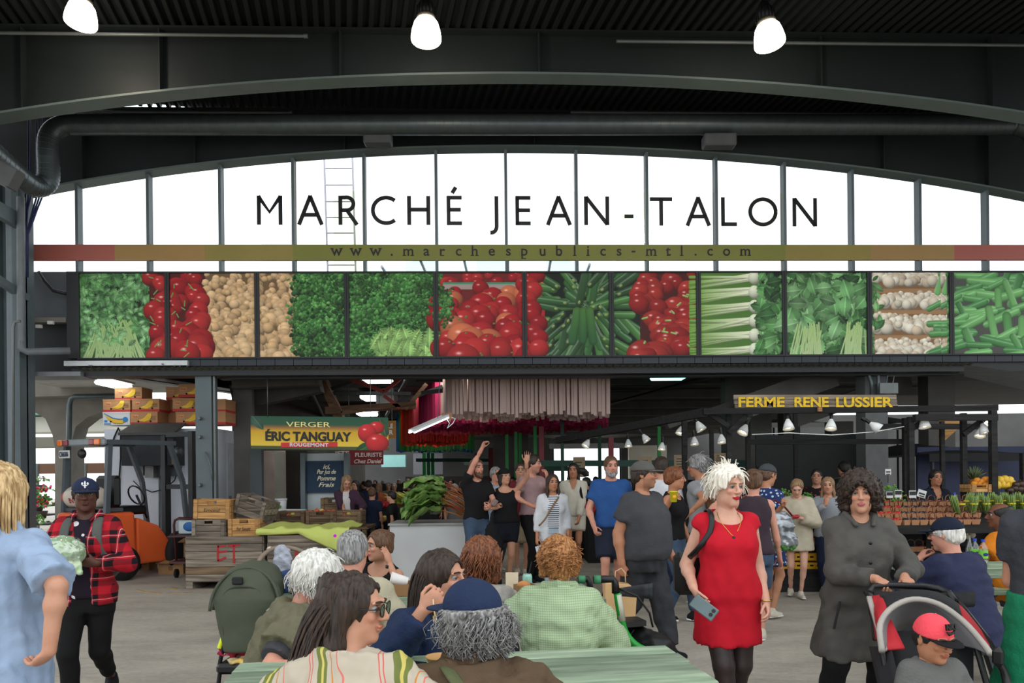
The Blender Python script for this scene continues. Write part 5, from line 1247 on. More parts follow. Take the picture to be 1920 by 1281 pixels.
# left: concrete tree column, far roofs
t = thing('tree_column','concrete column with arched arms behind the forklift','column',tuple(G(118,1020)),kind='structure');Y=16.5
def prism_px(pts,Y,d):mb=MB();mb.prism([P(x,y,Y)for x,y in pts],(0,d,0));return mb
obj('shaft',prism_px([(103,1030),(134,1030),(134,830),(142,800),(165,782),(200,770),(235,760),(235,725),(50,740),(20,745),(20,762),(60,770),(85,785),(98,815),(103,840)],Y,.5),CONC,t)
obj('cross_beam',prism_px([(-60,713),(260,713),(260,738),(-60,748)],Y-.6,.5),CONC,t)
mb = MB();mb.tube([P(128,1000,15.9),P(130,760,15.9),P(133,748,15.9),P(140,744,15.9),P(250,742,15.9)],.055,10);obj('drain_pipe',mb,GALV,t)
for k,(x0,y0,x1,y1,Y,c,lab)in enumerate(((-80,769,215,779,26,C(110,170,150),'long teal fascia of the neighbouring roof seen past the column'),(-80,780,215,812,26.5,C(196,194,184),'cream concrete beam under the teal fascia'),(-80,818,230,840,29,C(120,118,108),'grey roof slab under the cream beam'),(-90,868,215,890,22,C(104,76,58),'brown shelf canopy over the flower stand'))):
 t = slab('far_roof',lab,'roof',x0,y0,x1,y1,Y,1.2,mat('far_%d'%k,c,.8,var=.1,scale=1))
for x in (70,112,160):mb=MB();p=P(x,870,22);mb.cyl((p.x,22,0),(p.x,22,p.z),.05,n=6);one('canopy_pole','thin pole holding the brown canopy, '+{70:'by the dark column',112:'hidden by the concrete shaft',160:'behind the forklift guard'}[x],'pole',mb,PIPE)
# flower pots under the canopy
FL = [mat('petal_'+n_,c,.6,var=.1)for n_,c in(('pink',C(222,66,130)),('red',C(200,30,50)),('white',C(236,230,226)),('green',C(90,140,60)))];LEAF=mat('leaf_green',C(58,112,40),.6,col2=C(110,165,70),scale=20);POT=mat('terracotta_pot',C(70,60,52),.8)
def plant(x,y,Y,r,fc,lab,n=26):
 p = P(x,y,Y);t=thing('potted_flowers',lab,'plant',(p.x,Y,p.z-r*1.3),0,'flower pots by the forklift');g=MB();f=MB();q=MB();q.lathe((p.x,Y,p.z-r*1.3),[(r*.3,0),(r*.45,r*.6)],10);obj('pot',q,POT,t)
 for i in range(n):
  a,b_ = rnd.uniform(0,6.28),rnd.uniform(0,1.2);d=Vector((math.cos(a)*math.sin(b_),math.sin(a)*math.sin(b_),math.cos(b_)*.7))*r*rnd.uniform(.5,1);c=Vector((p.x,Y,p.z-r*.5))+d
  s_ = r*.22;v=Vector((rnd.uniform(-1,1),rnd.uniform(-1,1),rnd.uniform(0,1))).normalized()*s_;w=v.orthogonal().normalized()*s_*.5;g.put([c-v,c+w,c+v,c-w],[(0,1,2,3)],False)
  if i%2 == 0:f.ball(c+d*.15,r*.11,6,4)
 setp(obj('foliage',g,LEAF,t),kind='stuff');setp(obj('blossoms',f,fc,t),kind='stuff')
k = 0
for x,y,Y,c in((52,900,19,3),(75,895,20,2),(62,918,18.5,1),(82,915,19,0),(55,930,18,0),(70,932,18,3),(60,948,17.5,0),(78,942,18,1),(52,965,17,3),(66,975,17,2)):
 plant(x,y,Y,.30,FL[c],('pink','red','white','leafy green')[c]+' potted plant on the flower stand, '+('top row beside the column','top row by the shaft','second row beside the column','second row by the shaft','third row beside the column','third row middle','fourth row beside the column','fourth row by the shaft','low row beside the column','low row middle','behind the forklift guard','behind the cooler edge')[k]);k+=1
mb = MB();
t = thing('flower_stand','stepped black stand under the potted flowers','stand',tuple(G(70,1010)))
for z,Y in ((1.15,19.5),(.95,18.7),(.75,18.2),(.5,17.6),(.2,17)):mb=MB();p=P(65,900,Y);mb.bbox((p.x-.5,Y-.3,z-.3),(p.x+.5,Y+.3,z-.26));obj('shelf',mb,BLACKST,t)
# ------------------------------------------------------------------ forklift
ORG = mat('forklift_orange',C(226,98,48),.4,var=.06,scale=3,bump=.02);FGR=mat('forklift_grey',C(74,82,88),.45,var=.08);TYRE=mat('rubber',C(24,24,24),.8,var=.1)
fp = P(148,1000,11.2);t=thing('forklift','orange forklift with grey guard and propane tank parked before the white cooler','forklift',(fp.x,11.2,0),R(-24))
def fo(nm,mb,m,par=t,bev=None):return obj(nm,mb,m,par,local=True,bev=bev)
mb = MB();mb.prism([(-.52,0,.28),(.52,0,.28),(.52,-.06,.55),(.52,.02,1.0),(.40,.06,1.12),(-.40,.06,1.12),(-.52,.02,1.0),(-.52,-.06,.55)][:0]or[(-.52,.0,.25),(-.52,-.08,.6),(-.50,.0,1.04),(-.50,.55,1.04),(-.52,.6,.25)],(1.03,0,0));fo('counterweight',mb,ORG,bev=.05)
mb = MB();mb.prism([(-.5,.6,.22),(-.5,.6,.95),(-.5,1.0,.80),(-.5,1.25,.5),(-.5,1.75,.5),(-.5,1.8,.22)],(1.0,0,0));fo('body',mb,ORG,bev=.03)
mb = MB();mb.rbox((.0,.75,1.05),(.55,.5,.14),.04);mb.rbox((0,.5,1.35),(.5,.12,.5),.05);fo('seat',mb,BLACKP)
for sx in (-.47,.47):
 mb = MB();mb.bar((sx,.10,1.0),(sx,.16,2.08),.075,.06,(1,0,0));fo('guard_post',mb,FGR)
 mb = MB();mb.bar((sx,1.62,.55),(sx,1.5,1.5),.07,.06,(1,0,0));mb.bar((sx,1.5,1.5),(sx,1.25,2.1),.07,.06,(1,0,0));fo('guard_post',mb,FGR)
 mb = MB();mb.bar((sx,.08,2.1),(sx,1.35,2.12),.07,.07);fo('guard_rail',mb,FGR)
mb = MB();mb.rbox((0,.06,2.1),(1.04,.07,.10),.02);fo('guard_bar',mb,mat('guard_bar_lit_grey',C(128,136,140),.45))  # rear bar paler than the guard: light falling on it put into its grey
for i in range(7):mb=MB();mb.bar((-.4+i*.133,.1,2.12),(-.4+i*.133,1.35,2.13),.025,.025);fo('roof_bar',mb,FGR)
for x,c in ((-.42,C(232,116,30)),(-.30,C(128,20,20)),(.28,C(128,20,20)),(.40,C(232,116,30))):mb=MB();mb.rbox((x,.012,2.1),(.11,.04,.085),.01);fo('tail_light',mb,mat('tail_%d'%int(c[1]*999),c,.25,var=0,spec=.7))
mb = MB();mb.box((-.38,.05,1.93),(.24,.012,.12));pl=fo('number_plate',mb,mat('plate_white',C(206,206,200),.5));mb=MB();letter(mb,'C366506',(-.38,.038,1.93),(1,0,0),(0,0,1),.1,.002,.002,1,0,.2);fo('plate_number',mb,mat('plate_blue',C(60,70,90)),pl)
mb = MB();mb.lathe((-.50,.22,1.27),[(.09,0),(.15,.03),(.165,.08),(.165,.62),(.14,.70),(.06,.74)],24,(1,0,0));tk=fo('gas_tank',mb,mat('tank_cream',C(206,196,182),.5,var=.12,scale=5))
mb = MB();mb.lathe((-.51,.22,1.27),[(.10,0),(.152,.025),(.163,.05),(.152,.06)],20,(1,0,0));fo('red_ring',mb,mat('tank_red',C(190,50,56),.5),tk)
for z,s_ in ((1.33,'NOIR'),(1.22,'PROPANE')):mb=MB();letter(mb,s_,(-.13,.055+abs(z-1.27)*.14-.006,z),(-1,0,0),(0,0,-1),.1,.004,.003,1,0,.22 if s_=='NOIR' else .36);[None for v in mb.v];mb.v=[Vector((v.x,.22-math.sqrt(max(.168**2-(v.z-1.27)**2,0))-.001,v.z))for v in mb.v];fo('tank_lettering',mb,mat('tank_ink',C(180,40,40),.6),tk)
for x in (-.18,.1):mb=MB();mb.lathe((x,.22,1.27),[(.166,0),(.172,.005),(.172,.035),(.166,.04)],20,(1,0,0));fo('tank_strap',mb,PIPE,tk)
mb = MB();mb.box((0,.25,1.08),(.9,.3,.05));fo('tank_bracket',mb,FGR)
for x,y,r in((-.44,.38,.26),(.44,.38,.26),(-.46,1.45,.34),(.50,1.45,.34)):
 mb = MB();mb.lathe((x-.11,y,r),[(r*.55,0),(r*.9,0),(r,.04),(r,.18),(r*.9,.22),(r*.55,.22)],26,(1,0,0));w=fo('wheel',mb,TYRE);mb=MB();mb.lathe((x-.09,y,r),[(.03,.0),(r*.55,.03),(r*.55,.15),(.03,.18)],16,(1,0,0));fo('hub',mb,mat('hub_cream',C(190,180,160),.5),w)
for x in (-.32,.32):mb=MB();mb.box((x,1.86,1.25),(.1,.12,2.2));fo('mast_rail',mb,BLACKST)
for z in (.5,1.4,2.3):mb=MB();mb.box((0,1.86,z),(.7,.1,.08));fo('mast_cross_bar',mb,BLACKST)
mb = MB();mb.lathe((.0,1.83,2.0),[(.03,0),(.09,.01),(.09,.05),(.03,.06)],16,(1,0,0));fo('chain_wheel',mb,GALV)
mb = MB();mb.tube([(0,1.2,.9),(0,1.0,1.28)],.02,8);mb.tube([(.17*math.cos(a),1.0-.06*math.sin(a),1.28+.15*math.sin(a))for a in[i*.4 for i in range(16)]],.014,6,closed=True);fo('steering_wheel',mb,BLACKP)
mb = MB();mb.lathe((.02,.09,1.93),[(.02,0),(.07,.02),(.075,.05),(.05,.08)],14,(0,-1,0));fo('work_lamp',mb,BLACKP)
# ------------------------------------------------------------------ white cooler, its meter box, banana cartons
Yk = 13.45;a,q=P(198,1060,Yk),P(402,800,Yk);t=thing('walk_in_cooler','white walk-in cooler room carrying the banana cartons','cooler',((a.x+q.x)/2,Yk,0));zk=q.z-.03
mb = MB();mb.bbox((a.x,Yk,.02),(q.x,Yk+2.6,zk));obj('body',mb,mat('cooler_white',C(204,210,220),.5,var=.05,scale=1.5),t)
mb = MB();mb.bbox((a.x-.01,Yk-.01,0),(q.x+.01,Yk+2.62,.08));obj('kick_strip',mb,PIPE,t)
mb = MB();mb.box((q.x+.012,Yk+.9,1.15),(.02,.7,2.1));d=obj('door',mb,mat('cooler_door',C(176,182,188),.5),t);mb=MB();mb.box((q.x+.04,Yk+.62,1.1),(.03,.05,.2));obj('handle',mb,PIPE,d)
mb = MB();mb.tube([P(202,858,Yk-.02),P(214,820,Yk-.02),P(222,802,Yk-.02),P(226,812,Yk-.02),P(226,860,Yk-.02),P(222,915,Yk-.02)],.014,6);obj('cable',mb,BLACKST,t)
mb = MB();mb.cyl(P(299,872,Yk-.03),P(299,1048,Yk-.03),.018,n=8);obj('conduit',mb,PIPE,t)
mb = MB();mb.tube([P(250,902,Yk-.03),P(262,914,Yk-.05),P(285,923,Yk-.05),P(310,917,Yk-.05),P(328,900,Yk-.04),P(330,890,Yk-.03)],.010,6);obj('cable',mb,BLACKST,t)
t = thing('meter_hood','black plywood hood with sloping roof over meters on the cooler','box',tuple(P(282,873,13.1)))
x0,x1 = P(233,840,13.1).x,P(330,840,13.1).x;z0,z1=P(282,873,13.).z,P(282,814,13.).z
mb = MB();mb.bbox((x0,13.,z0),(x1,Yk-.01,z1));obj('front',mb,mat('black_ply',C(52,54,58),.85,var=.12,scale=8),t)
mb = MB();mb.prism([(x0-.03,12.95,z1-.02),(x0-.03,Yk,z1+.19),(x0-.03,Yk,z1+.22),(x0-.03,12.95,z1+.02)],(x1-x0+.06,0,0));obj('lid',mb,mat('roof_felt',C(78,78,76),.9),t)
mb = MB();mb.bbox((x1-.03,12.99,z0+.02),(x1+.001,13.002,z0+.25));obj('bare_edge',mb,TANW,t)
for x0_,x1_,y0,y1,m_ in((263,271,874,892,PIPE),(274,290,874,896,mat('meter_grey',C(128,130,128),.5)),(303,314,874,893,PIPE),(316,332,875,893,mat('dark_grey_box',C(70,76,84)))):
 a,q = P(x0_,y1,13.25),P(x1_,y0,13.25);mb=MB();mb.bbox((a.x,13.2,a.z),(q.x,Yk-.01,q.z));obj('meter_box',mb,m_,t)
KRAFT = mat('banana_carton',C(190,142,100),.85,var=.07,scale=5);REDB=mat('carton_red',C(196,62,62),.8,var=.05);YEL=mat('banana_yellow',C(236,190,60),.7,var=.05);BLU=mat('carton_blue',C(40,130,200),.7);HOLE=mat('hand_hole',C(20,16,14),.9,var=0)
def carton(cx,cy,Y,lab,white=False,blank_=False,rot=0.):
 w,d,h_ = .49,.40,.235;p=P(cx,cy,Y);t=thing('banana_carton',lab,'box',(p.x,Y,p.z-h_/2),rot,'banana cartons on the cooler');f=-d/2
 mb = MB();mb.box((0,0,h_/2),(w,d,h_));obj('carton',mb,WHITEP if white else KRAFT,t,local=True)
 mb = MB();mb.box((0,0,h_-.012),(w+.008,d+.008,.026));obj('lid_edge',mb,WHITEP if white else KRAFT,t,local=True)
 if not white:mb=MB();mb.box((0,0,.024),(w+.004,d+.004,.044));obj('red_band',mb,REDB,t,local=True)
 if blank_:return
 if white:
  mb = MB();mb.tube([(-.2,f-.004,.20),(-.13,f-.004,.12),(-.03,f-.004,.065),(.1,f-.004,.055),(.2,f-.004,.085)],[.012,.03,.042,.04,.015],6,flat=None);mb.v=[Vector((v.x,f-.004+(v.y-f)*.06,v.z))for v in mb.v];obj('banana_print',mb,YEL,t,local=True)
  mb = MB();mb.tube([(-.22,f-.003,.21),(-.15,f-.003,.17),(-.06,f-.003,.125),(.06,f-.003,.105),(.14,f-.003,.11)],.008,5);mb.cyl((.165,f-.004,.10),(.165,f-.010,.10),.045,n=16);mb.box((-.19,f-.002,.07),(.05,.004,.04));mb.box((-.16,f-.002,.02),(.12,.004,.022));obj('blue_print',mb,BLU,t,local=True)
 else:
  mb = MB()
  for i in range(4):mb.tube([(-.09+.03*i,f-.003,.075-.006*i),(-.0+.03*i,f-.003,.095),(.06+.022*i,f-.003,.15),(.085+.014*i,f-.003,.21)],[.008,.020,.020,.008],6)
  mb.v = [Vector((v.x,f-.003+(v.y-f)*.05,v.z))for v in mb.v];obj('banana_print',mb,YEL,t,local=True)
  mb = MB();letter(mb,'Dole',(-.155,f-.006,.15),(1,0,0),(0,0,1),.06,.002,0,1,0,.09);obj('brand_name',mb,mat('dole_red',C(210,60,50)),t,local=True)
  mb = MB();mb.box((-.155,f-.003,.15),(.11,.003,.06));obj('brand_patch',mb,mat('dole_patch',C(214,168,120)),t,local=True)
  mb = MB();[mb.box((.17,f-.003,.09+.02*i),(.09,.003,.006))for i in range(4)];obj('fine_print',mb,INK,t,local=True)
 for x in (-.1,.12):mb=MB();mb.cyl((x,f+.003,.062),(x,f-.006,.062),.016,n=12);obj('hand_hole',mb,HOLE,t,local=True)
K = 13.72
for c in ((251,741,K,'banana carton alone on top of the wider carton stack'),(229.5,763,K,'banana carton resting on the white and blue carton'),(283,762,K,'banana carton in the middle layer beside the first column of cartons'),(229,786.5,K,'white carton with a big yellow banana and blue print',True),(280,786,K,'banana carton in the bottom layer beside the white carton'),(345,740,K+.3,'banana carton at the top back of the column stack',False),(369,735,K,'topmost banana carton against the steel column'),(358,761,K,'second banana carton down against the steel column'),(364,786,K,'bottom banana carton against the steel column'),(336,787,K+.45,'shaded carton set back between the two stacks',False,True),(331,764,K+.5,'shaded middle carton set back between the two stacks',False,True)):carton(*c)
for i,(x,y,Y)in enumerate(((412,786,13.6),(412,763,13.6),(424,786,14.4),(424,764,14.4))):carton(x,y,Y,('lower near','upper near','lower far','upper far')[i]+' shaded carton on the cooler behind the steel column',False,True,R(-90))
# cart with a tray, cardboard boxes on the floor
t = thing('hand_cart','maroon hand cart with a white and blue box on its tray','cart',tuple(G(345,1068)))
Y = 11.6;CM =mat('cart_maroon',C(72,30,34),.5)
for s_ in (0,.55):
 mb = MB();mb.tube([P(362+3,973,Y+s_),P(336,972,Y+s_),P(328,976,Y+s_),P(326,985,Y+s_),P(331,1055,Y+s_)],.02,8);obj('frame',mb,CM,t)
 mb = MB();c=P(331,1066,Y+s_);c.z=.07;mb.lathe(c-Vector((.02,0,0)),[(.03,0),(.07,.005),(.07,.035),(.03,.04)],16,(1,0,0));obj('wheel',mb,TYRE,t)
mb = MB();mb.bar(P(331,1052,Y),P(372,1052,Y),.5,.03);obj('shelf',mb,CM,t);mb=MB();mb.bar(P(328,1004,Y),P(366,1004,Y),.5,.02);obj('shelf',mb,CM,t)
t = thing('blue_box','white box with a blue oval badge on the hand cart','box',tuple(P(349,1003,Y)))
a,q = P(333,1002,Y),P(364,975,Y);mb=MB();mb.rbox(((a.x+q.x)/2,Y+.2,(a.z+q.z)/2),(q.x-a.x,.36,q.z-a.z),.015);obj('carton',mb,mat('pale_box',C(186,200,204),.6),t)
mb = MB();c =P(354,988,Y);mb.ball((c.x,Y+.02,c.z),(.10,.012,.075),20,8);obj('badge',mb,mat('badge_blue',C(24,92,160),.5),t)
for cx,cy,w,h_,Y,rot,lab in((328,1056,46,22,12.2,0,'low open cardboard box lying behind the hand cart'),(335,1029,40,30,12.35,8,'taller brown box standing on the low box behind the cart'),(279,1046,16,34,12.75,0,'narrow carton standing against the cooler by the tyre')):
 p = P(cx,cy,Y);W_,H_=w/FPX*Y,h_/FPX*Y;z0=0 if cy>1040 else p.z-H_/2;t=thing('cardboard_box',lab,'box',(p.x,Y,z0),R(rot));mb=MB();e=.008
 for c,s_ in (((0,-.15,H_/2),(W_,e,H_)),((0,.15,H_/2),(W_,e,H_)),((-W_/2,0,H_/2),(e,.3,H_)),((W_/2,0,H_/2),(e,.3,H_)),((0,0,e),(W_,.3,e))):mb.box(c,s_)
 obj('walls',mb,CARD,t,local=True);mb=MB();mb.box((0,-.2,H_+.02),(W_,.12,.006),Matrix.Rotation(.5,3,'X'));obj('flap',mb,CARD,t,local=True);mb=MB();mb.cyl((0,-.153,H_*.5),(0,-.158,H_*.5),H_*.2,n=14);obj('hand_hole',mb,mat('box_print',C(110,80,56)),t,local=True)
# ------------------------------------------------------------------ crates
def crate(lab,px,py,Y,w,h_,d,mm,rot=0.,tilt=0.,z=None,group='wooden apple crates',mark=None,n=3):
 """slatted crate with corner posts and a hand hole in each end board; px,py: middle of its front"""
 p = P(px,py,Y);zb=p.z-h_/2 if z is None else z;t=thing('apple_crate',lab,'crate',(p.x,Y+d/2,zb),R(rot),group)
 Rt = Matrix.Rotation(R(tilt),4,'Y');M0=Matrix.Translation((0,0,h_/2))@Rt@Matrix.Translation((0,0,-h_/2))
 def b(nm,c,s_,m_=mm):mb=MB();mb.M=M0;mb.rbox(c,s_,.004);return obj(nm,mb,m_,t,local=True)
 hs = h_/n
 for sy in (-1,1):
  y = sy*(d/2)
  for i in range(n):
   if i == n-1:   # top board with the hand hole
    for sx in (-1,1):b('slat',(sx*(w/4+.03),y,hs*(i+.5)),(w/2-.06,.016,hs*.94))
    b('slat',(0,y,hs*(i+.85)),(.13,.016,hs*.26));b('slat',(0,y,hs*(i+.14)),(.13,.016,hs*.24))
   else:b('slat',(0,y,hs*(i+.5)),(w,.016,hs*.94))
  for sx in (-1,1):b('corner_post',(sx*(w/2-.03),y-sy*.0+sy*.016,h_/2),(.055,.02,h_))
 for sx in (-1,1):
  for i in range(n):b('slat',(sx*(w/2),0,hs*(i+.5)),(.016,d,hs*.92))
 b('floor_board',(0,0,.012),(w-.02,d-.02,.016))
 if mark:
  mb = MB();mb.M=M0;letter(mb,mark,(0,-d/2-.012,h_*.45),(1,0,0),(0,0,1),.07,.001,0,1,.25,w*.45);obj('scrawl',mb,mat('marker_ink',C(60,44,30)),t,local=True)
 return t
crate('light wood crate on top of a grey crate beside the column',394,955,10.75,.50,.285,.36,TANW,8,2,mark='Emond');crate('grey weathered crate under the light wood crate',393,991,10.7,.49,.26,.38,GREYW,-4)
crate('grey crate leaning tilted on top of another crate',474,952,10.9,.50,.29,.34,GREYW,-14,17);crate('pale wood crate with black scrawl under the tilted crate',456,990,10.7,.44,.26,.34,TANW,3,mark='Fer Savant')
def bin_(lab,x0,x1,ytop,Y,d,mark):
 a,q = P(x0,1060,Y).x,P(x1,1060,Y).x;z1=P((x0+x1)/2,ytop,Y).z;t=thing('apple_bin',lab,'bin',((a+q)/2,Y+d/2,0),0,'big wooden bins');w=q-a;n=6;z0=.11;hs=(z1-z0)/n
 for k,(cx,cy,lw,ax_)in enumerate(((0,-d/2,w,0),(0,d/2,w,0),(-w/2,0,d,1),(w/2,0,d,1))):
  for i in range(n):
   mb = MB();L_=lw*rnd.uniform(.985,1.);s_=(L_,.024,hs*.96)if ax_==0 else(.024,L_-.03,hs*.96);mb.rbox((cx+rnd.uniform(-.004,.004),cy+rnd.uniform(-.004,.004),z0+hs*(i+.5)),s_,.005);obj('plank',mb,BRNW if(i==1 and k==0)else GREYW,t,local=True)
 for sx in (-1,0,1):mb=MB();mb.box((sx*(w/2-.05),0,.055),(.09,d,.11));obj('skid',mb,GREYW,t,local=True)
 mb = MB();mb.box((0,-d/2,.012),(w,.09,.024));mb.box((0,0,.13),(w-.04,d-.04,.02));obj('base_board',mb,GREYW,t,local=True)
 for sx in (-1,1):mb=MB();mb.box((sx*(w/2-.05),d/2-.05,z1/2+.05),(.06,.06,z1-.1));obj('corner_post',mb,GREYW,t,local=True)
 mb = MB();y=-d/2-.0155
 if mark == 'ET':
  for p0,p1 in(((-.06,-.10),(-.06,.115)),((-.06,.10),(.05,.108)),((-.05,.02),(.07,.035)),((-.06,-.10),(.05,-.05)),((.08,.11),(.24,.118)),((.16,-.13),(.16,.11))):mb.bar((p0[0]-.02,y,p0[1]+.5),(p1[0]-.02,y,p1[1]+.5),.004,.028,(1,0,.3))
 else:letter(mb,mark,(.02,y,.46),(1,0,0),(0,0,1),.16,.002,.008,1.1,0,.36)
 obj('painted_initials',mb,mat('red_paint_mark',C(164,34,40),.7),t,local=True);return t
bin_('big weathered wooden bin with red brushed letters, carrying loose crates',348,493,1006,10.3,1.0,'ET');bin_('big brown wooden bin under the lime cloth',502,648,1003,10.3,1.0,'E.T.')
# lime cloth over the second bin
def cloth(nm,lab,cat,fn,nu,nv,m,group=None,th=.008):
 mb = MB();mb.grid(fn,nu,nv);o=one(nm,lab,cat,mb,m,group);md=o.modifiers.new('thick','SOLIDIFY');md.thickness=th;return o
m,N,L,b,tc=blank('lime_print_cloth',.9,.2);vo=N.new('ShaderNodeTexVoronoi');vo.inputs['Scale'].default_value=6;L.new(tc.outputs['Object'],vo.inputs['Vector']);hs=N.new('ShaderNodeHueSaturation');hs.inputs['Saturation'].default_value=1.2;L.new(vo.outputs['Color'],hs.inputs['Color']);r=ramp(N,[(.0,(1,1,1)),(.12,(1,1,1)),(.15,(0,0,0))]);L.new(vo.outputs['Distance'],r.inputs['Fac']);mx=N.new('ShaderNodeMixRGB');mx.inputs[1].default_value=(*C(196,206,112),1);L.new(r.outputs[0],mx.inputs[0]);L.new(hs.outputs[0],mx.inputs[2]);L.new(mx.outputs[0],b.inputs['Base Color'])
za = P(575,1003,10.3).z+.02;xa,xb=P(482,1000,10.25).x,P(655,1000,10.25).x
def lime(u,v):
 x = xa+ (xb-xa)*u;w_=.012*math.sin(u*31)+.010*math.sin(u*17+v*6)
 if v<.6:t_=v/.6;return Vector((x,11.2-.97*t_*1.0,za+.07+.03*math.sin(u*9+t_*5)*(1-t_)+w_))
 t_ = (v- .6)/.4;dr=(.05+(.34*max(0,(u-.45)/.55))**1.0)*t_;return Vector((x,10.235-.03*math.sin(t_*3)+w_,za+.07-dr-.03*(1-u)*t_))
cloth('lime_cloth','lime green printed cloth draped over the second wooden bin','cloth',lime,60,24,m)
# ------------------------------------------------------------------ orchard stall
def rect_print(t,nm,img,c,right,up,w,h_,th=.03,m=None):
 r_,u_ = Vector(right).normalized(),Vector(up).normalized();n_=r_.cross(u_);c=Vector(c);mb=MB();q=[c-r_*w/2-u_*h_/2,c+r_*w/2-u_*h_/2,c+r_*w/2+u_*h_/2,c-r_*w/2+u_*h_/2]
 mb.put(q+ [v-n_*th for v in q],[(0,1,2,3),(7,6,5,4),(0,4,5,1),(1,5,6,2),(2,6,7,3),(3,7,4,0)],False)
 if img is not None:
  H_,W_ = img.a.shape[:2];im=bpy.data.images.new(nm,W_,H_);px4=np.ones((H_,W_,4),f32);seg=np.clip(img.a,0,1);px4[...,:3]=np.where(seg<.0031308,seg*12.92,1.055*np.maximum(seg,1e-5)**(1/2.4)-.055)[::-1];im.pixels.foreach_set(px4.ravel());im.pack()
  m,N,L,b,tc=blank(nm+'_print',.5,.3);tx=N.new('ShaderNodeTexImage');tx.image=im;tx.extension='EXTEND';L.new(tc.outputs['UV'],tx.inputs['Vector']);L.new(tx.outputs[0],b.inputs['Base Color'])
 o = obj(nm,mb,m,t);uv=o.data.uv_layers.new(name='UVMap')
 for lp in o.data.loops:uv.data[lp.index].uv=((0,0),(1,0),(1,1),(0,1))[lp.vertex_index%4]
 return o
Ys = 12.05;A_,B_=P(470,811,Ys),P(728,814,Ys);cen=(A_+B_)/2;rt=(B_-A_).normalized();W_=(B_-A_).length;H_=62/FPX*Ys;UP=EZ
pr = Print(520,128,(.55,.38,.04));gy=np.linspace(0,1,128)[:,None]
def gcol(stops):
 k = np.array([s_[0]for s_ in stops]);return np.stack([np.interp(gy,k,[s_[1][i]for s_ in stops])for i in range(3)],-1)
pr.a[:] = gcol([(0,C(30,78,56)),(.25,C(40,84,58)),(.31,C(128,92,60)),(.45,C(206,160,40)),(.85,C(226,192,64)),(.90,C(226,192,64)),(.905,C(74,84,50)),(1,C(66,78,48))])
pr.leaf(24,22,40,18,.9,C(52,86,70));pr.leaf(430,118,46,20,-.5,C(40,80,44));pr.leaf(500,40,40,22,1.2,C(58,84,52))
for x,y,rx,ry in((475,40,30,25),(440,62,36,36),(478,100,44,36)):pr.ball(x,y,rx,ry,C(205,42,46),0,.55)
t = thing('orchard_sign','green and yellow orchard sign with tomatoes hung on chains','sign',tuple(cen-EZ*H_/2));rect_print(t,'board',pr,cen,rt,UP,W_,H_,.03)
nf = rt.cross(EZ);pt=lambda fx,fy:cen+rt*(fx-.5)*W_+EZ*(.5-fy)*H_+nf*.006
mb = MB();letter(mb,'VERGER',pt(.42,.24),rt,EZ,.12,.003,0,1,0,W_*.32);obj('top_lettering',mb,mat('sign_cream',C(240,226,150),.5),t)
mb = MB();letter(mb,'ÉRIC TANGUAY',pt(.42,.57),rt,EZ,.2,.003,.008,1,0,W_*.625);obj('main_lettering',mb,INK,t)
mb = MB();c =pt(.425,.855);mb.rbox(c-nf*.004,(W_*.41,.01,H_*.15),.004);obj('red_ribbon',mb,mat('sign_red',C(196,40,44),.5),t);mb=MB();letter(mb,'ROUGEMONT',c+nf*.003,rt,EZ,.08,.003,.003,1.1,0,W_*.28);obj('ribbon_lettering',mb,WHITEP,t)
for x in (502,695):mb=MB();q=P(x,783,Ys);mb.tube([q,Vector((q.x,q.y,zf0-.04))],.007,5);obj('chain',mb,GALV,t)
# stall back wall, blackboard
mb = MB();a,q=P(572,1000,13.2),P(652,850,13.2);mb.bbox((a.x,13.2,0),(q.x,13.35,q.z));o=obj('partition_wall',mb,mat('painted_plaster',C(182,190,192),.7,var=.08,scale=4));kit(o,'structure')
for x in (571,652):mb=MB();p=P(x,850,13.15);mb.bbox((p.x-.05,13.05,0),(p.x+.03,13.2,p.z));obj('edge_post',mb,STEEL,o)
for x0,x1,y0,Y,c in((470,490,840,12.6,C(74,82,84)),(494,532,845,14.5,C(188,168,156)),(516,532,848,13.9,C(150,146,134)),(530,575,845,15.2,C(58,52,46)),(440,472,700,13.9,C(96,94,90))):
 a,q = P(x0,1000,Y),P(x1,y0,Y);mb=MB();mb.bbox((a.x,Y,0),(q.x,Y+.12,q.z));obj('wall_strip',mb,mat('strip_%d'%x0,c,.75,var=.15,scale=3),o)
t = thing('juice_board','dark blue board lettered in cream above the fruit seller','sign',tuple(P(612,923,13.1)));a,q=P(575,924,13.12),P(649,864,13.12)
mb = MB();mb.bbox((a.x,13.12,a.z),(q.x,13.198,q.z));obj('board',mb,mat('slate_blue',C(28,52,76),.7,var=.1),t)
for s_,y,w in(('ici,',876,13),('Pur jus de',886,36),('Pomme',897,35),('Frais',909,30)):mb=MB();letter(mb,s_,P(612,y,13.11),(1,0,0),EZ,.11,.002,.002,1,.35,w/FPX*13.1);obj('lettering',mb,mat('chalk_cream',C(222,216,190),.8),t)
t = thing('florist_sign','dark red florist sign hanging behind the orchard sign','sign',tuple(P(684,872,16)));a,q=P(648,872,16),P(718,844,16);mb=MB();mb.bbox((a.x,16,a.z),(q.x,16.05,q.z));obj('board',mb,mat('florist_red',C(118,30,36),.6),t)
for s_,x,y,w in(('FLEURISTE',691,853,50),('Chez Daniel',690,865,52),('ISTE',642,850,26)):mb=MB();letter(mb,s_,P(x,y,15.98),(1,0,0),EZ,.12,.002,.003,1,.3 if s_[0]=='C' else 0,w/FPX*16);obj('lettering',mb,mat('sign_pale',C(214,196,190)),t)
for x in (655,712):mb=MB();q=P(x,845,16);mb.cyl(q,(q.x,16,3.75),.01,n=5);obj('wire',mb,GALV,t)
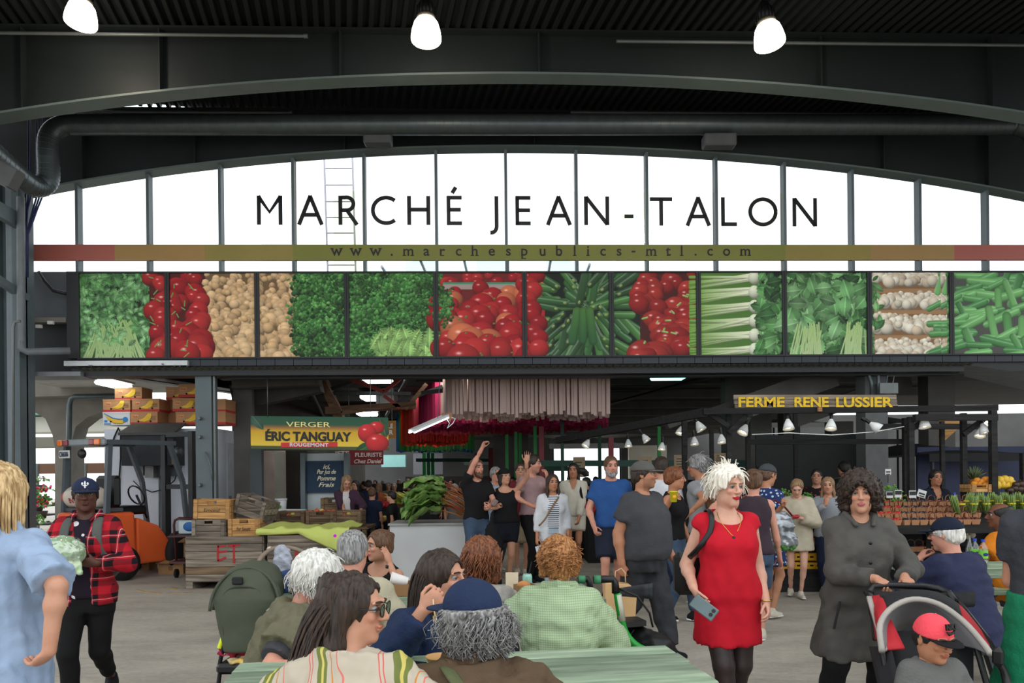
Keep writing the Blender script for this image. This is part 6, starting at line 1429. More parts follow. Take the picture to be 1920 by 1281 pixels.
t = thing('ochre_sign','ochre hanging sign half hidden behind the tomato picture','sign',tuple(P(735,822,14)));a,q=P(712,822,14),P(742,789,14);mb=MB();mb.bbox((a.x,14,a.z),(q.x,14.03,q.z));obj('board',mb,mat('ochre',C(158,106,40)),t)
for s_,y in (('LE',799),('IR',811)):mb=MB();letter(mb,s_,P(732,y,13.99),(1,0,0),EZ,.12,.002,.003,1,0,10/FPX*14);obj('lettering',mb,WHITEP,t)
mb = MB();q =P(735,789,14);mb.cyl(q,(q.x,14.02,3.75),.008,n=5);obj('wire',mb,GALV,t)
# table with crates of apples, buckets
APR = mat('apple_red',C(190,40,44),.35,var=.25,scale=12,col2=C(214,110,70));APY=mat('apple_yellow',C(214,190,92),.35,var=.1)
def fruit(nm,lab,c,r,m,cat,group,asp=.92):
 t = thing(nm,lab,cat,tuple(c),rnd.uniform(0,6),group);mb=MB();mb.lathe((0,0,0),[(.02*r,.12*r),(.35*r,0),(.8*r,.35*r),(r,.95*r),(.85*r,1.55*r*asp),(.45*r,1.9*r*asp),(.04*r,1.7*r*asp)],12);obj('flesh',mb,m,t,local=True);mb=MB();mb.cyl((0,0,1.7*r*asp),(.1*r,0,2.15*r*asp),.05*r,n=5);obj('stem',mb,BRNW,t,local=True);return t
mb = MB();a,q=P(505,1000,11.7).x,P(690,1000,11.7).x;mb.bbox((a,11.65,.72),(q,12.4,.76));o=thing('stall_table','low dark table under the crates of apples','table',((a+q)/2,12,0));obj('table_top',mb,BRNW,o)
for x in (a+.05,q-.05):
 for y in (11.7,12.35):mb=MB();mb.bbox((x-.03,y-.03,0),(x+.03,y+.03,.72));obj('leg',mb,BRNW,o)
zt = .762
for k,(x,lab)in enumerate(((545,'brown crate on the stall table nearest the buckets'),(600,'brown crate heaped with apples under the blue board'),(651,'brown crate in front of the seller in purple'))):crate(lab,x,984,11.66,.44,.25,.34,BRNW,0,0,zt,'crates on the stall table')
k = 0
for cx in (545,600,651):
 x0 = P(cx,984,11.7).x
 for i in range(7 if cx==600 else 5):
  m_ = APY if(i%4==1)else APR;fruit('apple',('yellow' if m_ is APY else 'red')+' apple in the '+{545:'crate by the buckets',600:'crate under the blue board',651:'crate before the seller'}[cx],(x0-.16+.32*((i*3)%7)/6,11.72+.09*(i%3),zt+(.19 if cx==600 else .13)+.02*(i%2)),.04,m_,'apple','apples on the orchard stall');k+=1
crate('brown crate standing on end behind the stall table',622,962,12.6,.36,.34,.28,BRNW,0,0,.85,'wooden apple crates')
for k,(x,y,r)in enumerate(((527,948,.10),(527,968,.1),(541,968,.1),(552,968,.1),(563,968,.1))):
 p = P(x,y,13);t=thing('bucket','white plastic bucket '+('on top of the stacked buckets','at the end under another bucket','second in the row of buckets','third in the row of buckets','last in the row by the post')[k],'bucket',(p.x,13,p.z-.12),0,'white buckets');mb=MB();mb.lathe((0,0,0),[(r*.82,0),(r,.24)],16,caps=True);obj('tub',mb,WHITEP,t,local=True);mb=MB();mb.lathe((0,0,.21),[(r*1.0,0),(r*1.06,.005),(r*1.06,.03),(r,.032)],16);obj('rim',mb,WHITEP,t,local=True)
 mb = MB();mb.ball((0,-r*.95,.10),(.035,.01,.035),10,6);obj('apple_print',mb,(LEAF,APR)[k>2],t,local=True)
mb = MB();a,q=P(515,985,12.9),P(580,975,12.9);mb.bbox((a.x,12.8,.0),(q.x-.45,13.12,.80));one('bucket_stand','dark cabinet that carries the white buckets','cabinet',mb,mat('dark_cabinet',C(48,40,36),.8))
# second fruit table to the seller's side
mb = MB();a,q=P(690,985,13.5).x,P(735,985,13.5).x;t=thing('fruit_table','dark table with yellow and orange fruit trays beside the seller','table',((a+q)/2,13.5,0));mb.bbox((a,13.3,.0),(q,13.8,.72));obj('cloth_front',mb,mat('black_cloth',C(20,20,22),.9),t)
for i,x in enumerate((692,700,712,721,729)):
 p = P(x,958,13.4);fruit('mango',('orange','orange','yellow','yellow','orange')[i]+' fruit on the dark table, '+('first','second','third','fourth','last')[i]+' from the seller',(p.x,13.4,.72),.055,mat('mango_orange',C(222,140,40),.4)if i in(0,1,4)else APY,'fruit','fruit beside the seller',1.1)
# rhubarb on the white counter
a,q = P(731,1000,10.95).x,P(872,1000,10.95).x;zc=P(800,981,10.95).z;t=thing('counter','white painted counter under the rhubarb','counter',((a+q)/2,11.3,0));mb=MB();mb.bbox((a,10.95,0),(q,11.75,zc-.03));obj('front',mb,mat('counter_white',C(196,198,198),.6,var=.06,scale=2),t);mb=MB();mb.bbox((a-.02,10.9,zc-.03),(q+.02,11.8,zc));obj('counter_top',mb,mat('counter_edge',C(150,150,148),.6),t)
RST = mat('rhubarb_stalk',C(150,48,40),.45,col2=C(150,112,50),scale=3,st=(2,2,2));RLF=mat('rhubarb_leaf',C(66,116,50),.5,col2=C(150,178,96),scale=9,bump=.5,bscale=26)
k = 0
for i in range(26):
 row,u = divmod(i,9);y=11.05+.27*row;t=thing('rhubarb','rhubarb stalk with crinkled leaf, '+('lowest','low','middle','high','topmost')[u%5]+' layer'+(', nearer the bearded man' if u>4 else '')+' of the '+('front','middle','rear')[row]+' row','rhubarb',(P(800,960,y).x,y,zc),0,'rhubarb heap')
 z0 = zc+ .03+.045*(u%5)+.10*(row)+rnd.uniform(0,.05);x1=P(872,960,y).x+rnd.uniform(-.05,.05);x0=P(838-16*rnd.random(),960,y).x;zl=z0+.08+rnd.uniform(0,.16);yy=y+rnd.uniform(-.12,.12)
 mb = MB();mb.tube([(x1,yy,z0),((x0+x1)/2,yy,(z0+zl)/2+.02),(x0,yy,zl)],[.013,.012,.009],6);obj('stalk',mb,RST,t)
 L_ = rnd.uniform(.42,.60);wd=rnd.uniform(.17,.25);dr=rnd.uniform(.05,.26);ph=rnd.uniform(0,6);sk=rnd.uniform(-.5,.5)
 mb = MB();mb.grid(lambda a_,b_:Vector((x0-L_*a_,yy+(b_-.5)*2*wd*math.sin(math.pi*min(1,a_*.9+.1))**.6+sk*.1*a_-.12*a_,zl+.05*math.sin(a_*3)-dr*a_*a_+.03*math.sin(a_*14+ph+b_*9)+.035*math.cos((b_-.5)*15+ph))),9,8);obj('leaf',mb,RLF,t)
mb = MB();mb.bbox((X_at(735,12.6),12.5,0),(X_at(800,12.6),13.1,1.02));one('display_block','black draped block under the yellow squash heap','stand',mb,mat('black_drape',C(22,22,24),.9))
for i in range(16):
 p = P(745+ 8*(i%6),935+6*(i//6),12.6+.2*(i//6));a=R(140+20*rnd.random());mb=MB();d=Vector((math.cos(a),rnd.uniform(-.3,.3),math.sin(a)*.9));mb.tube([p,p+d*.1,p+d*.24],[.02,.026,.004],6);one('yellow_zucchini','yellow green squash in the heap behind the rhubarb','squash',mb,mat('squash_yellow',C(190,176,60),.5,col2=C(110,130,50),scale=14),'yellow squash heap')
# draped stall tables deeper in the market, piled with produce
BLKC = mat('black_drape',C(22,22,24),.9);
o = bpy.data.objects['wall_back'];MATS['far_wall'].node_tree.nodes['Principled BSDF'].inputs['Roughness'].default_value=.8
PILE = [mat('pile_'+n_,c,.5,var=.2,scale=12)for n_,c in(('red',C(170,36,36)),('green',C(60,110,44)),('orange',C(220,130,40)),('magenta',C(150,30,80)))]
for k,(px,Y,w,c,lab)in enumerate(((1075,14.2,1.5,3,'with magenta blooms behind the white shorts'),(1180,13.4,1.6,0,'with red fruit behind the man in blue'),(1322,12.9,.8,1,'with greens behind the yellow cup'),(930,17,1.6,1,'with greens behind the raised hands'),(1010,19,1.8,2,'with oranges down the aisle'),(1150,18.5,2.0,0,'with red fruit under the far posts'),(720,17,1.2,0,'with red fruit left of the aisle crowd'),(690,20,1.4,1,'with greens deep behind the florist sign'),(1250,20,2.2,1,'with greens in the far corner'))):
 x = X_at(px,Y);t=thing('stall_table','black draped table '+lab,'table',(x,Y,0),0,'inner stall tables');mb=MB();mb.box((x,Y,.40),(w,.9,.80));obj('drape',mb,BLKC,t);mb=MB();mb.box((x,Y,.815),(w+.04,.94,.03));obj('table_top',mb,BLKC,t)
 mb = MB();[mb.ball((x+(i%14/13-.5)*w*.9,Y-.35+.16*(i//14),.86+.02*(i//14)+rnd.uniform(0,.05)),rnd.uniform(.045,.065),6,4)for i in range(56)];setp(obj('produce',mb,PILE[c],t),kind='stuff')
for k,(px0,px1,Y,z0,z1,lab)in enumerate(((1000,1330,21,.0,1.35,'dark board partition behind the far stalls'),(560,760,24,.0,1.3,'dark board partition left of the aisle end'),(760,1000,32,0,1.5,'dark board partition closing the aisle'))):
 mb = MB();mb.bbox((X_at(px0,Y),Y,z0),(X_at(px1,Y),Y+.06,z1));one('partition',lab,'partition',mb,mat('dark_partition',C(46,44,42),.9,var=.2))
# ------------------------------------------------------------------ farm stall on the right
t = thing('market_stall','black timber stall frame with clip lamps under the farm sign','stall',tuple(G(1600,1110)));FR=9.6
def fbeam(nm,p,q,w=.085,d=.085):mb=MB();mb.bar(p,q,w,d);return obj(nm,mb,BLKW,t)
zbm = P(1590,770,FR).z
fbeam('beam',P(1318,772,FR),P(1868,765,FR),.09,.075);fbeam('beam',P(1320,774,FR),P(1045,826,13.5),.09,.11);fbeam('beam',P(1714,783,FR-.1),P(1868,783,FR-.1),.08,.08);fbeam('beam',P(1400,829,FR+.5),P(1697,828,FR+.5),.07,.07);fbeam('beam',P(1640,800,11),P(1866,800,11),.08,.08)
for x,y0,Y,w in((1283,790,12,9),(1334,806,11,7),(1366,775,9.75,9),(1402,790,FR+.5,8),(1491,775,10.8,7),(1697,784,FR+.4,9),(1707,782,FR,10),(1766,790,11.2,7),(1806,775,FR+.1,9),(1861,770,FR-.1,11),(1919,850,FR+1,10)):
 p = P(x,y0,Y);W_=w/FPX*Y;mb=MB();mb.bbox((p.x-W_/2,Y-W_/2,0),(p.x+W_/2,Y+W_/2,p.z));obj('post',mb,BLKW,t)
for a,q in (((1366,800),(1330,776)),((1700,812),(1735,786)),((1806,815),(1845,786)),((1366,812),(1400,778))):fbeam('brace',P(*a,FR+.05),P(*q,FR+.05),.05,.06)
mb = MB();mb.tube([P(1410,815,FR),P(1480,812,FR),P(1560,816,FR),P(1640,810,FR),P(1695,800,FR)],.006,5);obj('wire',mb,WHITEP,t)
mb = MB();a,q=P(1762,835,11.4),P(1800,786,11.4);mb.prism([(a.x,11.4,a.z),(q.x,11.4,q.z-.12),(q.x,11.4,q.z),(a.x,11.4,q.z)],(0,.03,0));obj('plywood',mb,TANW,t)
# farm sign: two old boards
a,q = P(1377,754,FR-.02),P(1682,754,FR-.02);ts=thing('farm_sign','weathered board sign with yellow stencilled capitals on the stall beam','sign',((a.x+q.x)/2,FR-.02,zbm));h_=27/FPX*FR;rt=(q-a).normalized();c=(a+q)/2
FRAME_ = Matrix((rt,EZ.cross(rt),EZ)).transposed()
for k in (-1,0,1):mb=MB();mb.rbox(c+EZ*k*h_/3+rt*rnd.uniform(-.012,.012),((q-a).length,.03,h_/3-.003),.004,FRAME_);obj('board',mb,GREYW,ts)
ym = mat('stencil_yellow',C(214,176,40),.7,var=.25,scale=30)
for s_,x,w in(('FERME',1428,86),('RENE',1522,64),('LUSSIER',1621,106)):
 mb = MB();q_=P(x,754,FR-.05);letter(mb,s_,Vector((q_.x,FR-.045,q_.z)),rt,EZ,.2,.003,.006,1,0,w/FPX*FR);zc_=sum(v.z for v in mb.v)/len(mb.v);mb.v=[Vector((v.x,v.y,zc_+(v.z-zc_)*.86))for v in mb.v];obj('lettering',mb,ym,ts)
mb = MB();p =P(1537,768,FR-.06);mb.box(p,(.05,.04,.05));obj('wedge',mb,TANW,ts)
# clip lamps
RFL = mat('reflector_white',C(226,228,226),.35);BLB=lamp_mat('warm_bulb',(1,.86,.6),6.)
tl = thing('clip_lamp','clip lamp','lamp',(0,0,0));mb=MB();mb.lathe((0,0,-.02),[(.02,.10),(.035,.07),(.055,.03),(.075,-.04),(.072,-.04),(.05,.03)],16,caps=False);obj('reflector',mb,RFL,tl,local=True);mb=MB();mb.cyl((0,0,.07),(0,0,.15),.022,n=10);obj('socket',mb,BLACKP,tl,local=True);mb=MB();mb.ball((0,0,-.02),.03,8,6);obj('bulb',mb,BLB,tl,local=True);mb=MB();mb.box((0,.02,.17),(.03,.06,.05));mb.cyl((0,0,.14),(0,.03,.19),.008,n=6);obj('clip',mb,BLACKP,tl,local=True)
LP = ((1276,808,12.2,20),(1312,800,10.4,-25),(1302,828,12.4,0),(1353,824,11.6,0),(1395,806,10,30),(1478,797,FR,0),(1558,797,FR,10),(1641,800,FR,-50),(1733,794,FR,0),(1845,805,FR,-8),(1838,812,10.6,20),(1850,790,10.2,60),(1100,832,12.75,30),(1178,832,13.5,0),(1210,822,13,-30),(1241,838,13.2,10))
WH = ('behind the grey cap','by the beam corner','low over the yellow cup','over the orange backpack','beside the tall black post','under the letters of FERME','under the letters of RENE','turned sideways on the grey column','by the double post','glowing at the end of the beam','behind the glowing one','at the beam tip pointing out','over the windblown hair','over the man in blue','tilted beside the maroon post','low beside the green post')
for k,(x,y,Y,ti)in enumerate(LP):
 o = tl if k ==0 else dup(tl);o.location=P(x,y,Y);o.rotation_euler=(R(-15),R(ti),0);o['label']='white clip lamp '+WH[k];o['group']='clip lamps'
mb = MB();a,q=P(1650,738,12.44),P(1684,718,12.44);mb.bbox((a.x,12.44,a.z),(q.x,12.6,q.z));eb=thing('switch_box','grey switch box with conduits above the farm sign','box',tuple(a));obj('housing',mb,PIPE,eb)
for x,xb in ((1628,1634),(1645,1647),(1662,1662),(1674,1674)):mb=MB();mb.tube([P(x,690,12.5),P(x+2,706,12.5),P(xb,718,12.5),P(xb,742,12.5)],.03 if x<1650 else .012,8);obj('conduit',mb,GALV,eb)
# display: stepped black shelves
t = thing('berry_stand','black stepped berry stand along the farm stall','stand',tuple(G(1700,1130)))
def shelf(x0,x1,y,z,d,th=.05):mb=MB();mb.bbox((X_at(x0,y),y,z-th),(X_at(x1,y),y+d,z));obj('shelf',mb,BLKW,t)
STEP = [(8.35,.93),(8.65,.985),(8.95,1.04),(9.25,1.095)]
for y,z in STEP:shelf(1625,1960,y,z,.30,.09)
shelf(1625,1960,8.6,.60,.7);shelf(1625,1960,8.75,.12,.6);shelf(1440,1640,9.75,1.0,.6);shelf(1440,1640,9.72,.60,.5)
mb = MB();mb.bbox((X_at(1625,8.35),8.33,.84),(X_at(1990,8.33),8.36,.93));obj('front_board',mb,BLKW,t);mb=MB();mb.bbox((X_at(1625,9.56),9.56,0),(X_at(1990,9.56),9.59,1.0));obj('back_board',mb,BLKW,t);mb=MB();mb.bbox((X_at(1440,10.36),10.36,0),(X_at(1640,10.36),10.4,.98));obj('back_board',mb,BLKW,t)
for x in (1632,1740,1880):mb=MB();mb.bbox((X_at(x,8.7)-.03,8.7,0),(X_at(x,8.7)+.03,8.78,.9));obj('leg',mb,BLKW,t)
KB = mat('kraft_basket',C(168,120,84),.85,var=.1);protos=[]
for nm,c,r in(('strawberries',C(190,28,36),.016),('blueberries',C(44,46,66),.012),('cherries',C(84,14,24),.014)):
 o = thing('fruit_basket','x','basket');mb=MB();w,w2,h_=.049,.038,.06
 mb.put([(-w2,-w2,0),(w2,-w2,0),(w2,w2,0),(-w2,w2,0),(-w,-w,h_),(w,-w,h_),(w,w,h_),(-w,w,h_)],[(3,2,1,0),(0,1,5,4),(1,2,6,5),(2,3,7,6),(3,0,4,7)],False);obj('basket',mb,KB,o,local=True)
 mb = MB();mb.tube([(-w,0,h_*.6),(-w,0,h_),(-.035,0,.125),(0,0,.142),(.035,0,.125),(w,0,h_),(w,0,h_*.6)],.011,4,flat=.25);obj('handle',mb,KB,o,local=True)
 mb = MB();[mb.ball((rnd.uniform(-.036,.036),rnd.uniform(-.036,.036),h_+rnd.uniform(-.008,.012)),r,6,4)for i in range(16)];setp(obj('berries',mb,mat('berry_'+nm,c,.25,var=.15,scale=30),o,local=True),kind='stuff');protos.append(o)
used = set()
def basket(k,x,y,z,lab,grp):
 o = protos[k]
 if k in used:o=dup(o)
 used.add(k);o.location=(x,y,z);o.rotation_euler=(0,0,rnd.uniform(-.3,.3));o['label']=lab;o['group']=grp
ORD = ('first','second','third','fourth','fifth','sixth','seventh','eighth','ninth','tenth','eleventh','twelfth')
FRN = ('strawberries','blueberries','cherries')
for r_,(y,z)in enumerate(STEP):
 for i in range(12):
  px = 1648+16.4*i+rnd.uniform(-1,1);k=0 if i<3-r_*.3 else 1 if i<6-r_*.3 else 2
  basket(k,X_at(px,y+.12),y+.14,z,'small kraft basket of %s, %s along from the grey parka on the %s step'%(FRN[k],ORD[i],('lowest','second','third','top')[r_]),'baskets of %s on the %s step'%(FRN[k],('lowest','second','third','top')[r_]))
for i in range(9):basket(2 if i%3 else 1,X_at(1612+15*i,8.8),8.75,.60,'kraft basket of %s, %s from the grey parka on the shelf below the steps'%(FRN[2 if i%3 else 1],ORD[i]),'baskets on the lower shelf')
for i in range(6):basket(0,X_at(1485+14*i,9.8),9.8,.60,'kraft basket of strawberries, %s along the lower shelf behind the hooded girl'%ORD[i],'strawberry baskets behind the girl')
# asparagus
ASP = mat('asparagus_green',C(96,128,56),.5,col2=C(150,170,96),scale=40);BAND=mat('yellow_band',C(226,196,40),.5)
for i in range(11):
 px = 1802+ 11.8*i;y=8.75+.10*(i%2);p=Vector((X_at(px,y),y,1.035+.03*(i%2)));le=-.5+.55*min(1,i/4)+rnd.uniform(-.06,.1);o=thing('asparagus_bundle','bundle of green asparagus with a yellow band, '+('leaning flat at the cherry end','second from the cherry end','third from the cherry end','fourth from the cherry end','fifth from the cherry end','middle of the row','fifth from the frame edge','fourth from the frame edge','third from the frame edge','second from the frame edge','at the frame edge')[i],'asparagus',tuple(p),0,'asparagus bundles')
 mb = MB()
 for j in range(16):a=j*2.4;rr=.034*math.sqrt(j/16);b_=Vector((math.cos(a)*rr,math.sin(a)*rr,0));e=b_*1.3+Vector((-le*.12 if i else-.1,0,.215*rnd.uniform(.9,1.05)));b_=b_+Vector((le*.1,0,0));mb.tube([b_,b_.lerp(e,.8),e],[.0075,.0065,.002],5)
 kit(obj('spears',mb,ASP,o,local=True),'stuff');mb=MB();cx=le*.1*.5-le*.06;mb.lathe((cx if i else 0,0,.105),[(.040,0),(.042,.004),(.042,.012),(.040,.016)],14);obj('band',mb,BAND,o,local=True)
# back row: crates, heads, gourds
def roundthings(nm,lab,cat,grp,pts,r,m,Y,asp=.9):
 for i,(x,y)in enumerate(pts):fruit(nm,lab,P(x,y,Y)-EZ*r,r*rnd.uniform(.9,1.08),m,cat,grp,asp)
ORM = mat('orange_peel',C(224,142,40),.45,bump=.1,bscale=120)
crate('light slatted crate holding oranges behind the asparagus',1840,916,9.5,.27,.10,.22,TANW,0,0,None,'wooden apple crates',n=2)
roundthings('orange','orange in the light crate behind the asparagus','orange','oranges in the light crate',[(1827,907),(1836,906),(1845,908),(1853,906),(1832,900),(1848,899),(1840,902)],.045,ORM,9.62)
roundthings('gourd','yellow squash heaped behind the frame post','squash','yellow squash heap on the stall',[(1870,911),(1879,909),(1888,911),(1897,909),(1875,902),(1884,901),(1893,903)],.05,mat('gourd_yellow',C(222,180,52),.4),9.6,1.2)
roundthings('eggplant','dark round eggplant heaped beside the yellow squash','eggplant','eggplants on the stall',[(1893,919),(1902,915),(1911,917),(1905,908),(1914,908),(1918,917)],.055,mat('aubergine',C(58,40,30),.3),9.55)
roundthings('turnip','white turnip on the lower shelf by the man in navy','turnip','turnips on the lower shelf',[(1786,1008),(1795,1006),(1804,1007),(1813,1005),(1790,999),(1800,998),(1809,999),(1822,1003),(1820,996)],.042,mat('turnip_white',C(206,196,176),.5),8.8)
for i,(x,y,c)in enumerate(((1668,902,3),(1684,912,3),(1662,922,3),(1678,924,3),(1452,908,1),(1468,915,3),(1484,906,1),(1500,914,3),(1470,900,3),(1490,922,1),(1515,905,3))):
 plant(x,y+(22 if x<1600 else 12),9.95 if x<1600 else 9.42,.13,FL[c]if c==3 else mat('pepper_red',C(196,50,36),.35),('leafy greens' if c==3 else 'red peppers in greens')+' on the top step, '+('behind the dark haired pusher','beside the price tags','under the leafy heads','near the double post','behind the floral shoulder','second beside the floral woman','third beside the floral woman','fourth by the hooded girl','rear by the tall post','low beside the hooded girl','rear behind the hooded girl')[i],22)
o = thing('pineapple','spiky pineapple crown behind the orange crate','pineapple',tuple(P(1825,915,9.8)));mb=MB();
for j in range(30):a,b_=j*2.4,.15+.9*(j/30);d=Vector((math.cos(a)*math.sin(b_),math.sin(a)*math.sin(b_),math.cos(b_)));c=P(1825,900,9.8);mb.tube([c,c+d*.1,c+d*.19-EZ*.02*b_],[.014,.012,.002],4)
kit(obj('crown_leaves',mb,mat('pineapple_green',C(92,104,64),.6),o),'stuff');mb=MB();mb.ball(P(1825,908,9.8),(.06,.06,.08),10,8);obj('fruit',mb,mat('pineapple_skin',C(150,104,50),.7,bump=.5,bscale=60),o)
for k,(x,y,w,h_,ro,blk)in enumerate(((1668,928,12,12,0,1),(1684,926,13,14,0,1),(1711,927,13,14,0,1),(1728,926,16,14,18,0),(1665,885,11,11,0,0),(1651,916,8,10,0,0))):
 Y = 8.9 if y>915 else 9.6;p=P(x,y,Y);o=thing('price_tag','small price tag on a stick, '+('black lettered, behind the strawberries','black lettered, second beside the post','black lettered, at the foot of the double post','white and tilted before the seller','white, over the leafy heads','white, by the dark curls')[k],'tag',tuple(p-EZ*.12),0,'price tags');W_,H_=w/FPX*Y,h_/FPX*Y
 M_ = Matrix.Rotation(R(ro),3,'Y');mb=MB();mb.box(p,(W_,.008,H_),M_);obj('card',mb,mat('tag_white',C(196,196,194),.6),o);mb=MB();
 if blk:mb.box(p+Vector((0,-.006,.012)),(W_*.92,.004,H_*.5),M_)
 else:mb.box(p+Vector((0,-.006,0)),(W_*.7,.004,H_*.2),M_);mb.box(p+Vector((0,-.006,-.03)),(W_*.6,.004,H_*.12),M_)
 obj('print',mb,INK,o);mb=MB();mb.cyl(p-EZ*.14,p-EZ*H_/2,.005,n=5);obj('stick',mb,BLACKP,o)
YCR = mat('yellow_crate',C(222,166,30),.5)
for i in range(8):
 px,y = (1462,1487,1511,1534)[i%4],(1059,1043)[i//4];p=P(px,y,9.72);w=.165;o=thing('yellow_crate','small yellow crate on the bottom shelf, '+('lower','upper')[i//4]+' row, '+('by the floral skirt','between the legs of the girl','just past the girl','next to the grey coat')[i%4],'crate',(p.x,p.y,p.z-.05),0,'yellow crates');mb=MB();f=-.1
 mb.rbox((0,0,.045),(w,.2,.088),.008);obj('shell',mb,YCR,o,local=True);mb=MB();[mb.box((sx*.035,f-.001,.05),(.045,.004,.022))for sx in(-1,1)];obj('slot',mb,HOLE,o,local=True)
mb = MB();mb.bbox((X_at(1440,9.7),9.6,0),(X_at(1560,9.7),10.1,P(1500,1059,9.72).z-.052));one('crate_stand','low black plinth under the yellow crates','plinth',mb,BLKW)
# ------------------------------------------------------------------ tables and things in front
GTOP = wood('worn_green_paint',C(98,118,96),C(150,166,142),.6,(3,26,26));GDK=mat('dark_green_steel',C(28,40,36),.5)
def picnic(lab,c,yaw,ln,wd=.76,n=5,bench=True):
 t = thing('picnic_table',lab,'table',(c[0],c[1],0),R(yaw),'picnic tables');pw=wd/n
 for i in range(n):mb=MB();mb.rbox((rnd.uniform(-.008,.008),-wd/2+pw*(i+.5),.735+rnd.uniform(-.002,.002)),(ln,pw-.008,.036),.006);obj('plank',mb,GTOP,t,local=True)
 for sy in ((-1,1)if bench else()):
  for j in (0,1):mb=MB();mb.rbox((0,sy*(wd/2+.24+.13*j),.44),(ln,.12,.036),.006);obj('bench_plank',mb,GTOP,t,local=True)
 for sx in (-1,1):
  x = sx*(ln/2-.28)
  for sy in (-1,1):mb=MB();mb.bar((x,sy*.26,.715),(x,sy*.62,.02),.05,.06,(1,0,0));obj('leg',mb,GDK,t,local=True)
  mb = MB();mb.bar((x,-.74,.40),(x,.74,.40),.05,.05);mb.bar((x,-.36,.70),(x,.36,.70),.05,.05);obj('cross_bar',mb,GDK,t,local=True)
 return t
picnic('worn pale green picnic table nearest the camera under the bearded man',(-.20,3.03),7.5,1.9,.62,4);picnic('green picnic table shared by the woman in the pale waffle shirt',(-.50,5.0),7.5,2.1);picnic('green picnic table with water bottles on it',(4.12,6.1),4,1.85)
def lay(nm,lab,cat,p,fn,m,grp=None):mb=MB();fn(mb,Vector(p));return one(nm,lab,cat,mb,m,grp)
TZ = .757
CUPW = mat('paper_white',C(226,224,220),.6)
p = G(748,1106,.86);p=P(748,1090,5.05);t=thing('paper_cup','white paper cup lying on a cardboard tray','cup',tuple(p));mb=MB();mb.lathe(p-Vector((.055,0,-.02)),[(.042,0),(.045,.003),(.032,.115),(.030,.118)],18,(1,.1,-.25));obj('cup',mb,CUPW,t);mb=MB();mb.lathe(p-Vector((.057,0,-.02)),[(.042,0),(.047,.003),(.047,.008),(.043,.012)],18,(1,.1,-.25));obj('rim',mb,CUPW,t)
def tray(lab,c,w,d,h_,rot=0.):
 t = thing('food_tray',lab,'tray',tuple(c),R(rot),'cardboard food trays');mb=MB()
 for s_ in (-1,1):mb.box((0,s_*d/2,h_/2),(w,.006,h_));mb.box((s_*w/2,0,h_/2),(.006,d,h_))
 mb.box((0,0,.004),(w,d,.006));obj('sides',mb,CARD,t,local=True);return t
tray('low cardboard tray under the lying paper cup',(P(755,1110,5.0).x,5.02,TZ),.16,.2,.075);tray('open kraft food box beside the soda can',(P(985,1105,4.85).x,4.9,TZ),.12,.11,.07,20)
o = thing('bread_roll','golden pastry poking from the kraft food box','pastry',(P(982,1092,4.9).x,4.9,TZ+.03));mb=MB();mb.ball((0,0,.035),(.045,.035,.03),12,8);obj('crust',mb,mat('pastry',C(196,130,70),.6,var=.2,scale=30),o,local=True)
mb = MB();mb.bbox((P(948,1100,5).x,5.05,TZ),(P(972,1100,5).x,5.06,TZ+.13));one('paper_sheet','cream paper wrapper standing beside the sheer blouse','wrapper',mb,mat('cream_paper',C(222,204,176),.8))
p = Vector((P(989,1090,5.0).x,5.05,TZ));t=thing('soda_can','pale green soda can with a straw','can',tuple(p));mb=MB();mb.lathe(p,[(.026,0),(.033,.008),(.033,.105),(.027,.12)],18);obj('can',mb,mat('can_mint',C(150,196,180),.35,metal=.3),t);mb=MB();mb.cyl(p+Vector((.01,0,.11)),p+Vector((.03,0,.2)),.004,n=6);obj('straw',mb,BLACKP,t)
t = thing('smartphone','black phone lying flat on the near table','phone',(P(762,1254,3.05).x,3.1,TZ),R(-25));mb=MB();mb.rbox((0,0,.008),(.15,.085,.014),.005);obj('case',mb,BLACKP,t,local=True);mb=MB();mb.box((0,0,.0158),(.135,.075,.0012));obj('screen',mb,LENS,t,local=True)
t = thing('plastic_lid','clear plastic tub by the striped blouse','tub',(P(726,1252,3.0).x,3.02,TZ));mb=MB();mb.lathe((0,0,0),[(.045,0),(.055,.03),(.06,.03),(.06,.036)],18);obj('tub',mb,clear('cloudy_plastic',(.8,.82,.82),.15),t,local=True)
t = thing('kraft_bowl','kraft paper bowl before the man in the navy hoodie','bowl',(P(822,1230,3.0).x,3.05,TZ));mb=MB();mb.lathe((0,0,0),[(.038,0),(.054,.05),(.058,.05),(.058,.056),(.052,.052),(.036,.006)],24,caps=False);obj('bowl',mb,mat('kraft_bowl_paper',C(190,146,92),.7),t,local=True)
tb = tray('wide cardboard tray of lemons at the front edge',(P(760,1275,2.78).x,2.78,TZ),.17,.13,.045,8)
for i,dx in enumerate((-.045,.035,.0)):t=thing('lemon','yellow lemon in the front tray, '+('nearest the striped blouse','nearest the brown coat','between the other two')[i],'lemon',(P(760,1275,2.78).x+dx,2.76+.035*(i==2),TZ+.012),rnd.uniform(0,3),'lemons');mb=MB();mb.lathe((-.035,0,.026),[(.004,0),(.01,.008),(.024,.02),(.027,.036),(.022,.054),(.009,.066),(.003,.071)],12,(1,0,0));obj('peel',mb,mat('lemon_peel',C(240,204,60),.4,bump=.15,bscale=150),t,local=True)
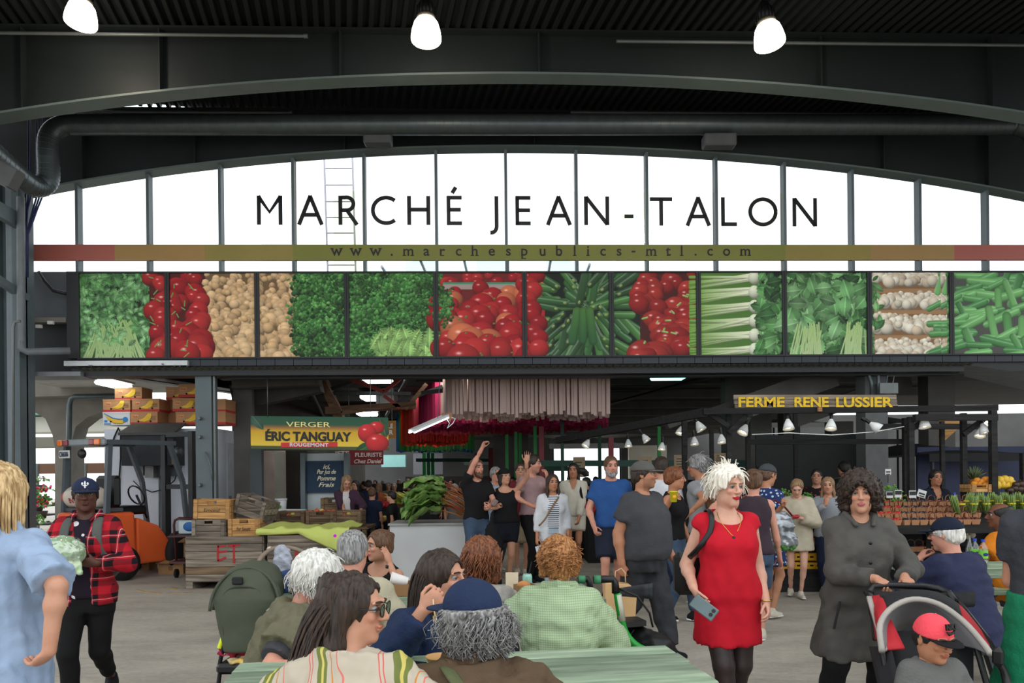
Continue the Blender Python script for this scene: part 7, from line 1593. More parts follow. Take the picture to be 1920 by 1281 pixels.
# water bottles on the far table
PET = clear('bottle_plastic',(.90,.92,.92),.14);LBL=mat('bottle_label',C(120,196,60),.5);BCAP=mat('cap_blue',C(36,74,190),.4)
for i,(x,Y,gl)in enumerate(((1816,6.25,1),(1826,6.15,0),(1842,6.05,0),(1789,9.0,0))):
 z = TZ if i<3 else 1.05;t=thing('water_bottle',('slim clear glass bottle without a label','water bottle with blue cap, half behind the front one','water bottle with blue cap and green label in front','water bottle standing by the fruit seller')[i],'bottle',(X_at(x,Y),Y,z),0,'water bottles');mb=MB();mb.lathe((0,0,0),[(.03,0),(.034,.01),(.034,.06),(.032,.065),(.034,.07),(.034,.145),(.026,.175),(.013,.195),(.012,.21)]if not gl else[(.028,0),(.030,.01),(.030,.13),(.015,.18),(.013,.225)],18);obj('body',mb,PET,t,local=True)
 if not gl:
  mb = MB();mb.lathe((0,0,.075),[(.0345,0),(.0345,.065)],18,caps=False);lb=obj('label',mb,LBL,t,local=True);mb=MB();mb.ball((0,-.0335,.108),(.022,.003,.014),10,6);obj('badge',mb,mat('badge_navy',C(30,50,120)),lb,local=True);mb=MB();mb.cyl((0,0,.207),(0,0,.226),.0145,n=12);obj('cap',mb,BCAP,t,local=True)
# rollator
RG = mat('rollator_green',C(30,140,50),.35);RY=4.25
t = thing('rollator','green framed walking frame with black seat and bag beside the waffle shirt','walker',tuple(G(1190,1290)))
for dx,dy in ((0,0),(-48,.42)):
 Y = RY+ dy;mb=MB();mb.tube(smooth_path([P(1157+dx,1112,Y),P(1163+dx,1150,Y),P(1172+dx,1185,Y),P(1190+dx,1208,Y-.02),P(1215+dx,1222,Y-.05),P(1252+dx,1238,Y-.1)],4),.021,10);obj('side_tube',mb,RG,t)
 mb = MB();mb.tube([P(1158+dx,1115,Y),P(1166+dx,1164,Y)],.022,10);obj('pale_sleeve',mb,mat('sleeve_grey',C(176,176,160),.5),t)
 mb = MB();mb.tube([P(1155+dx,1112,Y),P(1153+dx,1092,Y),P(1150+dx,1086,Y),P(1112+dx*.6,1087,Y)],[.024,.02,.02,.024],10);obj('handle',mb,BLACKP,t);mb=MB();mb.tube([P(1126+dx*.6,1087,Y),P(1113+dx*.6,1087,Y)],.025,10);obj('grip',mb,mat('grip_green',C(60,130,90),.6),t)
 mb = MB();c=P(1252+dx,1240,Y-.1);c.z=.10;mb.lathe(c-Vector((.02,0,0)),[(.03,0),(.1,.004),(.1,.036),(.03,.04)],18,(1,0,0));obj('wheel',mb,TYRE,t)
 mb = MB();c=P(1185+dx,1240,Y);c.z=.10;mb.lathe(c-Vector((.02,0,0)),[(.03,0),(.1,.004),(.1,.036),(.03,.04)],18,(1,0,0));obj('wheel',mb,TYRE,t);mb=MB();mb.cyl(P(1188+dx,1208,Y),c,.018,n=8);obj('rear_leg',mb,RG,t)
mb = MB();mb.prism([P(1124,1168,RY+.4),P(1195,1165,RY+.4),P(1212,1174,RY),P(1142,1180,RY)],(0,0,.03));obj('seat',mb,BLACKP,t)
mb = MB();mb.grid(lambda u,v:P(1160+66*u,1103-10*u+30*v*(.5+.5*u),RY+.1+.25*math.sin(u*2)),8,3);o=obj('back_strap',mb,mat('strap_slate',C(44,48,52),.6),t);o.modifiers.new('t','SOLIDIFY').thickness=.02
sd = SDF(V3(P(1225,1210,RY))-.3,V3(P(1225,1210,RY))+.3,.012);sd.cone(P(1190,1195,RY+.15),P(1238,1216,RY),.075,.082);sd.wob(.008,.08,3);V,Q=sd.mesh();B_=np.array(TM[t.name].translation);o=link('bag',fast_mesh('bag',V-B_,Q),mat('black_nylon',C(16,16,18),.55),t)
for k in range(2):mb=MB();mb.bar(P(1150+40*k,1182,RY+.1),P(1190-40*k,1238,RY+.1),.02,.02);obj('cross_brace',mb,BLACKP,t)
mb = MB();mb.tube([P(1160,1104,RY),P(1195,1118,RY-.02),P(1218,1150,RY),P(1224,1176,RY)],.006,6);obj('brake_cable',mb,BLACKP,t)
# brown paper bag held behind it
def sdthing(nm,lab,cat,base,sd,m,part='body',grp=None,sm=1):
 V,Q = sd.mesh(sm);t=thing(nm,lab,cat,tuple(base),0,grp);link(part,fast_mesh(part,V-np.array(base),Q),m,t);return t
Yb = 6.2;a,q=P(1133,1172,Yb),P(1192,1090,Yb);t=thing('paper_bag','brown paper bag held by the man in the grey cap','bag',((a.x+q.x)/2,Yb,a.z));mb=MB();n=8
mb.prism([(a.x,Yb-.07,a.z),(q.x-.02,Yb-.07,a.z),(q.x,Yb-.07,q.z-.07),(q.x-.06,Yb-.07,q.z-.02),(a.x+.0,Yb-.07,q.z)],(0,.15,0));obj('bag_sides',mb,mat('kraft_bag',C(202,164,116),.8,var=.08,bump=.2,bscale=12),t,bev=.008)
for y in (-.06,.06):mb=MB();mb.tube([P(1153,1092,Yb+y),P(1154,1072,Yb+y),P(1165,1066,Yb+y),P(1172,1074,Yb+y),P(1173,1094,Yb+y)],.005,5);obj('handle',mb,mat('bag_handle',C(214,180,150),.7),t)
# green pushchair
SY = 5.0;OLV =mat('olive_fabric',C(70,76,60),.75,var=.08,bump=.25,bscale=12);c=P(468,1130,SY);t=thing('stroller','olive green pushchair seen from behind its hood','stroller',(c.x,SY,0))
B_ = np.array((c.x,SY,0));ctr=V3(c)
sd = SDF(ctr-.42,ctr+.42,.010);sd.loft(ctr,(0,0,1),(1,0,0),(0,-1,0),(-.30,-.2,-.08,.04,.14,.22,.265),(.12,.165,.205,.222,.205,.15,.05),(.04,.07,.11,.16,.19,.17,.08),0,(.12,.09,.05,.0,-.06,-.10,-.12));sd.ell(ctr+(0,.25,.0),(.19,.26,.22),.01,'sub');sd.wob(.004,(.3,.3,.2),5)
V,Q = sd.mesh();link('hood',fast_mesh('hood',V-B_,Q),OLV,t)
for k in (0,1):mb=MB();mb.tube([Vector((ctr[0]+(.222+.004*k)*math.cos(a_),ctr[1]-.05-.05*k+.06*math.sin(a_),ctr[2]+(.25+.008*k)*math.sin(a_)-.02))for a_ in[R(-4+188*i/24)for i in range(25)]],.011,8);obj('hood_seam',mb,OLV,t)
hy_ = lambda z:-float(np.interp(z,(-.30,-.2,-.08,.04,.14,.22),(.16,.16,.16,.16,.13,.07)))-.004
mb = MB();mb.tube(smooth_path([Vector(ctr)+Vector((x,hy_(z)+abs(x)*.25,z))for x,z in((-.10,-.27),(-.135,-.1),(-.14,.02),(-.10,.10),(0,.125),(.10,.10),(.14,.02),(.135,-.1),(.10,-.27))],4),.006,6);obj('panel_seam',mb,mat('olive_dark',C(50,54,44),.8),t)
mb = MB();mb.rbox((ctr[0]-.03,ctr[1]-.135,ctr[2]+.165),(.075,.015,.05),.02);obj('badge',mb,BLACKP,t)
mb = MB();mb.tube(smooth_path([P(483,1062,SY+.1),P(490,1045,SY+.15),P(512,1029,SY+.2),P(540,1027,SY+.25),P(568,1036,SY+.3),P(581,1053,SY+.32),P(586,1075,SY+.32)],4),.016,10);obj('handlebar',mb,mat('taupe_leather',C(128,112,96),.6),t)
for s_ in (P(506,1031,SY+.2),P(576,1045,SY+.3)):mb=MB();mb.ball(s_,.024,10,6);obj('joint',mb,mat('joint_beige',C(196,176,160),.6),t)
for xa,ya,xb,yb in((428,1165,410,1255),(440,1172,450,1215),(500,1190,505,1262),(410,1255,500,1262)):mb=MB();mb.cyl(P(xa,ya,SY-.1),P(xb,yb,SY-.1),.014,n=8);obj('frame_tube',mb,BLACKP,t)
mb = MB();mb.cyl(P(421,1190,SY-.1),P(412,1215,SY-.1),.018,n=8);obj('reflector',mb,mat('neon_yellow',C(214,226,40),.4),t)
mb = MB();a,q=P(408,1262,SY-.12),P(500,1240,SY-.12);mb.rbox(((a.x+q.x)/2,SY+.05,a.z+.03),(q.x-a.x,.42,.07),.02);obj('basket',mb,BLACKP,t)
for x in (417,520):
 for dy in (-.1,.5):mb=MB();c_=Vector((P(x,1250,SY).x,SY+dy,.10));mb.lathe(c_-Vector((.02,0,0)),[(.04,0),(.1,.004),(.1,.036),(.04,.04)],20,(1,0,0));obj('wheel',mb,TYRE,t);mb=MB();mb.cyl(c_,P(x-4,1255,SY+dy),.014,n=8);obj('fork_tube',mb,BLACKP,t)
def heap(nm,lab,cat,cen,els,m,grp=None,wob=.008,h=.010,z0=None):
 cen = V3(cen);pts=np.array([e[0]for e in els]);rr=np.array([e[1]for e in els]);sd=SDF((cen+pts-rr).min(0),(cen+pts+rr).max(0),h)
 for c_,r_ in els:sd.ell(cen+c_,r_,.02)
 sd.wob(wob,.07,5);sd.wob(wob*.5,.03,8);return sdthing(nm,lab,cat,cen,sd,m,grp=grp)
bz = P(450,1236,SY-.02)
heap('red_cloth','crumpled crimson cloth in the pushchair basket','cloth',P(440,1218,SY-.05),[((0,0,0),(.10,.09,.035)),((.05,.02,.01),(.08,.08,.04))],mat('crimson_cloth',C(150,20,50),.7),wob=.014)
heap('patterned_cloth','patchwork cloth at the back of the pushchair basket','cloth',P(478,1212,SY+.08),[((0,0,0),(.06,.08,.05))],mat('patch_cloth',C(120,60,60),.8,col2=C(70,110,110),scale=30),wob=.014)
heap('snack_bag','yellow and clear snack bag in the pushchair basket','bag',P(448,1240,SY-.1),[((0,0,0),(.07,.05,.02)),((.04,0,.005),(.04,.04,.02))],mat('snack_bag',C(190,196,170),.4,col2=C(226,176,40),scale=12),wob=.01)
heap('blue_backpack','blue backpack hung behind the olive hood','backpack',P(540,1098,SY+.22),[((0,0,0),(.10,.08,.14)),((.0,-.03,-.05),(.08,.07,.09))],mat('navy_nylon',C(34,62,110),.6,bump=.2,bscale=20),wob=.007)
t = heap('black_backpack','black backpack with grey straps behind the white hair','backpack',P(566,1102,SY+.12),[((0,0,0),(.085,.08,.15)),((.03,-.02,.04),(.07,.07,.1))],mat('black_pack',C(24,25,28),.7),wob=.006);mb=MB();mb.tube([P(556,1075,SY),P(552,1100,SY-.01),P(553,1130,SY)],.022,8,flat=.4);obj('strap',mb,mat('grey_strap',C(70,72,78),.7),t)
heap('grey_towel','pale grey towel knotted over the pushchair handle','towel',P(529,1034,SY+.22),[((0,0,0),(.06,.05,.045)),((.015,-.02,-.08),(.062,.03,.09)),((.03,-.02,-.16),(.055,.025,.07)),((-.03,-.02,-.09),(.03,.02,.06))],mat('towel_grey',C(160,164,176),.95,bump=.3,bscale=80),wob=.01)
t = heap('pink_toy','bright pink plastic toy clipped on the pushchair handle','toy',P(561,1064,SY+.1),[((0,0,0),(.03,.03,.038)),((0,0,.035),(.014,.014,.03))],mat('toy_pink',C(226,60,120),.4),wob=.003,h=.006);mb=MB();[mb.ball(P(561+dx,1066+dy,SY+.07),.012,8,6)for dx,dy in((-4,2),(3,-3),(1,6))];obj('button',mb,mat('toy_mint',C(70,180,150),.4),t)
# red pushchair
GF = mat('grey_mesh',C(116,114,116),.8,var=.1);RF_=mat('red_fabric',C(178,28,40),.7);PAL=mat('pale_trim',C(166,160,152),.8);NB=mat('black_fabric',C(24,24,27),.8,bump=.2,bscale=20)
Yh,Yf = 4.02,3.25;t=thing('stroller','red grey and black pushchair pushed by the woman in the dark coat','stroller',(P(1750,1200,3.6).x,3.6,0))
mb = MB();mb.tube([P(1640,1130,Yh-.12),P(1626,1112,Yh-.03),P(1636,1101,Yh),P(1665,1098,Yh),P(1730,1100,Yh),P(1758,1104,Yh),P(1778,1112,Yh-.04),P(1790,1128,Yh-.12)],.019,10);obj('handlebar',mb,BLACKP,t)
for pth in ([(1630,1112,Yh-.04),(1636,1150,3.85),(1652,1205,3.65),(1690,1290,3.35),(1720,1360,3.2)],[(1786,1118,Yh-.04),(1812,1150,3.8),(1850,1200,3.5),(1884,1262,3.3),(1900,1340,3.15)]):mb=MB();mb.tube([P(*p_)for p_ in pth],.018,8);obj('frame_tube',mb,BLACKP,t)
def arcpt(p0,p1,p2,u):return P(*p0).lerp(P(*p1),u)*0+(1-u)**2*P(*p0)+2*u*(1-u)*P(*p1)+u*u*P(*p2)
A1 = ((1642,1232,3.45),(1652,1030,3.75),(1760,1128,3.8));
fr = lambda u:(P(1654,1222,3.42),P(1650,1172,3.55),P(1672,1140,3.65),P(1712,1124,3.7),P(1760,1133,3.66),P(1806,1165,3.55),P(1842,1205,3.42),P(1858,1228,3.36))
fs = smooth_path(fr(0),4);bk=smooth_path((P(1640,1200,3.7),P(1636,1140,3.85),P(1655,1118,3.95),P(1700,1110,4.0),P(1750,1112,4.0),P(1792,1130,3.92),P(1830,1172,3.75),P(1852,1205,3.6)),4)
def between(a_,b_,lo,hi,nm,m,r0=0.,r1=1.):
 n_ = len(a_)-1;i0,i1=int(r0*n_),int(r1*n_);mb=MB();k_=i1-i0
 mb.grid(lambda u,v:a_[i0+round(u*k_)].lerp(b_[i0+round(u*k_)],lo+(hi-lo)*v)+EZ*.03*math.sin(math.pi*(lo+(hi-lo)*v)),k_,4);o=obj(nm,mb,m,t);o.modifiers.new('t','SOLIDIFY').thickness=.008
between(fs,bk,0,1,'hood_side',RF_,0,.28);between(fs,bk,0,1,'hood_top',NB,.28,.72);between(fs,bk,0,1,'hood_side',RF_,.72,1)
mb = MB();mb.tube(fs,.014,8);obj('hood_rim',mb,PAL,t);mb=MB();mb.tube(bk,.010,8);obj('hood_rear_rim',mb,NB,t)
inn = [f_.lerp(P(1760,1240,3.75),.55)+Vector((0,.18,0))for f_ in fs];between(fs,inn,.02,1,'hood_lining',GF)
mb = MB();mb.grid(lambda u,v:P(1668+150*u,1190+200*v,3.72-.35*v),6,6);o=obj('seat_back',mb,NB,t);o.modifiers.new('t','SOLIDIFY').thickness=.04
mb = MB();mb.grid(lambda u,v:P(1630+22*v+(18+26*v)*u,1122+100*v-4*u,3.9-.42*v),3,6);o=obj('side_panel',mb,RF_,t);o.modifiers.new('t','SOLIDIFY').thickness=.01
mb = MB();mb.grid(lambda u,v:P(1624+30*v+9*u,1122+100*v,3.89-.42*v),2,6);o=obj('side_trim',mb,PAL,t);o.modifiers.new('t','SOLIDIFY').thickness=.014
mb = MB();mb.grid(lambda u,v:P(1636+190*u,1112+26*v+4*math.sin(u*3),3.98-.06*v),10,3);o=obj('parent_tray',mb,NB,t);o.modifiers.new('t','SOLIDIFY').thickness=.02
mb = MB();mb.grid(lambda u,v:P(1632+30*v+40*u,1215+130*v,3.6-.35*v-.1*u),4,5);o=obj('side_cloth',mb,NB,t);o.modifiers.new('t','SOLIDIFY').thickness=.012
mb = MB();mb.lathe(P(1697,1276,3.22),[(.02,0),(.035,.008),(.035,.022),(.02,.03)],18,(0,-1,0));obj('hinge_disc',mb,PIPE,t);mb=MB();mb.rbox(P(1872,1232,3.28),(.05,.05,.09),.02);obj('hinge_block',mb,BLACKP,t)
for x,Y in ((1700,3.25),(1905,3.2),(1680,3.95),(1860,3.9)):mb=MB();c_=Vector((X_at(x,Y),Y,.12));mb.lathe(c_-Vector((.02,0,0)),[(.04,0),(.12,.004),(.12,.04),(.04,.044)],20,(1,0,0));obj('wheel',mb,TYRE,t);mb=MB();mb.cyl(c_,Vector((c_.x,3.5,.75)),.014,n=8);obj('wheel_strut',mb,BLACKP,t)
# ------------------------------------------------------------------ everyone in the picture
def cl(n_,*c,r=.85,b=.25,bs=90,**k):return mat('cloth_'+n_,C(*[v*.93 for v in c]),r,var=k.pop('var',.10),scale=k.pop('scale',9),bump=b,bscale=bs,spec=.2,**k)
BLK,NAVY,JEAN,CHAR,WHT,CRM,PINK,BLUE,DNV=cl('black',24,24,26),cl('navy',30,38,62),cl('denim',66,84,106,var=.2),cl('charcoal',70,70,74),cl('white',216,218,222),cl('cream',214,208,192),cl('dusty_pink',178,146,148),cl('blue',46,86,146),cl('ink_navy',36,42,58)
BGE,RED,GRY,MRN,LJN,GPK,LBL_,KHK,ORS,BRC=cl('beige',186,178,152),cl('red',196,24,42,bs=260,b=.1),cl('heather',150,152,154),cl('maroon',112,38,46),cl('pale_denim',170,190,204),cl('coat_grey',84,82,78,bs=30),cl('chambray',152,172,200,bs=16,b=.4),cl('khaki',166,152,124),cl('orange',214,126,30),cl('brown_cord',92,74,56)
GRNA,OLVS,SHER,NVH,DKJ,LGRY,PUR,SGRY=cl('apron_green',24,122,84),cl('olive_knit',110,106,84),cl('sheer',168,164,158,var=.25,scale=14),cl('navy_hoodie',34,48,78),cl('dark_jean',52,54,58,var=.25),cl('leggings',20,20,21),cl('plum',62,50,58),cl('grey_sleeve',62,64,70)
TIGHT = mat('sheer_tights',C(46,34,32),.5,var=.2,scale=5);SNK,SNB,SOLE=cl('sneaker_cream',206,198,180),cl('sneaker_black',26,27,30),cl('sole_white',226,226,224,b=0)
def patt(nm,base,fn,rough=.85):
 m,N,L,b,tc=blank('cloth_'+nm,rough,.2);fn(N,L,b,tc);return m
def bands(N,L,tc,axis,freq,stops,src='Object',dist=0.,rot=(0,0,0)):
 mp = N.new('ShaderNodeMapping');mp.inputs['Rotation'].default_value=rot;L.new(tc.outputs[src],mp.inputs['Vector']);sp=N.new('ShaderNodeSeparateXYZ');v=mp.outputs[0]
 if dist:n =N.new('ShaderNodeTexNoise');n.inputs['Scale'].default_value=4;L.new(mp.outputs[0],n.inputs['Vector']);ad=N.new('ShaderNodeMixRGB');ad.inputs[0].default_value=dist;L.new(mp.outputs[0],ad.inputs[1]);L.new(n.outputs['Color'],ad.inputs[2]);v=ad.outputs[0]
 L.new(v,sp.inputs[0]);mu=N.new('ShaderNodeMath');mu.operation='MULTIPLY';mu.inputs[1].default_value=freq;L.new(sp.outputs[axis],mu.inputs[0]);fr=N.new('ShaderNodeMath');fr.operation='FRACT';L.new(mu.outputs[0],fr.inputs[0]);r=ramp(N,stops,'CONSTANT');L.new(fr.outputs[0],r.inputs['Fac']);return r
def mixc(N,L,a,c,t='MULTIPLY',f=1.):x=N.new('ShaderNodeMixRGB');x.blend_type=t;x.inputs[0].default_value=f;L.new(a,x.inputs[1]);L.new(c,x.inputs[2]);return x.outputs[0]
def plaid(N,L,b,tc):
 rd,bk,w = C(180,28,42),C(24,20,24),(.75,)*3;a=bands(N,L,tc,0,7.5,[(0,rd),(.34,bk),(.62,rd),(.67,w),(.69,rd),(.74,bk),(.94,rd)],dist=.03);c=bands(N,L,tc,2,7.5,[(0,rd),(.34,bk),(.62,rd),(.70,w),(.72,rd),(.76,bk),(.95,rd)],dist=.03);L.new(mixc(N,L,a.outputs[0],c.outputs[0],'MIX',.5),b.inputs['Base Color'])
PLAID = patt('plaid',0,plaid)
STRP = patt('breton',0,lambda N,L,b,tc:L.new(bands(N,L,tc,2,38,[(0,C(214,216,220)),(.6,C(46,54,80))]).outputs[0],b.inputs['Base Color']))
CST = patt('candy_stripe',0,lambda N,L,b,tc:L.new(bands(N,L,tc,0,5.2,[(0,C(178,168,150)),(.22,C(196,96,92)),(.24,C(178,168,150)),(.28,C(196,96,92)),(.30,C(178,168,150)),(.42,C(104,112,58)),(.50,C(190,176,96)),(.54,C(104,112,58)),(.60,C(178,168,150)),(.68,C(190,120,60)),(.70,C(178,168,150)),(.8,C(200,110,100)),(.82,C(178,168,150))],dist=.10,rot=(0,.35,.2)).outputs[0],b.inputs['Base Color']))
def waffle(N,L,b,tc):
 a = bands(N,L,tc,0,84,[(0,(0,)*3),(.3,(1,)*3)]);c=bands(N,L,tc,2,84,[(0,(0,)*3),(.3,(1,)*3)]);h=mixc(N,L,a.outputs[0],c.outputs[0]);bp=N.new('ShaderNodeBump');bp.inputs['Strength'].default_value=.6;bp.inputs['Distance'].default_value=.006;L.new(h,bp.inputs['Height']);L.new(bp.outputs[0],b.inputs['Normal'])
 x = N.new('ShaderNodeMixRGB');L.new(h,x.inputs[0]);x.inputs[1].default_value=(*C(142,162,128),1);x.inputs[2].default_value=(*C(166,186,148),1);L.new(x.outputs[0],b.inputs['Base Color'])
WAF = patt('waffle',0,waffle)
def spots(bg,fg,sc,r0):
 def fn(N,L,b,tc):v=N.new('ShaderNodeTexVoronoi');v.inputs['Scale'].default_value=sc;L.new(tc.outputs['Object'],v.inputs['Vector']);r=ramp(N,[(0,fg),(r0,bg)],'CONSTANT');L.new(v.outputs['Distance'],r.inputs['Fac']);L.new(r.outputs[0],b.inputs['Base Color'])
 return fn
DAISY = patt('daisies',0,spots(C(30,22,34),C(206,204,206),13,.24));FLOR=patt('navy_floral',0,spots(C(36,52,96),C(176,190,206),26,.32));CHER=patt('cherry_print',0,spots(C(26,24,24),C(170,44,52),18,.26))
def G_(m,**k):return dict(m=m,**k)
SIT = dict(L=((.12,.42,.09),),R=((-.12,.42,.09),));rx_=lambda*v:v
def sit(a=.42):return dict(L=((.13,a,.08),),R=((-.13,a,.08),))
SH = lambda m=SNK:dict(m=m,sole=SOLE)
def part_tube(root,nm,pts,r,m,flat=None):mb=MB();mb.tube(smooth_path([Vector(p)for p in pts],3),r,8,flat=flat);return obj(nm,mb,m,root)
def fleur(f,cap):
 H = f.H;mb =MB();[mb.ball(Vector(H(x,.088-abs(x)*.4,z)),r_,8,6)for x,z,r_ in((0,.082,(.006,.006,.017)),(-.016,.080,(.006,.006,.011)),(.016,.080,(.006,.006,.011)),(0,.068,(.017,.006,.004)),(0,.058,(.007,.006,.008)))];obj('emblem',mb,mat('thread_white',C(226,226,230)),cap,local=True)
# -- near standing figures
f = person('woman in red plaid shirt and navy cap carrying a wrapped cabbage',160,4.9,1.585,10,look=(18,2,0),tone='dark',fem=True,bust=.5,hips=.95,seed=3,hair=dict(c='black',style='short',t=.005),hat=G_(cl('cap_navy',36,46,72),up=-.006,logo=fleur),top=G_(DAISY,sl=.3,hem=-.03),over=G_(PLAID,sl=1.93,hem=-.06,openfront=(.02,.05),inf=.025,neck='open',collar=.014,fold=.005),bottom=G_(LGRY,to=1.78,inf=.010),
   arms=dict(R=(P(118,1066,4.66),(-.9,-.3,-.3),dict(hd=(.75,.25,.3),pn=(0,-.2,1),curl=.45)),L=(P(181,1056,4.68),(.55,-.6,-.5),dict(hd=(-.9,.1,.1),pn=(-.2,-.8,.4),curl=.6))),legs=dict(R=((-.06,.10,.07),),L=((.04,-.30,.17),(0,1,-.2))),shoes=G_(SNB),brow=C(20,16,14))
c = P(118,1036,4.60);sd=SDF(V3(c)-.2,V3(c)+.2,.007);sd.ell(c,(.125,.11,.098));sd.cone(c+Vector((.06,-.02,-.06)),c+Vector((.12,-.03,-.12)),.05,.02,.04);sd.wob(.006,.05,4);sd.wob(.004,.022,9);cb=sdthing('cabbage','pale green cabbage in thin plastic held against the plaid shirt','cabbage',c-Vector((0,0,.1)),sd,mat('cabbage',C(150,186,130),.4,col2=C(214,226,200),scale=16,bump=.3,bscale=30),'head');sd=SDF(V3(c)-.2,V3(c)+.2,.008);sd.ell(c,(.135,.12,.106));sd.wob(.006,.04,5);V,Q=sd.mesh();link('plastic_film',fast_mesh('plastic_film',V-V3(c-Vector((0,0,.1))),Q),clear('film_bag',(.93,.96,.95),.22),cb)
GST = cl('strap_grey',92,94,90);bpk=thing('backpack','grey backpack worn over the plaid shirt, straps in front','backpack',tuple(f.root.location+Vector((0,.2,1.0))))
for sg in (-1,1):part_tube(bpk,'strap',[f.B+f.Nk+f.S*sg*.075-f.F*.06-f.T*.01,f.B+f.Nk+f.S*sg*.085+f.F*.02+f.T*.0,f.B+f.Nk+f.S*sg*.095+f.F*.105-f.T*.06,f.B+f.Nk+f.S*sg*.105+f.F*.125-f.T*.2,f.B+f.Nk+f.S*sg*.14+f.F*.06-f.T*.28],.030,GST,.35)
mb = MB();mb.rbox(Vector(f.B+f.Nk-f.F*.19-f.T*.22),(.28,.13,.4),.04);obj('pack',mb,GST,bpk)
f = person('blond woman in a pale blue shirt turned away, hand on hip',2,3.0,1.63,176,look=(4,0,0),tone='light',fem=True,fat=.3,seed=5,hair=dict(c='blond',style='bob',len=.10,t=.014,vol=.008,locks=[dict(n=420,len=.26,r=.007,grav=.7,out=.3,mess=.08,steps=10,low=-.1,line=.3)]),top=G_(LBL_,sl=.92,hem=-.20,hemr=(.15,.12),inf=.024,neck='collar',collar=.016,fold=.008,flare=.022,wl2=(.10,.10,.2)),bottom=G_(NAVY),arms=dict(R=(P(92,1222,2.82),(-.8,-.45,.0),dict(hd=(.7,.25,-.6),pn=(.6,.2,.5),curl=.5)),L=((.1,.1,-.45),)),shoes=SH())
f = person('blond woman in a red dress walking with a phone',1364,4.4,1.60,0,look=(22,4,0),tone='pale',fem=True,fat=.62,bust=1.25,seed=8,lips=C(176,30,44),hair=dict(c='platinum',style='short',t=.016,vol=.014,trim=0,locks=[dict(n=480,len=.10,r=.005,out=.35,grav=.35,mess=.2,comb=(0,-.3,.1),steps=7,low=-.3,line=.5),dict(n=16,len=.07,r=.005,out=.8,grav=.0,mess=.3,comb=(0,-.3,.4),low=.85,line=.6)],brow=0),brow=C(150,120,90),dress=G_(RED,sl=.10,hem=-.178,hemr=(.122,.098),inf=.012,neck='scoop',fold=.003,mul=1.02),bottom=G_(TIGHT,to=1.97,inf=.002,nm='tights',fold=0,waist=-.03),
   arms=dict(R=(P(1300,1102,4.26),(-.12,-1,-.1),dict(hd=(.35,.25,-.9),pn=(.9,.2,.2),curl=.55)),L=(P(1436,1130,4.30),(.25,-1,0),dict(curl=.45))),legs=dict(R=((-.03,.16,.07),),L=((.05,-.14,.09),)),shoes=G_(SNB))
t = thing('smartphone','grey phone held down by the woman in the red dress','phone',tuple(P(1323,1140,4.16)));M_=Matrix.Rotation(R(38),3,'Y')@Matrix.Rotation(R(-15),3,'Z');c=P(1320,1140,4.15);mb=MB();mb.rbox(c,(.15,.012,.078),.005,M_);obj('case',mb,mat('phone_teal',C(92,110,112),.3),t);mb=MB();[mb.cyl(c+M_@Vector((.05,-.006,dz)),c+M_@Vector((.05,-.009,dz)),.011,n=12)for dz in(.018,-.008)];obj('camera_lens',mb,BLACKP,t)
t = thing('necklace','fine gold chain with a dark round pendant over the red dress','necklace',tuple(f.B+f.Nk));part_tube(t,'chain',[f.B+f.Nk+f.S*.055+f.T*.02,f.B+f.Nk+f.S*.062+f.F*.085-f.T*.035,f.B+f.Nk+f.S*.035+f.F*.128-f.T*.085,f.B+f.Nk+f.F*.150-f.T*.125,f.B+f.Nk-f.S*.035+f.F*.128-f.T*.085,f.B+f.Nk-f.S*.062+f.F*.085-f.T*.035,f.B+f.Nk-f.S*.055+f.T*.02],.002,mat('gold',C(200,160,80),.3,metal=.9));mb=MB();mb.ball(Vector(f.B+f.Nk+f.F*.156-f.T*.138),(.013,.006,.013));obj('pendant',mb,BLACKP,t)
t = thing('shoulder_bag','black bag on a strap behind the red dress','bag',tuple(f.B+f.Pp));part_tube(t,'strap',[f.B+f.sh['R']+V3(v)for v in((.03,.12,-.05),(.03,.02,.075),(.03,-.085,.05),(.01,-.125,-.04),(-.05,-.115,-.13),(-.085,-.02,-.2))],.016,BLACKP,.4);mb=MB();mb.rbox(Vector(f.B+f.Pp+V3((-.16,.19,.1))),(.22,.1,.26),.03);obj('pouch',mb,BLACKP,t)
mb = MB();mb.lathe(Vector(f.B+f.wr['L']-V3((0,0,-.01))),[(.033,0),(.036,.004),(.033,.008)],16,caps=False);obj('bracelet',mb,MATS['gold'],f.root)
f = person('woman with dark curly hair in a grey parka pushing a pushchair',1612,4.40,1.55,-6,lean=(6,0),look=(-16,-2,2),tone='light',fem=True,fat=.55,bust=.9,seed=11,hair=dict(c='dark',style='curly',len=.07,vol=.034,t=.014,line=-.012,amp=.005,locks=[dict(n=560,len=.11,r=.0055,curl=.016,twist=8,out=.6,grav=.4,mess=.25,steps=8,low=-.55,line=.7,comb=(0,-.2,0))]),top=G_(GPK,nm='parka',sl=1.9,hem=-.215,hemr=(.165,.125),inf=.026,slinf=-.006,neck='collar',collar=.018,hood=1,fold=.006,flare=.008,wl2=(.11,.11,.09)),bottom=G_(LGRY,inf=.016),lips=C(176,96,100),arms=dict(R=(P(1643,1086,4.09),(-.7,-.5,-.6),dict(hd=(.2,.95,-.15),pn=(0,-.3,-1),curl=.85)),L=(P(1696,1084,4.10),(.7,-.4,-.6),dict(hd=(-.1,.95,-.15),pn=(0,-.3,-1),curl=.85))),legs=dict(R=((-.22,.08,.07),),L=((.12,-.05,.07),)),shoes=G_(SNB))
for k in range(4):mb=MB();mb.lathe(Vector(f.B+f.Pp+f.T*(.36-.11*k)+f.F*(.195-.01*(k==0))),[(.010,0),(.010,.004)],10,tuple(f.F));obj('snap',mb,BLACKP,f.root)
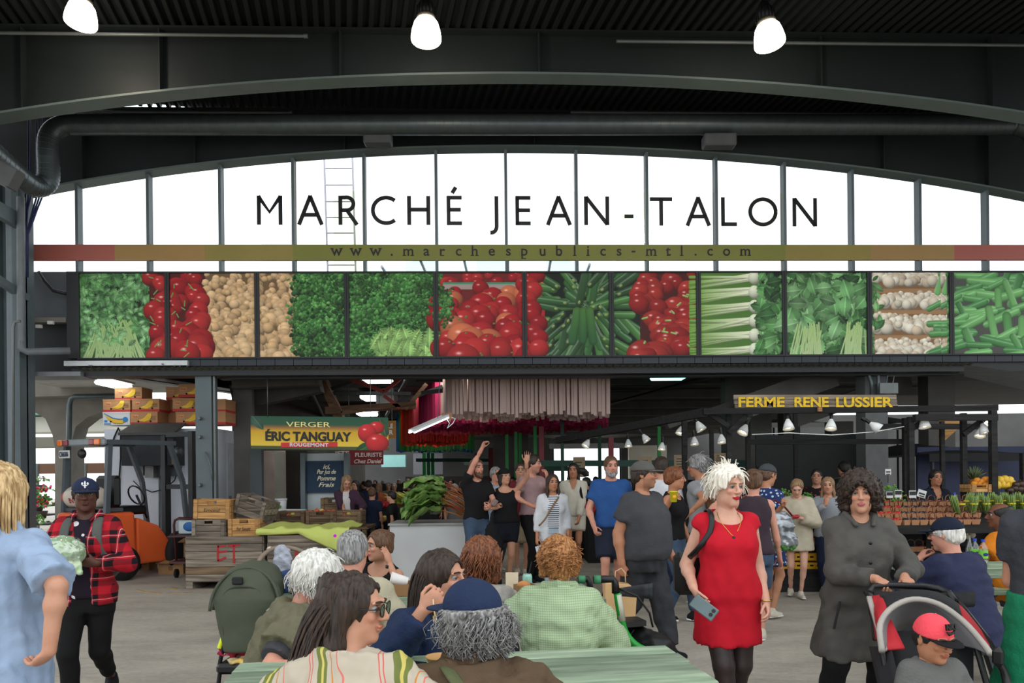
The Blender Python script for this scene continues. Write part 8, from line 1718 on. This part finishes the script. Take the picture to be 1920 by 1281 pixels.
for sg in (-1,1):mb=MB();q=f.B+f.Pp+f.S*sg*.15+f.F*.17;mb.bar(Vector(q+f.T*.02),Vector(q-f.T*.14+f.S*sg*.03),.012,.012);obj('pocket_zip',mb,BLACKP,f.root)
def sw(f,cap):
 H = f.H;mb =MB();pts=[H(x,.103-abs(x)*.35,.080+dz)for x,dz in((-.022,.0),(-.009,-.010),(.012,-.004),(.036,.014))];mb.tube([Vector(p)for p in pts],[.003,.0075,.006,.001],6);obj('logo',mb,INK,cap,local=True)
 mb = MB();c=Vector(H(.004,.091,.104));letter(mb,'NIKE',c,-Vector(f.A[0])*-1,Vector(f.A[2]-f.A[1]*.4),.034,.006,.001,1,0,.048);obj('lettering',mb,INK,cap,local=True)
f = person('toddler in a coral cap and grey hoodie seated in the pushchair',1748,3.12,.95,4,crown=1158,pz=.42,look=(8,12,0),tone='tan',head=1.42,neck=1.5,hips=1.,seed=14,hair=dict(c='black',style='short',t=.008),hat=G_(cl('coral',250,84,96),vm=cl('visor_black',26,26,30),up=-.012,tall=.016,logo=sw),top=G_(cl('hoodie_grey',104,104,102),sl=1.9,hem=-.05,hood=1,inf=.022,fold=.005),bottom=G_(NAVY),lean=(-8,0),arms=dict(R=((-.03,.16,-.16),),L=((.05,.14,-.16),)),legs=dict(L=((.08,.30,.25),),R=((-.08,.3,.25),)),shoes=SH())
mb = MB();letter(mb,'OSHKOSH',Vector(f.B+f.Pp+f.T*.155+f.F*.125),tuple(f.S),tuple(f.T),.05,.004,.001,1,0,.16);obj('chest_lettering',mb,CHAR,f.root)
person('person in a grey tee and green apron at the table end',1984,3.45,1.64,130,tone='light',fat=.6,seed=17,hair=dict(c='brown',style='short'),top=G_(SGRY,sl=.62,hem=-.02,inf=.022,flare=.012),over=G_(GRNA,nm='apron',sl=0,top=.07,hem=-.21,hemr=(.165,.15),inf=.035),bottom=G_(CHAR),arms=dict(R=((.06,.24,-.34),(-.8,-.5,-.5)),L=((-.02,.3,-.3),)),shoes=SH())
# -- the seated group in front
f = person('white haired woman with an olive sweater over her shoulders',592,3.5,1.62,112,crown=1050,pz=.45,lean=(16,0),curve=.03,look=(4,26,0),tone='pink',fem=True,fat=.3,seed=19,hair=dict(c='white',style='short',t=.02,vol=.016,trim=0,locks=[dict(n=760,len=.10,r=.005,out=.3,grav=.42,mess=.25,comb=(0,-.3,0),steps=8,low=-.45,line=.6,curl=.010,twist=6)]),glasses=dict(m=mat('wire_frame',C(190,170,150),.4,metal=.6)),top=G_(CHAR,sl=.7,hem=-.08,flare=.014),over=G_(OLVS,nm='sweater',sl=.55,hem=.06,inf=.046,neck='scoop',fold=.010,flare=.02),bottom=G_(NAVY),arms=dict(R=(P(604,1236,3.28),(-.45,-1,-.55),dict(curl=.4)),L=((.05,.3,-.22),(.6,-.2,-.8))),legs=sit(.35),shoes=SH())
f = person('woman with long dark hair and round sunglasses in a striped blouse',664,2.4,1.64,172,crown=1080,pz=.45,lean=(6,0),curve=.02,look=(-90,4,0),tone='light',fem=True,seed=21,glasses=dict(dark=1,w=.022,hh=.022,thick=1.3),hair=dict(c='dark',style='long',len=.20,t=.010,amp=.004,front=-.02,add=[((-.0,-.105,.082),(.034,.03,.038))],locks=[dict(n=680,len=.85,r=.0062,out=.02,grav=.5,mess=.06,comb=(0,-.7,-.35),steps=12,low=-.3,line=.85,fr=-.05,tip=.3,curl=.016,twist=7)]),top=G_(CST,nm='blouse',sl=1.3,hem=-.06,inf=.034,neck='crew',fold=.008,flare=.03,mul=1.02),bottom=G_(LJN),arms=dict(L=((.12,.22,-.22),(.8,-.2,-.6)),R=((-.10,.24,-.22),(-.8,-.2,-.6))),legs=sit(.4),shoes=SH())
f = person('man in a navy cap with bushy grey curls and a brown coat',878,2.42,1.78,-172,crown=1096,pz=.43,lean=(12,0),curve=.03,look=(46,4,0),tone='pink',fat=.3,seed=23,hair=dict(c='grey',style='curly',len=.05,t=.018,vol=.02,amp=.008,locks=[dict(n=1700,len=.10,r=.0032,curl=.013,twist=13,out=.6,grav=.28,mess=.3,steps=7,low=-.95,high=-.02,line=-.2,comb=(0,-.1,-.1))]),hat=G_(cl('cap_blue_navy',36,50,80),up=.004,tall=.006,tmax=.02),beard=dict(m=HM['grey'],len=.05),top=G_(BRC,nm='coat',sl=1.9,hem=-.06,inf=.034,fold=.009,neck='collar',collar=.018),bottom=G_(DKJ),arms=dict(L=((.10,.28,-.2),(.8,-.1,-.7)),R=((-.12,.28,-.2),(-.9,-.1,-.7))),legs=sit(.42),shoes=G_(SNB))
t = thing('bag_strap','olive canvas strap across the back of the brown coat','strap',tuple(f.B+f.Nk));part_tube(t,'webbing',[f.B+f.Nk+f.S*.10+f.T*.02+f.F*.05,f.B+f.Nk+f.S*.085-f.F*.11-f.T*.01,f.B+f.Nk-f.S*.0-f.F*.20-f.T*.14,f.B+f.Nk-f.S*.10-f.F*.225-f.T*.3,f.B+f.Nk-f.S*.19-f.F*.15-f.T*.44],.024,cl('olive_web',92,98,66),.25)
f = person('long haired man in a navy hoodie eating with a wooden fork',830,3.66,1.76,42,crown=1036,pz=.43,lean=(8,0),curve=.02,look=(20,2,4),tone='light',seed=26,hair=dict(c='dark',style='long',len=.14,t=.012,front=.0,locks=[dict(n=480,len=.36,r=.006,out=.15,grav=.7,mess=.08,comb=(0,-.4,0),steps=11,low=-.2,line=.8,fr=.0)]),brow=C(24,18,16),stub=.12,top=G_(NVH,nm='hoodie',sl=1.86,hem=-.06,hood=1,inf=.036,fold=.008,flare=.01),bottom=G_(DKJ),arms=dict(R=(P(792,1146,3.2),(-.8,-.1,-.9),dict(hd=(.45,.3,.55),pn=(.35,-.9,-.3),curl=.75)),L=((-.02,.3,-.26),(.8,-.1,-.7))),legs=sit(.4),shoes=SH())
FK = 3.15;t =thing('wooden_fork','wooden fork lifted by the man in the navy hoodie','fork',tuple(P(815,1150,FK)));mb=MB();mb.tube([P(812,1124,FK),P(814,1145,FK),P(816,1156,FK)],[.005,.006,.009],6,flat=.5);obj('fork_handle',mb,mat('birch',C(226,198,150),.6),t);mb=MB();[mb.cyl(P(815+d,1155,FK),P(816+d*1.3,1166,FK),.0022,n=5)for d in(-2.5,0,2.5)];obj('tine',mb,MATS['birch'],t)
f = person('woman with tight copper curls in a pale green waffle shirt',1046,4.02,1.66,176,crown=1018,pz=.45,lean=(7,0),curve=.02,look=(6,8,0),tone='pink',fem=True,fat=1.0,seed=29,hair=dict(c='ginger',style='curly',len=.045,t=.016,vol=.022,locks=[dict(n=700,len=.06,r=.0048,curl=.018,twist=11,out=.5,grav=.2,mess=.4,steps=7,low=-.6,line=.5)]),top=G_(WAF,sl=1.45,hem=-.075,inf=.036,neck='collar',collar=.018,fold=.009,flare=.02,mul=1.08,wl2=(.2,.2,.10)),bottom=G_(cl('pale_slacks',186,168,152)),arms=dict(L=(P(968,1150,4.4),(.9,-.1,-.6),dict(curl=.4)),R=((-.04,.3,-.28),(-.8,-.1,-.8))),legs=sit(.4),shoes=SH())
f = person('woman with bouncy auburn hair and sunglasses on her head in a sheer grey blouse',903,4.3,1.62,170,crown=1018,pz=.44,lean=(5,0),look=(-14,4,0),tone='pink',fem=True,seed=31,hair=dict(c='auburn',style='curly',len=.10,t=.014,vol=.026,locks=[dict(n=560,len=.14,r=.006,curl=.014,twist=6,out=.5,grav=.45,mess=.2,steps=8,low=-.5,line=.3)]),top=G_(SHER,nm='blouse',sl=1.3,hem=-.05,inf=.026,fold=.006,flare=.02),bottom=G_(CHAR),glasses=dict(z=.112,y=-.03,m=mat('rose_frame',C(190,110,90),.4)),arms=dict(L=((.08,.3,-.2),(.7,-.2,-.7)),R=((-.1,.3,-.2),(-.7,-.2,-.7))),legs=sit(.38),shoes=SH())
f = person('grey haired man in a beige tee seen from behind',662,4.38,1.79,174,crown=997,pz=.44,lean=(7,0),curve=.02,look=(-6,4,0),tone='pink',fat=.35,seed=33,hair=dict(c='grey',style='short',t=.008,amp=.002),top=G_(BGE,sl=.72,hem=-.07,inf=.026,fold=.007,flare=.012,wl2=(.2,.2,.09)),bottom=G_(DKJ),arms=dict(R=((-.10,.16,-.42),(-.6,-.8,0)),L=((.1,.3,-.25),)),legs=sit(.42),shoes=SH())
f = person('brown haired woman in a black top cupping her ear',709,5.75,1.64,-18,crown=996,pz=.44,lean=(10,6),look=(-34,2,-4),tone='light',fem=True,bust=.4,seed=36,hair=dict(c='brown',style='bun',t=.010,bun=(0,-.10,.07)),top=G_(BLK,sl=0,hem=-.05,neck='scoop'),bottom=G_(NAVY),lips=C(190,90,90),arms=dict(L=(P(731,1058,5.5),(.6,.2,-1),dict(hd=(-.25,.1,1),pn=(-1,-.2,.0),curl=.25)),R=((-.02,.28,-.25),(-.7,0,-.8))),legs=sit(.36),shoes=SH())
mb = MB();mb.lathe(Vector(f.B+f.wr['L'])-Vector((0,0,.03)),[(.030,0),(.034,.004),(.034,.02),(.030,.024)],14,caps=False);obj('watch',mb,BLACKP,f.root)
f = person('white haired man in a navy cap and sweater at the bottle table',1772,5.3,1.76,-158,crown=972,pz=.45,lean=(10,0),curve=.03,look=(22,6,0),tone='pink',fat=.8,seed=38,hair=dict(c='white',style='short',t=.010,tmax=.010),glasses=dict(dark=1),hat=G_(cl('cap_deep_navy',28,36,54),up=-.002),top=G_(cl('sweater_navy',44,48,76),sl=1.93,hem=-.07,inf=.034,fold=.008,wl2=(.2,.2,.1)),bottom=G_(CHAR),arms=dict(L=(P(1722,1052,5.6),(.7,-.3,-.7),dict(curl=.5)),R=((-.08,.34,-.24),(-.8,-.1,-.7))),legs=sit(.45),shoes=SH())
f = person('balding man in an orange tee on the far bench',1872,6.95,1.75,-150,crown=944,pz=.45,lean=(8,0),curve=.03,look=(48,0,0),tone='deep',fat=.6,seed=40,hair=dict(c='black',style='short',t=.006,bald=1,amp=.001),top=G_(ORS,sl=.62,hem=-.06,inf=.026,fold=.006,flare=.01),bottom=G_(CHAR),arms=dict(L=((.1,.26,-.24),(.8,-.1,-.6)),R=((-.1,.3,-.24),)),legs=sit(.42),shoes=SH())
# -- walkers in the middle distance
f = person('stout man in a charcoal tee and grey cap walking with a paper bag',1208,6.35,1.68,42,look=(28,0,0),tone='tan',fat=1.15,seed=43,stub=.35,hair=dict(c='dark',style='short',t=.006),glasses={},hat=G_(cl('cap_grey',92,90,86)),top=G_(CHAR,sl=.62,hem=-.03,inf=.022,fold=.005,flare=.014),bottom=G_(DKJ,inf=.026,fold=.007),arms=dict(R=(P(1166,1058,6.22),(-.4,-.9,0),dict(hd=(0,.1,-1),curl=.8)),L=((.1,.12,-.5),)),legs=dict(L=((.04,.26,.075),),R=((-.05,-.32,.14),)),shoes=G_(SNB))
f = person('tall bearded man in a blue tee and navy shorts',1146,9.15,1.79,2,look=(4,3,0),tone='pink',fat=.45,seed=45,hair=dict(c='brown',style='short',t=.006),beard=dict(m=HM['grey']),top=G_(BLUE,sl=.6,hem=-.02,inf=.024,fold=.006,flare=.014),bottom=G_(DNV,to=.92,inf=.026,flare=.02),arms=dict(R=(P(1114,988,8.95),(-.5,-.8,0),dict(curl=.6)),L=((.08,-.05,-.54),)),legs=dict(R=((-.10,.10,.08),),L=((.06,-.12,.08),)),shoes=SH(SNB))
f = person('short haired woman in a black tank top holding up a yellow cup',1266,7.85,1.63,55,look=(20,2,0),tone='tan',fem=True,bust=.5,seed=47,hair=dict(c='auburn',style='short',t=.014,vol=.006),top=G_(BLK,sl=0,hem=.0,neck='scoop',inf=.014),bottom=G_(JEAN),arms=dict(R=(P(1257,938,7.45),(-.5,-.2,-1),dict(hd=(.1,.7,.6),pn=(.9,.2,0),curl=.6)),L=((.1,.1,-.5),)),legs=dict(R=(P(1250,1150,7.75),),L=((.05,.2,.08),)),shoes=SH(SNB))
c = P(1263,932,7.36);t=thing('paper_cup','bright yellow paper cup held up beside the grey cap','cup',tuple(c));mb=MB();mb.lathe(c-Vector((0,0,.05)),[(.030,0),(.041,.10),(.043,.10),(.043,.106),(.038,.106)],16);obj('cup',mb,mat('cup_yellow',C(232,222,40),.5,var=.15,scale=30),t);mb=MB();mb.ball(c+Vector((.0,-.033,.0)),(.02,.008,.02),10,6);obj('print',mb,mat('cup_print',C(230,160,40),.5),t)
person('dark haired man in a white tee behind the yellow cup',1240,8.9,1.77,170,look=(0,0,0),tone='light',seed=49,hair=dict(c='dark',style='short',t=.010),top=G_(WHT,sl=.62),bottom=G_(NAVY),shoes=SH())
f = person('grey haired man in a grey tee carrying a rust backpack',1308,8.85,1.77,-135,look=(26,6,0),tone='tan',seed=51,hair=dict(c='grey',style='short',t=.018,vol=.012,locks=[dict(n=160,len=.10,r=.007,out=.5,grav=.3,mess=.3,steps=6,low=-.3,line=.5)]),glasses={},top=G_(GRY,sl=.62,hem=-.05,flare=.012),bottom=G_(NAVY),arms=dict(L=(P(1288,966,8.5),None,dict(curl=.5)),R=((-.1,.15,-.45),)),shoes=SH())
c = V3((0,0,0))+f.B+f.Nk-f.F*.20-f.T*.20;heap('backpack','rust and olive backpack on the man in the grey tee','backpack',c,[((0,0,0),(.13,.11,.20)),((.02,0,-.1),(.12,.1,.12))],cl('rust_pack',138,66,46,col2=C(90,84,60),scale=5),h=.016)
f = person('woman in a plum tank top turned away behind the red dress',1412,6.9,1.60,168,tone='pink',fem=True,seed=53,hair=dict(c='brown',style='bun',t=.01),top=G_(PUR,sl=0,hem=-.03,neck='scoop'),bottom=G_(JEAN,to=.9,flare=.02),arms=dict(R=((-.10,.1,-.5),),L=((.12,.18,.08),(1,0,-.5))),shoes=SH())
f = person('woman in a navy floral dress with a silver tote',1440,7.9,1.66,128,look=(-10,10,0),tone='tan',fem=True,seed=55,hair=dict(c='brown',style='pony',len=.18),hat=G_(cl('cap_slate',70,74,78),visor=0),dress=G_(FLOR,sl=.55,hem=-.18,hemr=(.13,.11),inf=.02),arms=dict(R=(P(1466,950,7.55),(-.2,-.6,-.8),dict(curl=.8)),L=((.05,.3,-.2),)),legs=dict(R=(P(1448,1146,7.85),),L=((.05,.12,.08),)),shoes=SH())
c = P(1464,996,7.62);heap('tote_bag','shiny silver tote bag hanging from the floral woman','bag',c,[((-.02,0,.02),(.16,.08,.20)),((.02,0,-.1),(.16,.08,.1))],mat('silver_foil',C(176,180,186),.3,metal=.5,col2=C(90,96,100),scale=7),h=.014,wob=.012);t=[o for o in bpy.data.objects if o.name=='tote_bag'][0];part_tube(t,'handle',[c+Vector((-.1,-.04,.16)),P(1448,940,7.6),P(1466,946,7.55),c+Vector((.1,-.04,.16))],.010,MRN);mb=MB();[mb.ball(c+Vector((rnd.uniform(-.13,.13),-.07,-.17+rnd.uniform(-.02,.03))),.022,6,4)for k in range(14)];kit(obj('fruit_print',mb,PILE[1],t),'stuff')
f = person('girl in a beige hoodie looking down at a punnet',1494,9.16,1.49,-14,look=(-6,30,0),tone='pale',fem=True,seed=57,hair=dict(c='lbrown',style='pony',len=.06),top=G_(cl('hoodie_sand',190,180,158),nm='hoodie',sl=1.9,hem=-.13,hemr=(.135,.11),inf=.036,hood=1,fold=.007,flare=.012),bottom=G_(KHK,to=.3),arms=dict(L=(P(1502,972,8.95),(.8,-.3,-.6),dict(hd=(-.8,.4,0),pn=(-.3,0,1))),R=(P(1482,972,8.95),(-.8,-.3,-.6),dict(hd=(.8,.4,0),pn=(.3,0,1)))),legs=dict(L=((.03,.06,.07),),R=((-.07,-.12,.08),)),shoes=SH())
heap('punnet','small punnet of red berries in the hands of the hooded girl','punnet',P(1491,969,8.88),[((0,0,0),(.06,.045,.022))],mat('berry_punnet',C(170,40,50),.4,var=.4,scale=40),h=.012)
person('smiling woman in a black top with red print behind the stall',1531,10.9,1.61,-22,tone='light',fem=True,seed=59,hair=dict(c='black',style='bun',t=.006),mouth=1,top=G_(CHER,sl=.7),bottom=G_(BLK),shoes=SH())
person('long haired girl in a grey sweatshirt eating a berry',1552,9.45,1.50,-24,look=(0,4,0),tone='light',fem=True,seed=61,hair=dict(c='lbrown',style='long',len=.28,front=.02),top=G_(cl('sweat_grey',150,154,160),sl=1.9),bottom=G_(NAVY),arms=dict(R=(P(1549,946,9.22),(-.9,.1,-.8),dict(hd=(.2,.1,1),pn=(.2,-1,0),curl=.6)),L=((.1,.15,-.4),)),shoes=SH())
person('fruit seller with glasses in a navy zip jacket behind the berries',1755,9.98,1.58,0,look=(-4,0,0),tone='tan',fem=True,seed=63,hair=dict(c='black',style='pony',len=.2),glasses={},top=G_(cl('jacket_ink',32,38,52),sl=1.9,hem=-.05,neck='open',collar=.014),bottom=G_(BLK),arms=dict(R=(P(1742,944,9.62),(-.8,0,-.6),dict(hd=(1,.1,0),pn=(0,-.2,-1))),L=(P(1776,944,9.62),(.8,0,-.6),dict(hd=(-1,.1,0),pn=(0,-.2,-1)))),shoes=SH())
person('dark haired worker stooping behind the stall posts',1582,12.4,1.74,-160,tone='tan',seed=64,hair=dict(c='black',style='short'),top=G_(BLK,sl=.62),bottom=G_(BLK),shoes=SH())
# -- the waving group
f = person('bearded man in a black tee and jeans with one arm raised',894,10.35,1.80,28,look=(12,0,0),tone='pink',seed=66,hair=dict(c='brown',style='short'),beard=dict(m=HM['brown'],len=.01),top=G_(BLK,sl=.62,hem=-.0,flare=.014),bottom=G_(JEAN),arms=dict(R=(P(905,838,10.1),(-1,.2,.3),dict(hd=(.2,.2,.7),pn=(.5,.6,-.5),curl=.6)),L=(P(919,948,10.0),(.8,-.4,-.6),dict(curl=.7))),legs=dict(R=((-.12,0,.08),),L=((.08,.1,.08),)),shoes=SH())
heap('drawstring_bag','black drawstring backpack dangling from the man in black','bag',P(923,1002,9.95),[((0,0,0),(.10,.08,.16)),((.03,0,-.14),(.12,.08,.17)),((-.0,0,.2),(.03,.03,.12))],BLK,h=.018)
f = person('woman in black tank top and shorts waving a tattooed arm',946,10.45,1.665,6,look=(28,-4,0),tone='light',fem=True,fat=.5,bust=.8,hips=1.08,seed=68,mouth=.6,glasses={},hair=dict(c='black',style='bob',len=.10),hat=G_(BLK,visor=0,button=0),top=G_(BLK,sl=0,hem=.0,neck='scoop'),bottom=G_(cl('shorts_ink',26,28,38),to=.62,inf=.02),arms=dict(L=(P(987,868,10.2),(.9,-.3,-.6),dict(hd=(.12,0,1),pn=(0,1,.1),curl=.1,spread=.2,size=1.15)),R=(P(929,953,10.15),(-.8,-.3,-.6),dict(hd=(.4,.7,.3),curl=.7))),legs=dict(L=((.05,-.06,.08),),R=((-.10,.08,.08),)),tattoo=[(P(978,905,10.25),.075),(P(968,925,10.3),.06),(P(985,885,10.2),.05),(P(971,1008,10.4),.06)],shoes=SH(SNB))
mb = MB();mb.rbox(P(927,943,9.98),(.075,.02,.10),.01,Matrix.Rotation(.6,3,'Y'));one('smartphone','patterned phone held by the woman in the black tank top','phone',mb,mat('phone_floral',C(120,100,92),.4,var=.4,scale=60))
person('dark haired man in a maroon tee behind the waving arm',976,11.5,1.76,0,tone='light',seed=70,hair=dict(c='dark',style='short'),top=G_(MRN,sl=.62),bottom=G_(KHK,to=.95,flare=.02),shoes=SH())
person('grey haired man with glasses in a pale shirt behind the black beanie',930,12.0,1.70,30,tone='pink',seed=71,hair=dict(c='grey',style='short'),glasses=dict(dark=1),top=G_(cl('shirt_sky',176,192,214),sl=.62,collar=.012),bottom=G_(CHAR),shoes=SH())
person('man in a dusty pink tee rubbing his nose',1000,10.7,1.86,42,look=(30,4,0),tone='pink',seed=73,hair=dict(c='dark',style='short',t=.014),stub=.25,top=G_(PINK,sl=.62,hem=.0),bottom=G_(BLK),arms=dict(L=(P(1026,897,10.35),(.7,-.1,-.9),dict(hd=(-.3,.1,.9),pn=(-.4,-.9,0),curl=.6)),R=(P(1000,950,10.3),(-1,-.4,-.3),dict(hd=(.9,.3,-.1),curl=.5))),shoes=SH(SNB))
f = person('woman in an open white shirt over a striped top with a cross body bag',1036,9.6,1.575,4,look=(8,2,0),tone='tan',fem=True,bust=.3,seed=75,hair=dict(c='dark',style='long',len=.2,front=.03),top=G_(STRP,sl=0,hem=.02),over=G_(WHT,nm='overshirt',sl=1.7,hem=-.09,openfront=(.026,.06),inf=.022,neck='open',collar=.012,flare=.012),bottom=G_(LJN),arms=dict(R=(P(1007,1008,9.5),None,dict(curl=.5)),L=(P(1066,1003,9.5),None,dict(curl=.5))),shoes=SH())
part_tube(f.root,'bag_strap',[f.B+f.sh['L']+V3((-.03,-.02,.05)),f.B+f.Nk+f.F*.15-f.T*.12,f.B+f.Pp+f.F*.165+f.T*.16-f.S*.12,f.B+f.Pp+f.F*.12+f.T*.08-f.S*.19],.011,cl('tan_strap',140,112,84))
mb = MB();mb.box(P(1013,1036,9.4),(.09,.015,.17),Matrix.Rotation(-.25,3,'Y'));one('white_pouch','white folded paper held by the woman in the open white shirt','paper',mb,WHT)
f = person('woman in a cream shirt with dark windblown hair',1075,12.0,1.75,-8,look=(-4,0,0),tone='tan',fem=True,seed=77,hair=dict(c='black',style='long',len=.14,add=[((.12,-.06,.0),(.09,.05,.05)),((.2,-.08,-.05),(.08,.04,.04))]),top=G_(CRM,sl=1.9,hem=-.03,neck='open',collar=.016,inf=.03),bottom=G_(CRM,to=.6,inf=.02,flare=.02),arms=dict(L=(P(1085,975,11.75),(.9,-.3,-.2),dict(curl=.5)),R=((-.08,0,-.55),)),legs=dict(L=((.05,-.2,.15),),R=((-.05,.12,.08),)),shoes=SH())
part_tube(f.root,'bag_strap',[f.B+f.sh['L']+V3((-.03,0,.05)),f.B+f.sh['L']+V3((-.05,-.13,-.1)),f.B+f.sh['L']+V3((0,-.14,-.3))],.02,BLK)
# -- stall keepers and the aisle crowd
f = person('fruit seller in a purple cardigan and blue glove sorting apples',650,12.45,1.60,8,look=(14,30,0),tone='light',fem=True,seed=80,hair=dict(c='lbrown',style='long',len=.24,front=.04),top=G_(cl('apron_white',210,206,204),sl=0,hem=-.1,inf=.02),over=G_(cl('cardigan_plum',66,44,62),nm='cardigan',sl=1.6,hem=-.06,openfront=(.03,.05),inf=.03),bottom=G_(BLK),arms=dict(R=(P(652,972,12.15),(-.9,-.2,-.5),dict(hd=(.9,.3,.1),curl=.5)),L=(P(675,958,12.15),(.7,-.3,-.6),dict(hd=(.2,.5,-.8),curl=.5))),shoes=SH())
mb = MB();mb.ball(P(659,971,12.05),(.05,.04,.035),10,7);obj('blue_glove',mb,mat('nitrile',C(90,170,214),.4),f.root)
c = P(674,986,12.1);t=thing('apple_basket','round splint basket of apples held by the seller','basket',tuple(c));mb=MB();mb.lathe(c,[(.06,0),(.085,.12),(.09,.12),(.09,.14),(.082,.14)],16);obj('splints',mb,TANW,t);mb=MB();[mb.ball(c+Vector((dx,dy,.14)),.035,8,6)for dx,dy in((-.045,0),(.03,-.03),(.02,.04),(-.01,-.05),(.06,.0))];obj('apples',mb,APR,t)
CS,CLG = cl('crowd_shirt',40,44,52),cl('crowd_legs',40,40,44);pr_=[]
for k,(fem,yw,st)in enumerate(((False,8,'short'),(False,176,'short'),(True,-20,'bob'),(True,170,'long'),(False,-95,'short'))):
 pr_.append(person('x',0,16.,1.7,yw,fem=fem,tone='light',seed=90+k,hair=dict(c='dark',style=st,len=.1),top=G_(CS,sl=.62),bottom=G_(CLG),shoes=G_(SNB)).root)
COLS = {n_:cl('crowd_'+n_,*c)for n_,c in dict(black=(26,26,28),navy=(34,42,66),blue=(46,80,150),grey=(110,112,114),white=(206,206,204),olive=(104,100,76),red=(140,40,44),orange=(190,106,62),tan=(160,136,104),teal=(40,96,104)).items()}
VW = ('facing the camera','seen from behind','half turned','with long hair seen from behind','in profile')
CR = [(667,899,15,2,'black','black'),(691,898,16.5,1,'navy','dark'),(697,912,12.9,1,'black','brown'),(710,904,17.5,3,'orange','lbrown'),(735,918,12.5,4,'black','black'),(728,903,20,0,'grey','grey'),(739,905,19,0,'white','white'),(758,902,21,1,'blue','dark'),(772,906,17,4,'olive','blond'),(780,904,16,3,'teal','dark'),(793,910,16,2,'tan','brown'),(810,896,16,0,'black','grey'),(830,896,18,1,'navy','black'),(838,911,15.5,4,'grey','grey'),(852,905,13.6,0,'blue','black'),(847,897,19,2,'black','dark'),(866,900,17,1,'red','lbrown'),(718,900,25,1,'tan','grey'),(748,898,26,0,'navy','dark'),(765,897,27,3,'grey','brown'),(800,895,24,2,'white','black'),(822,898,25,1,'olive','brown'),(785,897,29,0,'teal','black'),(683,901,22,4,'olive','dark'),(704,899,28,2,'red','black'),(913,899,14.5,4,'tan','dark'),(926,898,19,1,'grey','black'),(962,893,17,2,'navy','dark'),(1100,893,14.5,4,'black','brown'),(1180,896,14,2,'white','brown'),(1262,892,13,1,'navy','ginger'),(1022,896,18,3,'black','dark'),(1117,892,19,1,'teal','dark'),(1330,888,11.5,3,'black','auburn'),(1352,876,11.8,0,'grey','black'),(1422,873,12.6,2,'olive','black'),(1385,884,10.4,1,'black','auburn'),(1415,890,9.9,3,'grey','dark')]
seen = {}
for k,(x,y,Y,v,sc_,hc)in enumerate(CR):
 o = pr_[v]if v not in seen else dup(pr_[v])
 seen[v] = 1;sv=(EYE+(HY+(960-x)*.0105-y)/FPX*Y)/1.7;o.location=(X_at(x,Y),Y,0);o.scale=(sv,)*3;o['group']='aisle crowd'
 o['label'] ='shopper %s in the crowd, %s hair and %s top'%(VW[v],{'lbrown':'light brown'}.get(hc,hc),sc_)
 for ch in o.children:
  for sl in ch.material_slots:
   nm = sl.material.name
   if nm == 'cloth_crowd_shirt':sl.link='OBJECT';sl.material=COLS[sc_]
   elif nm == 'hair_dark_brown':sl.link='OBJECT';sl.material=HM[hc]
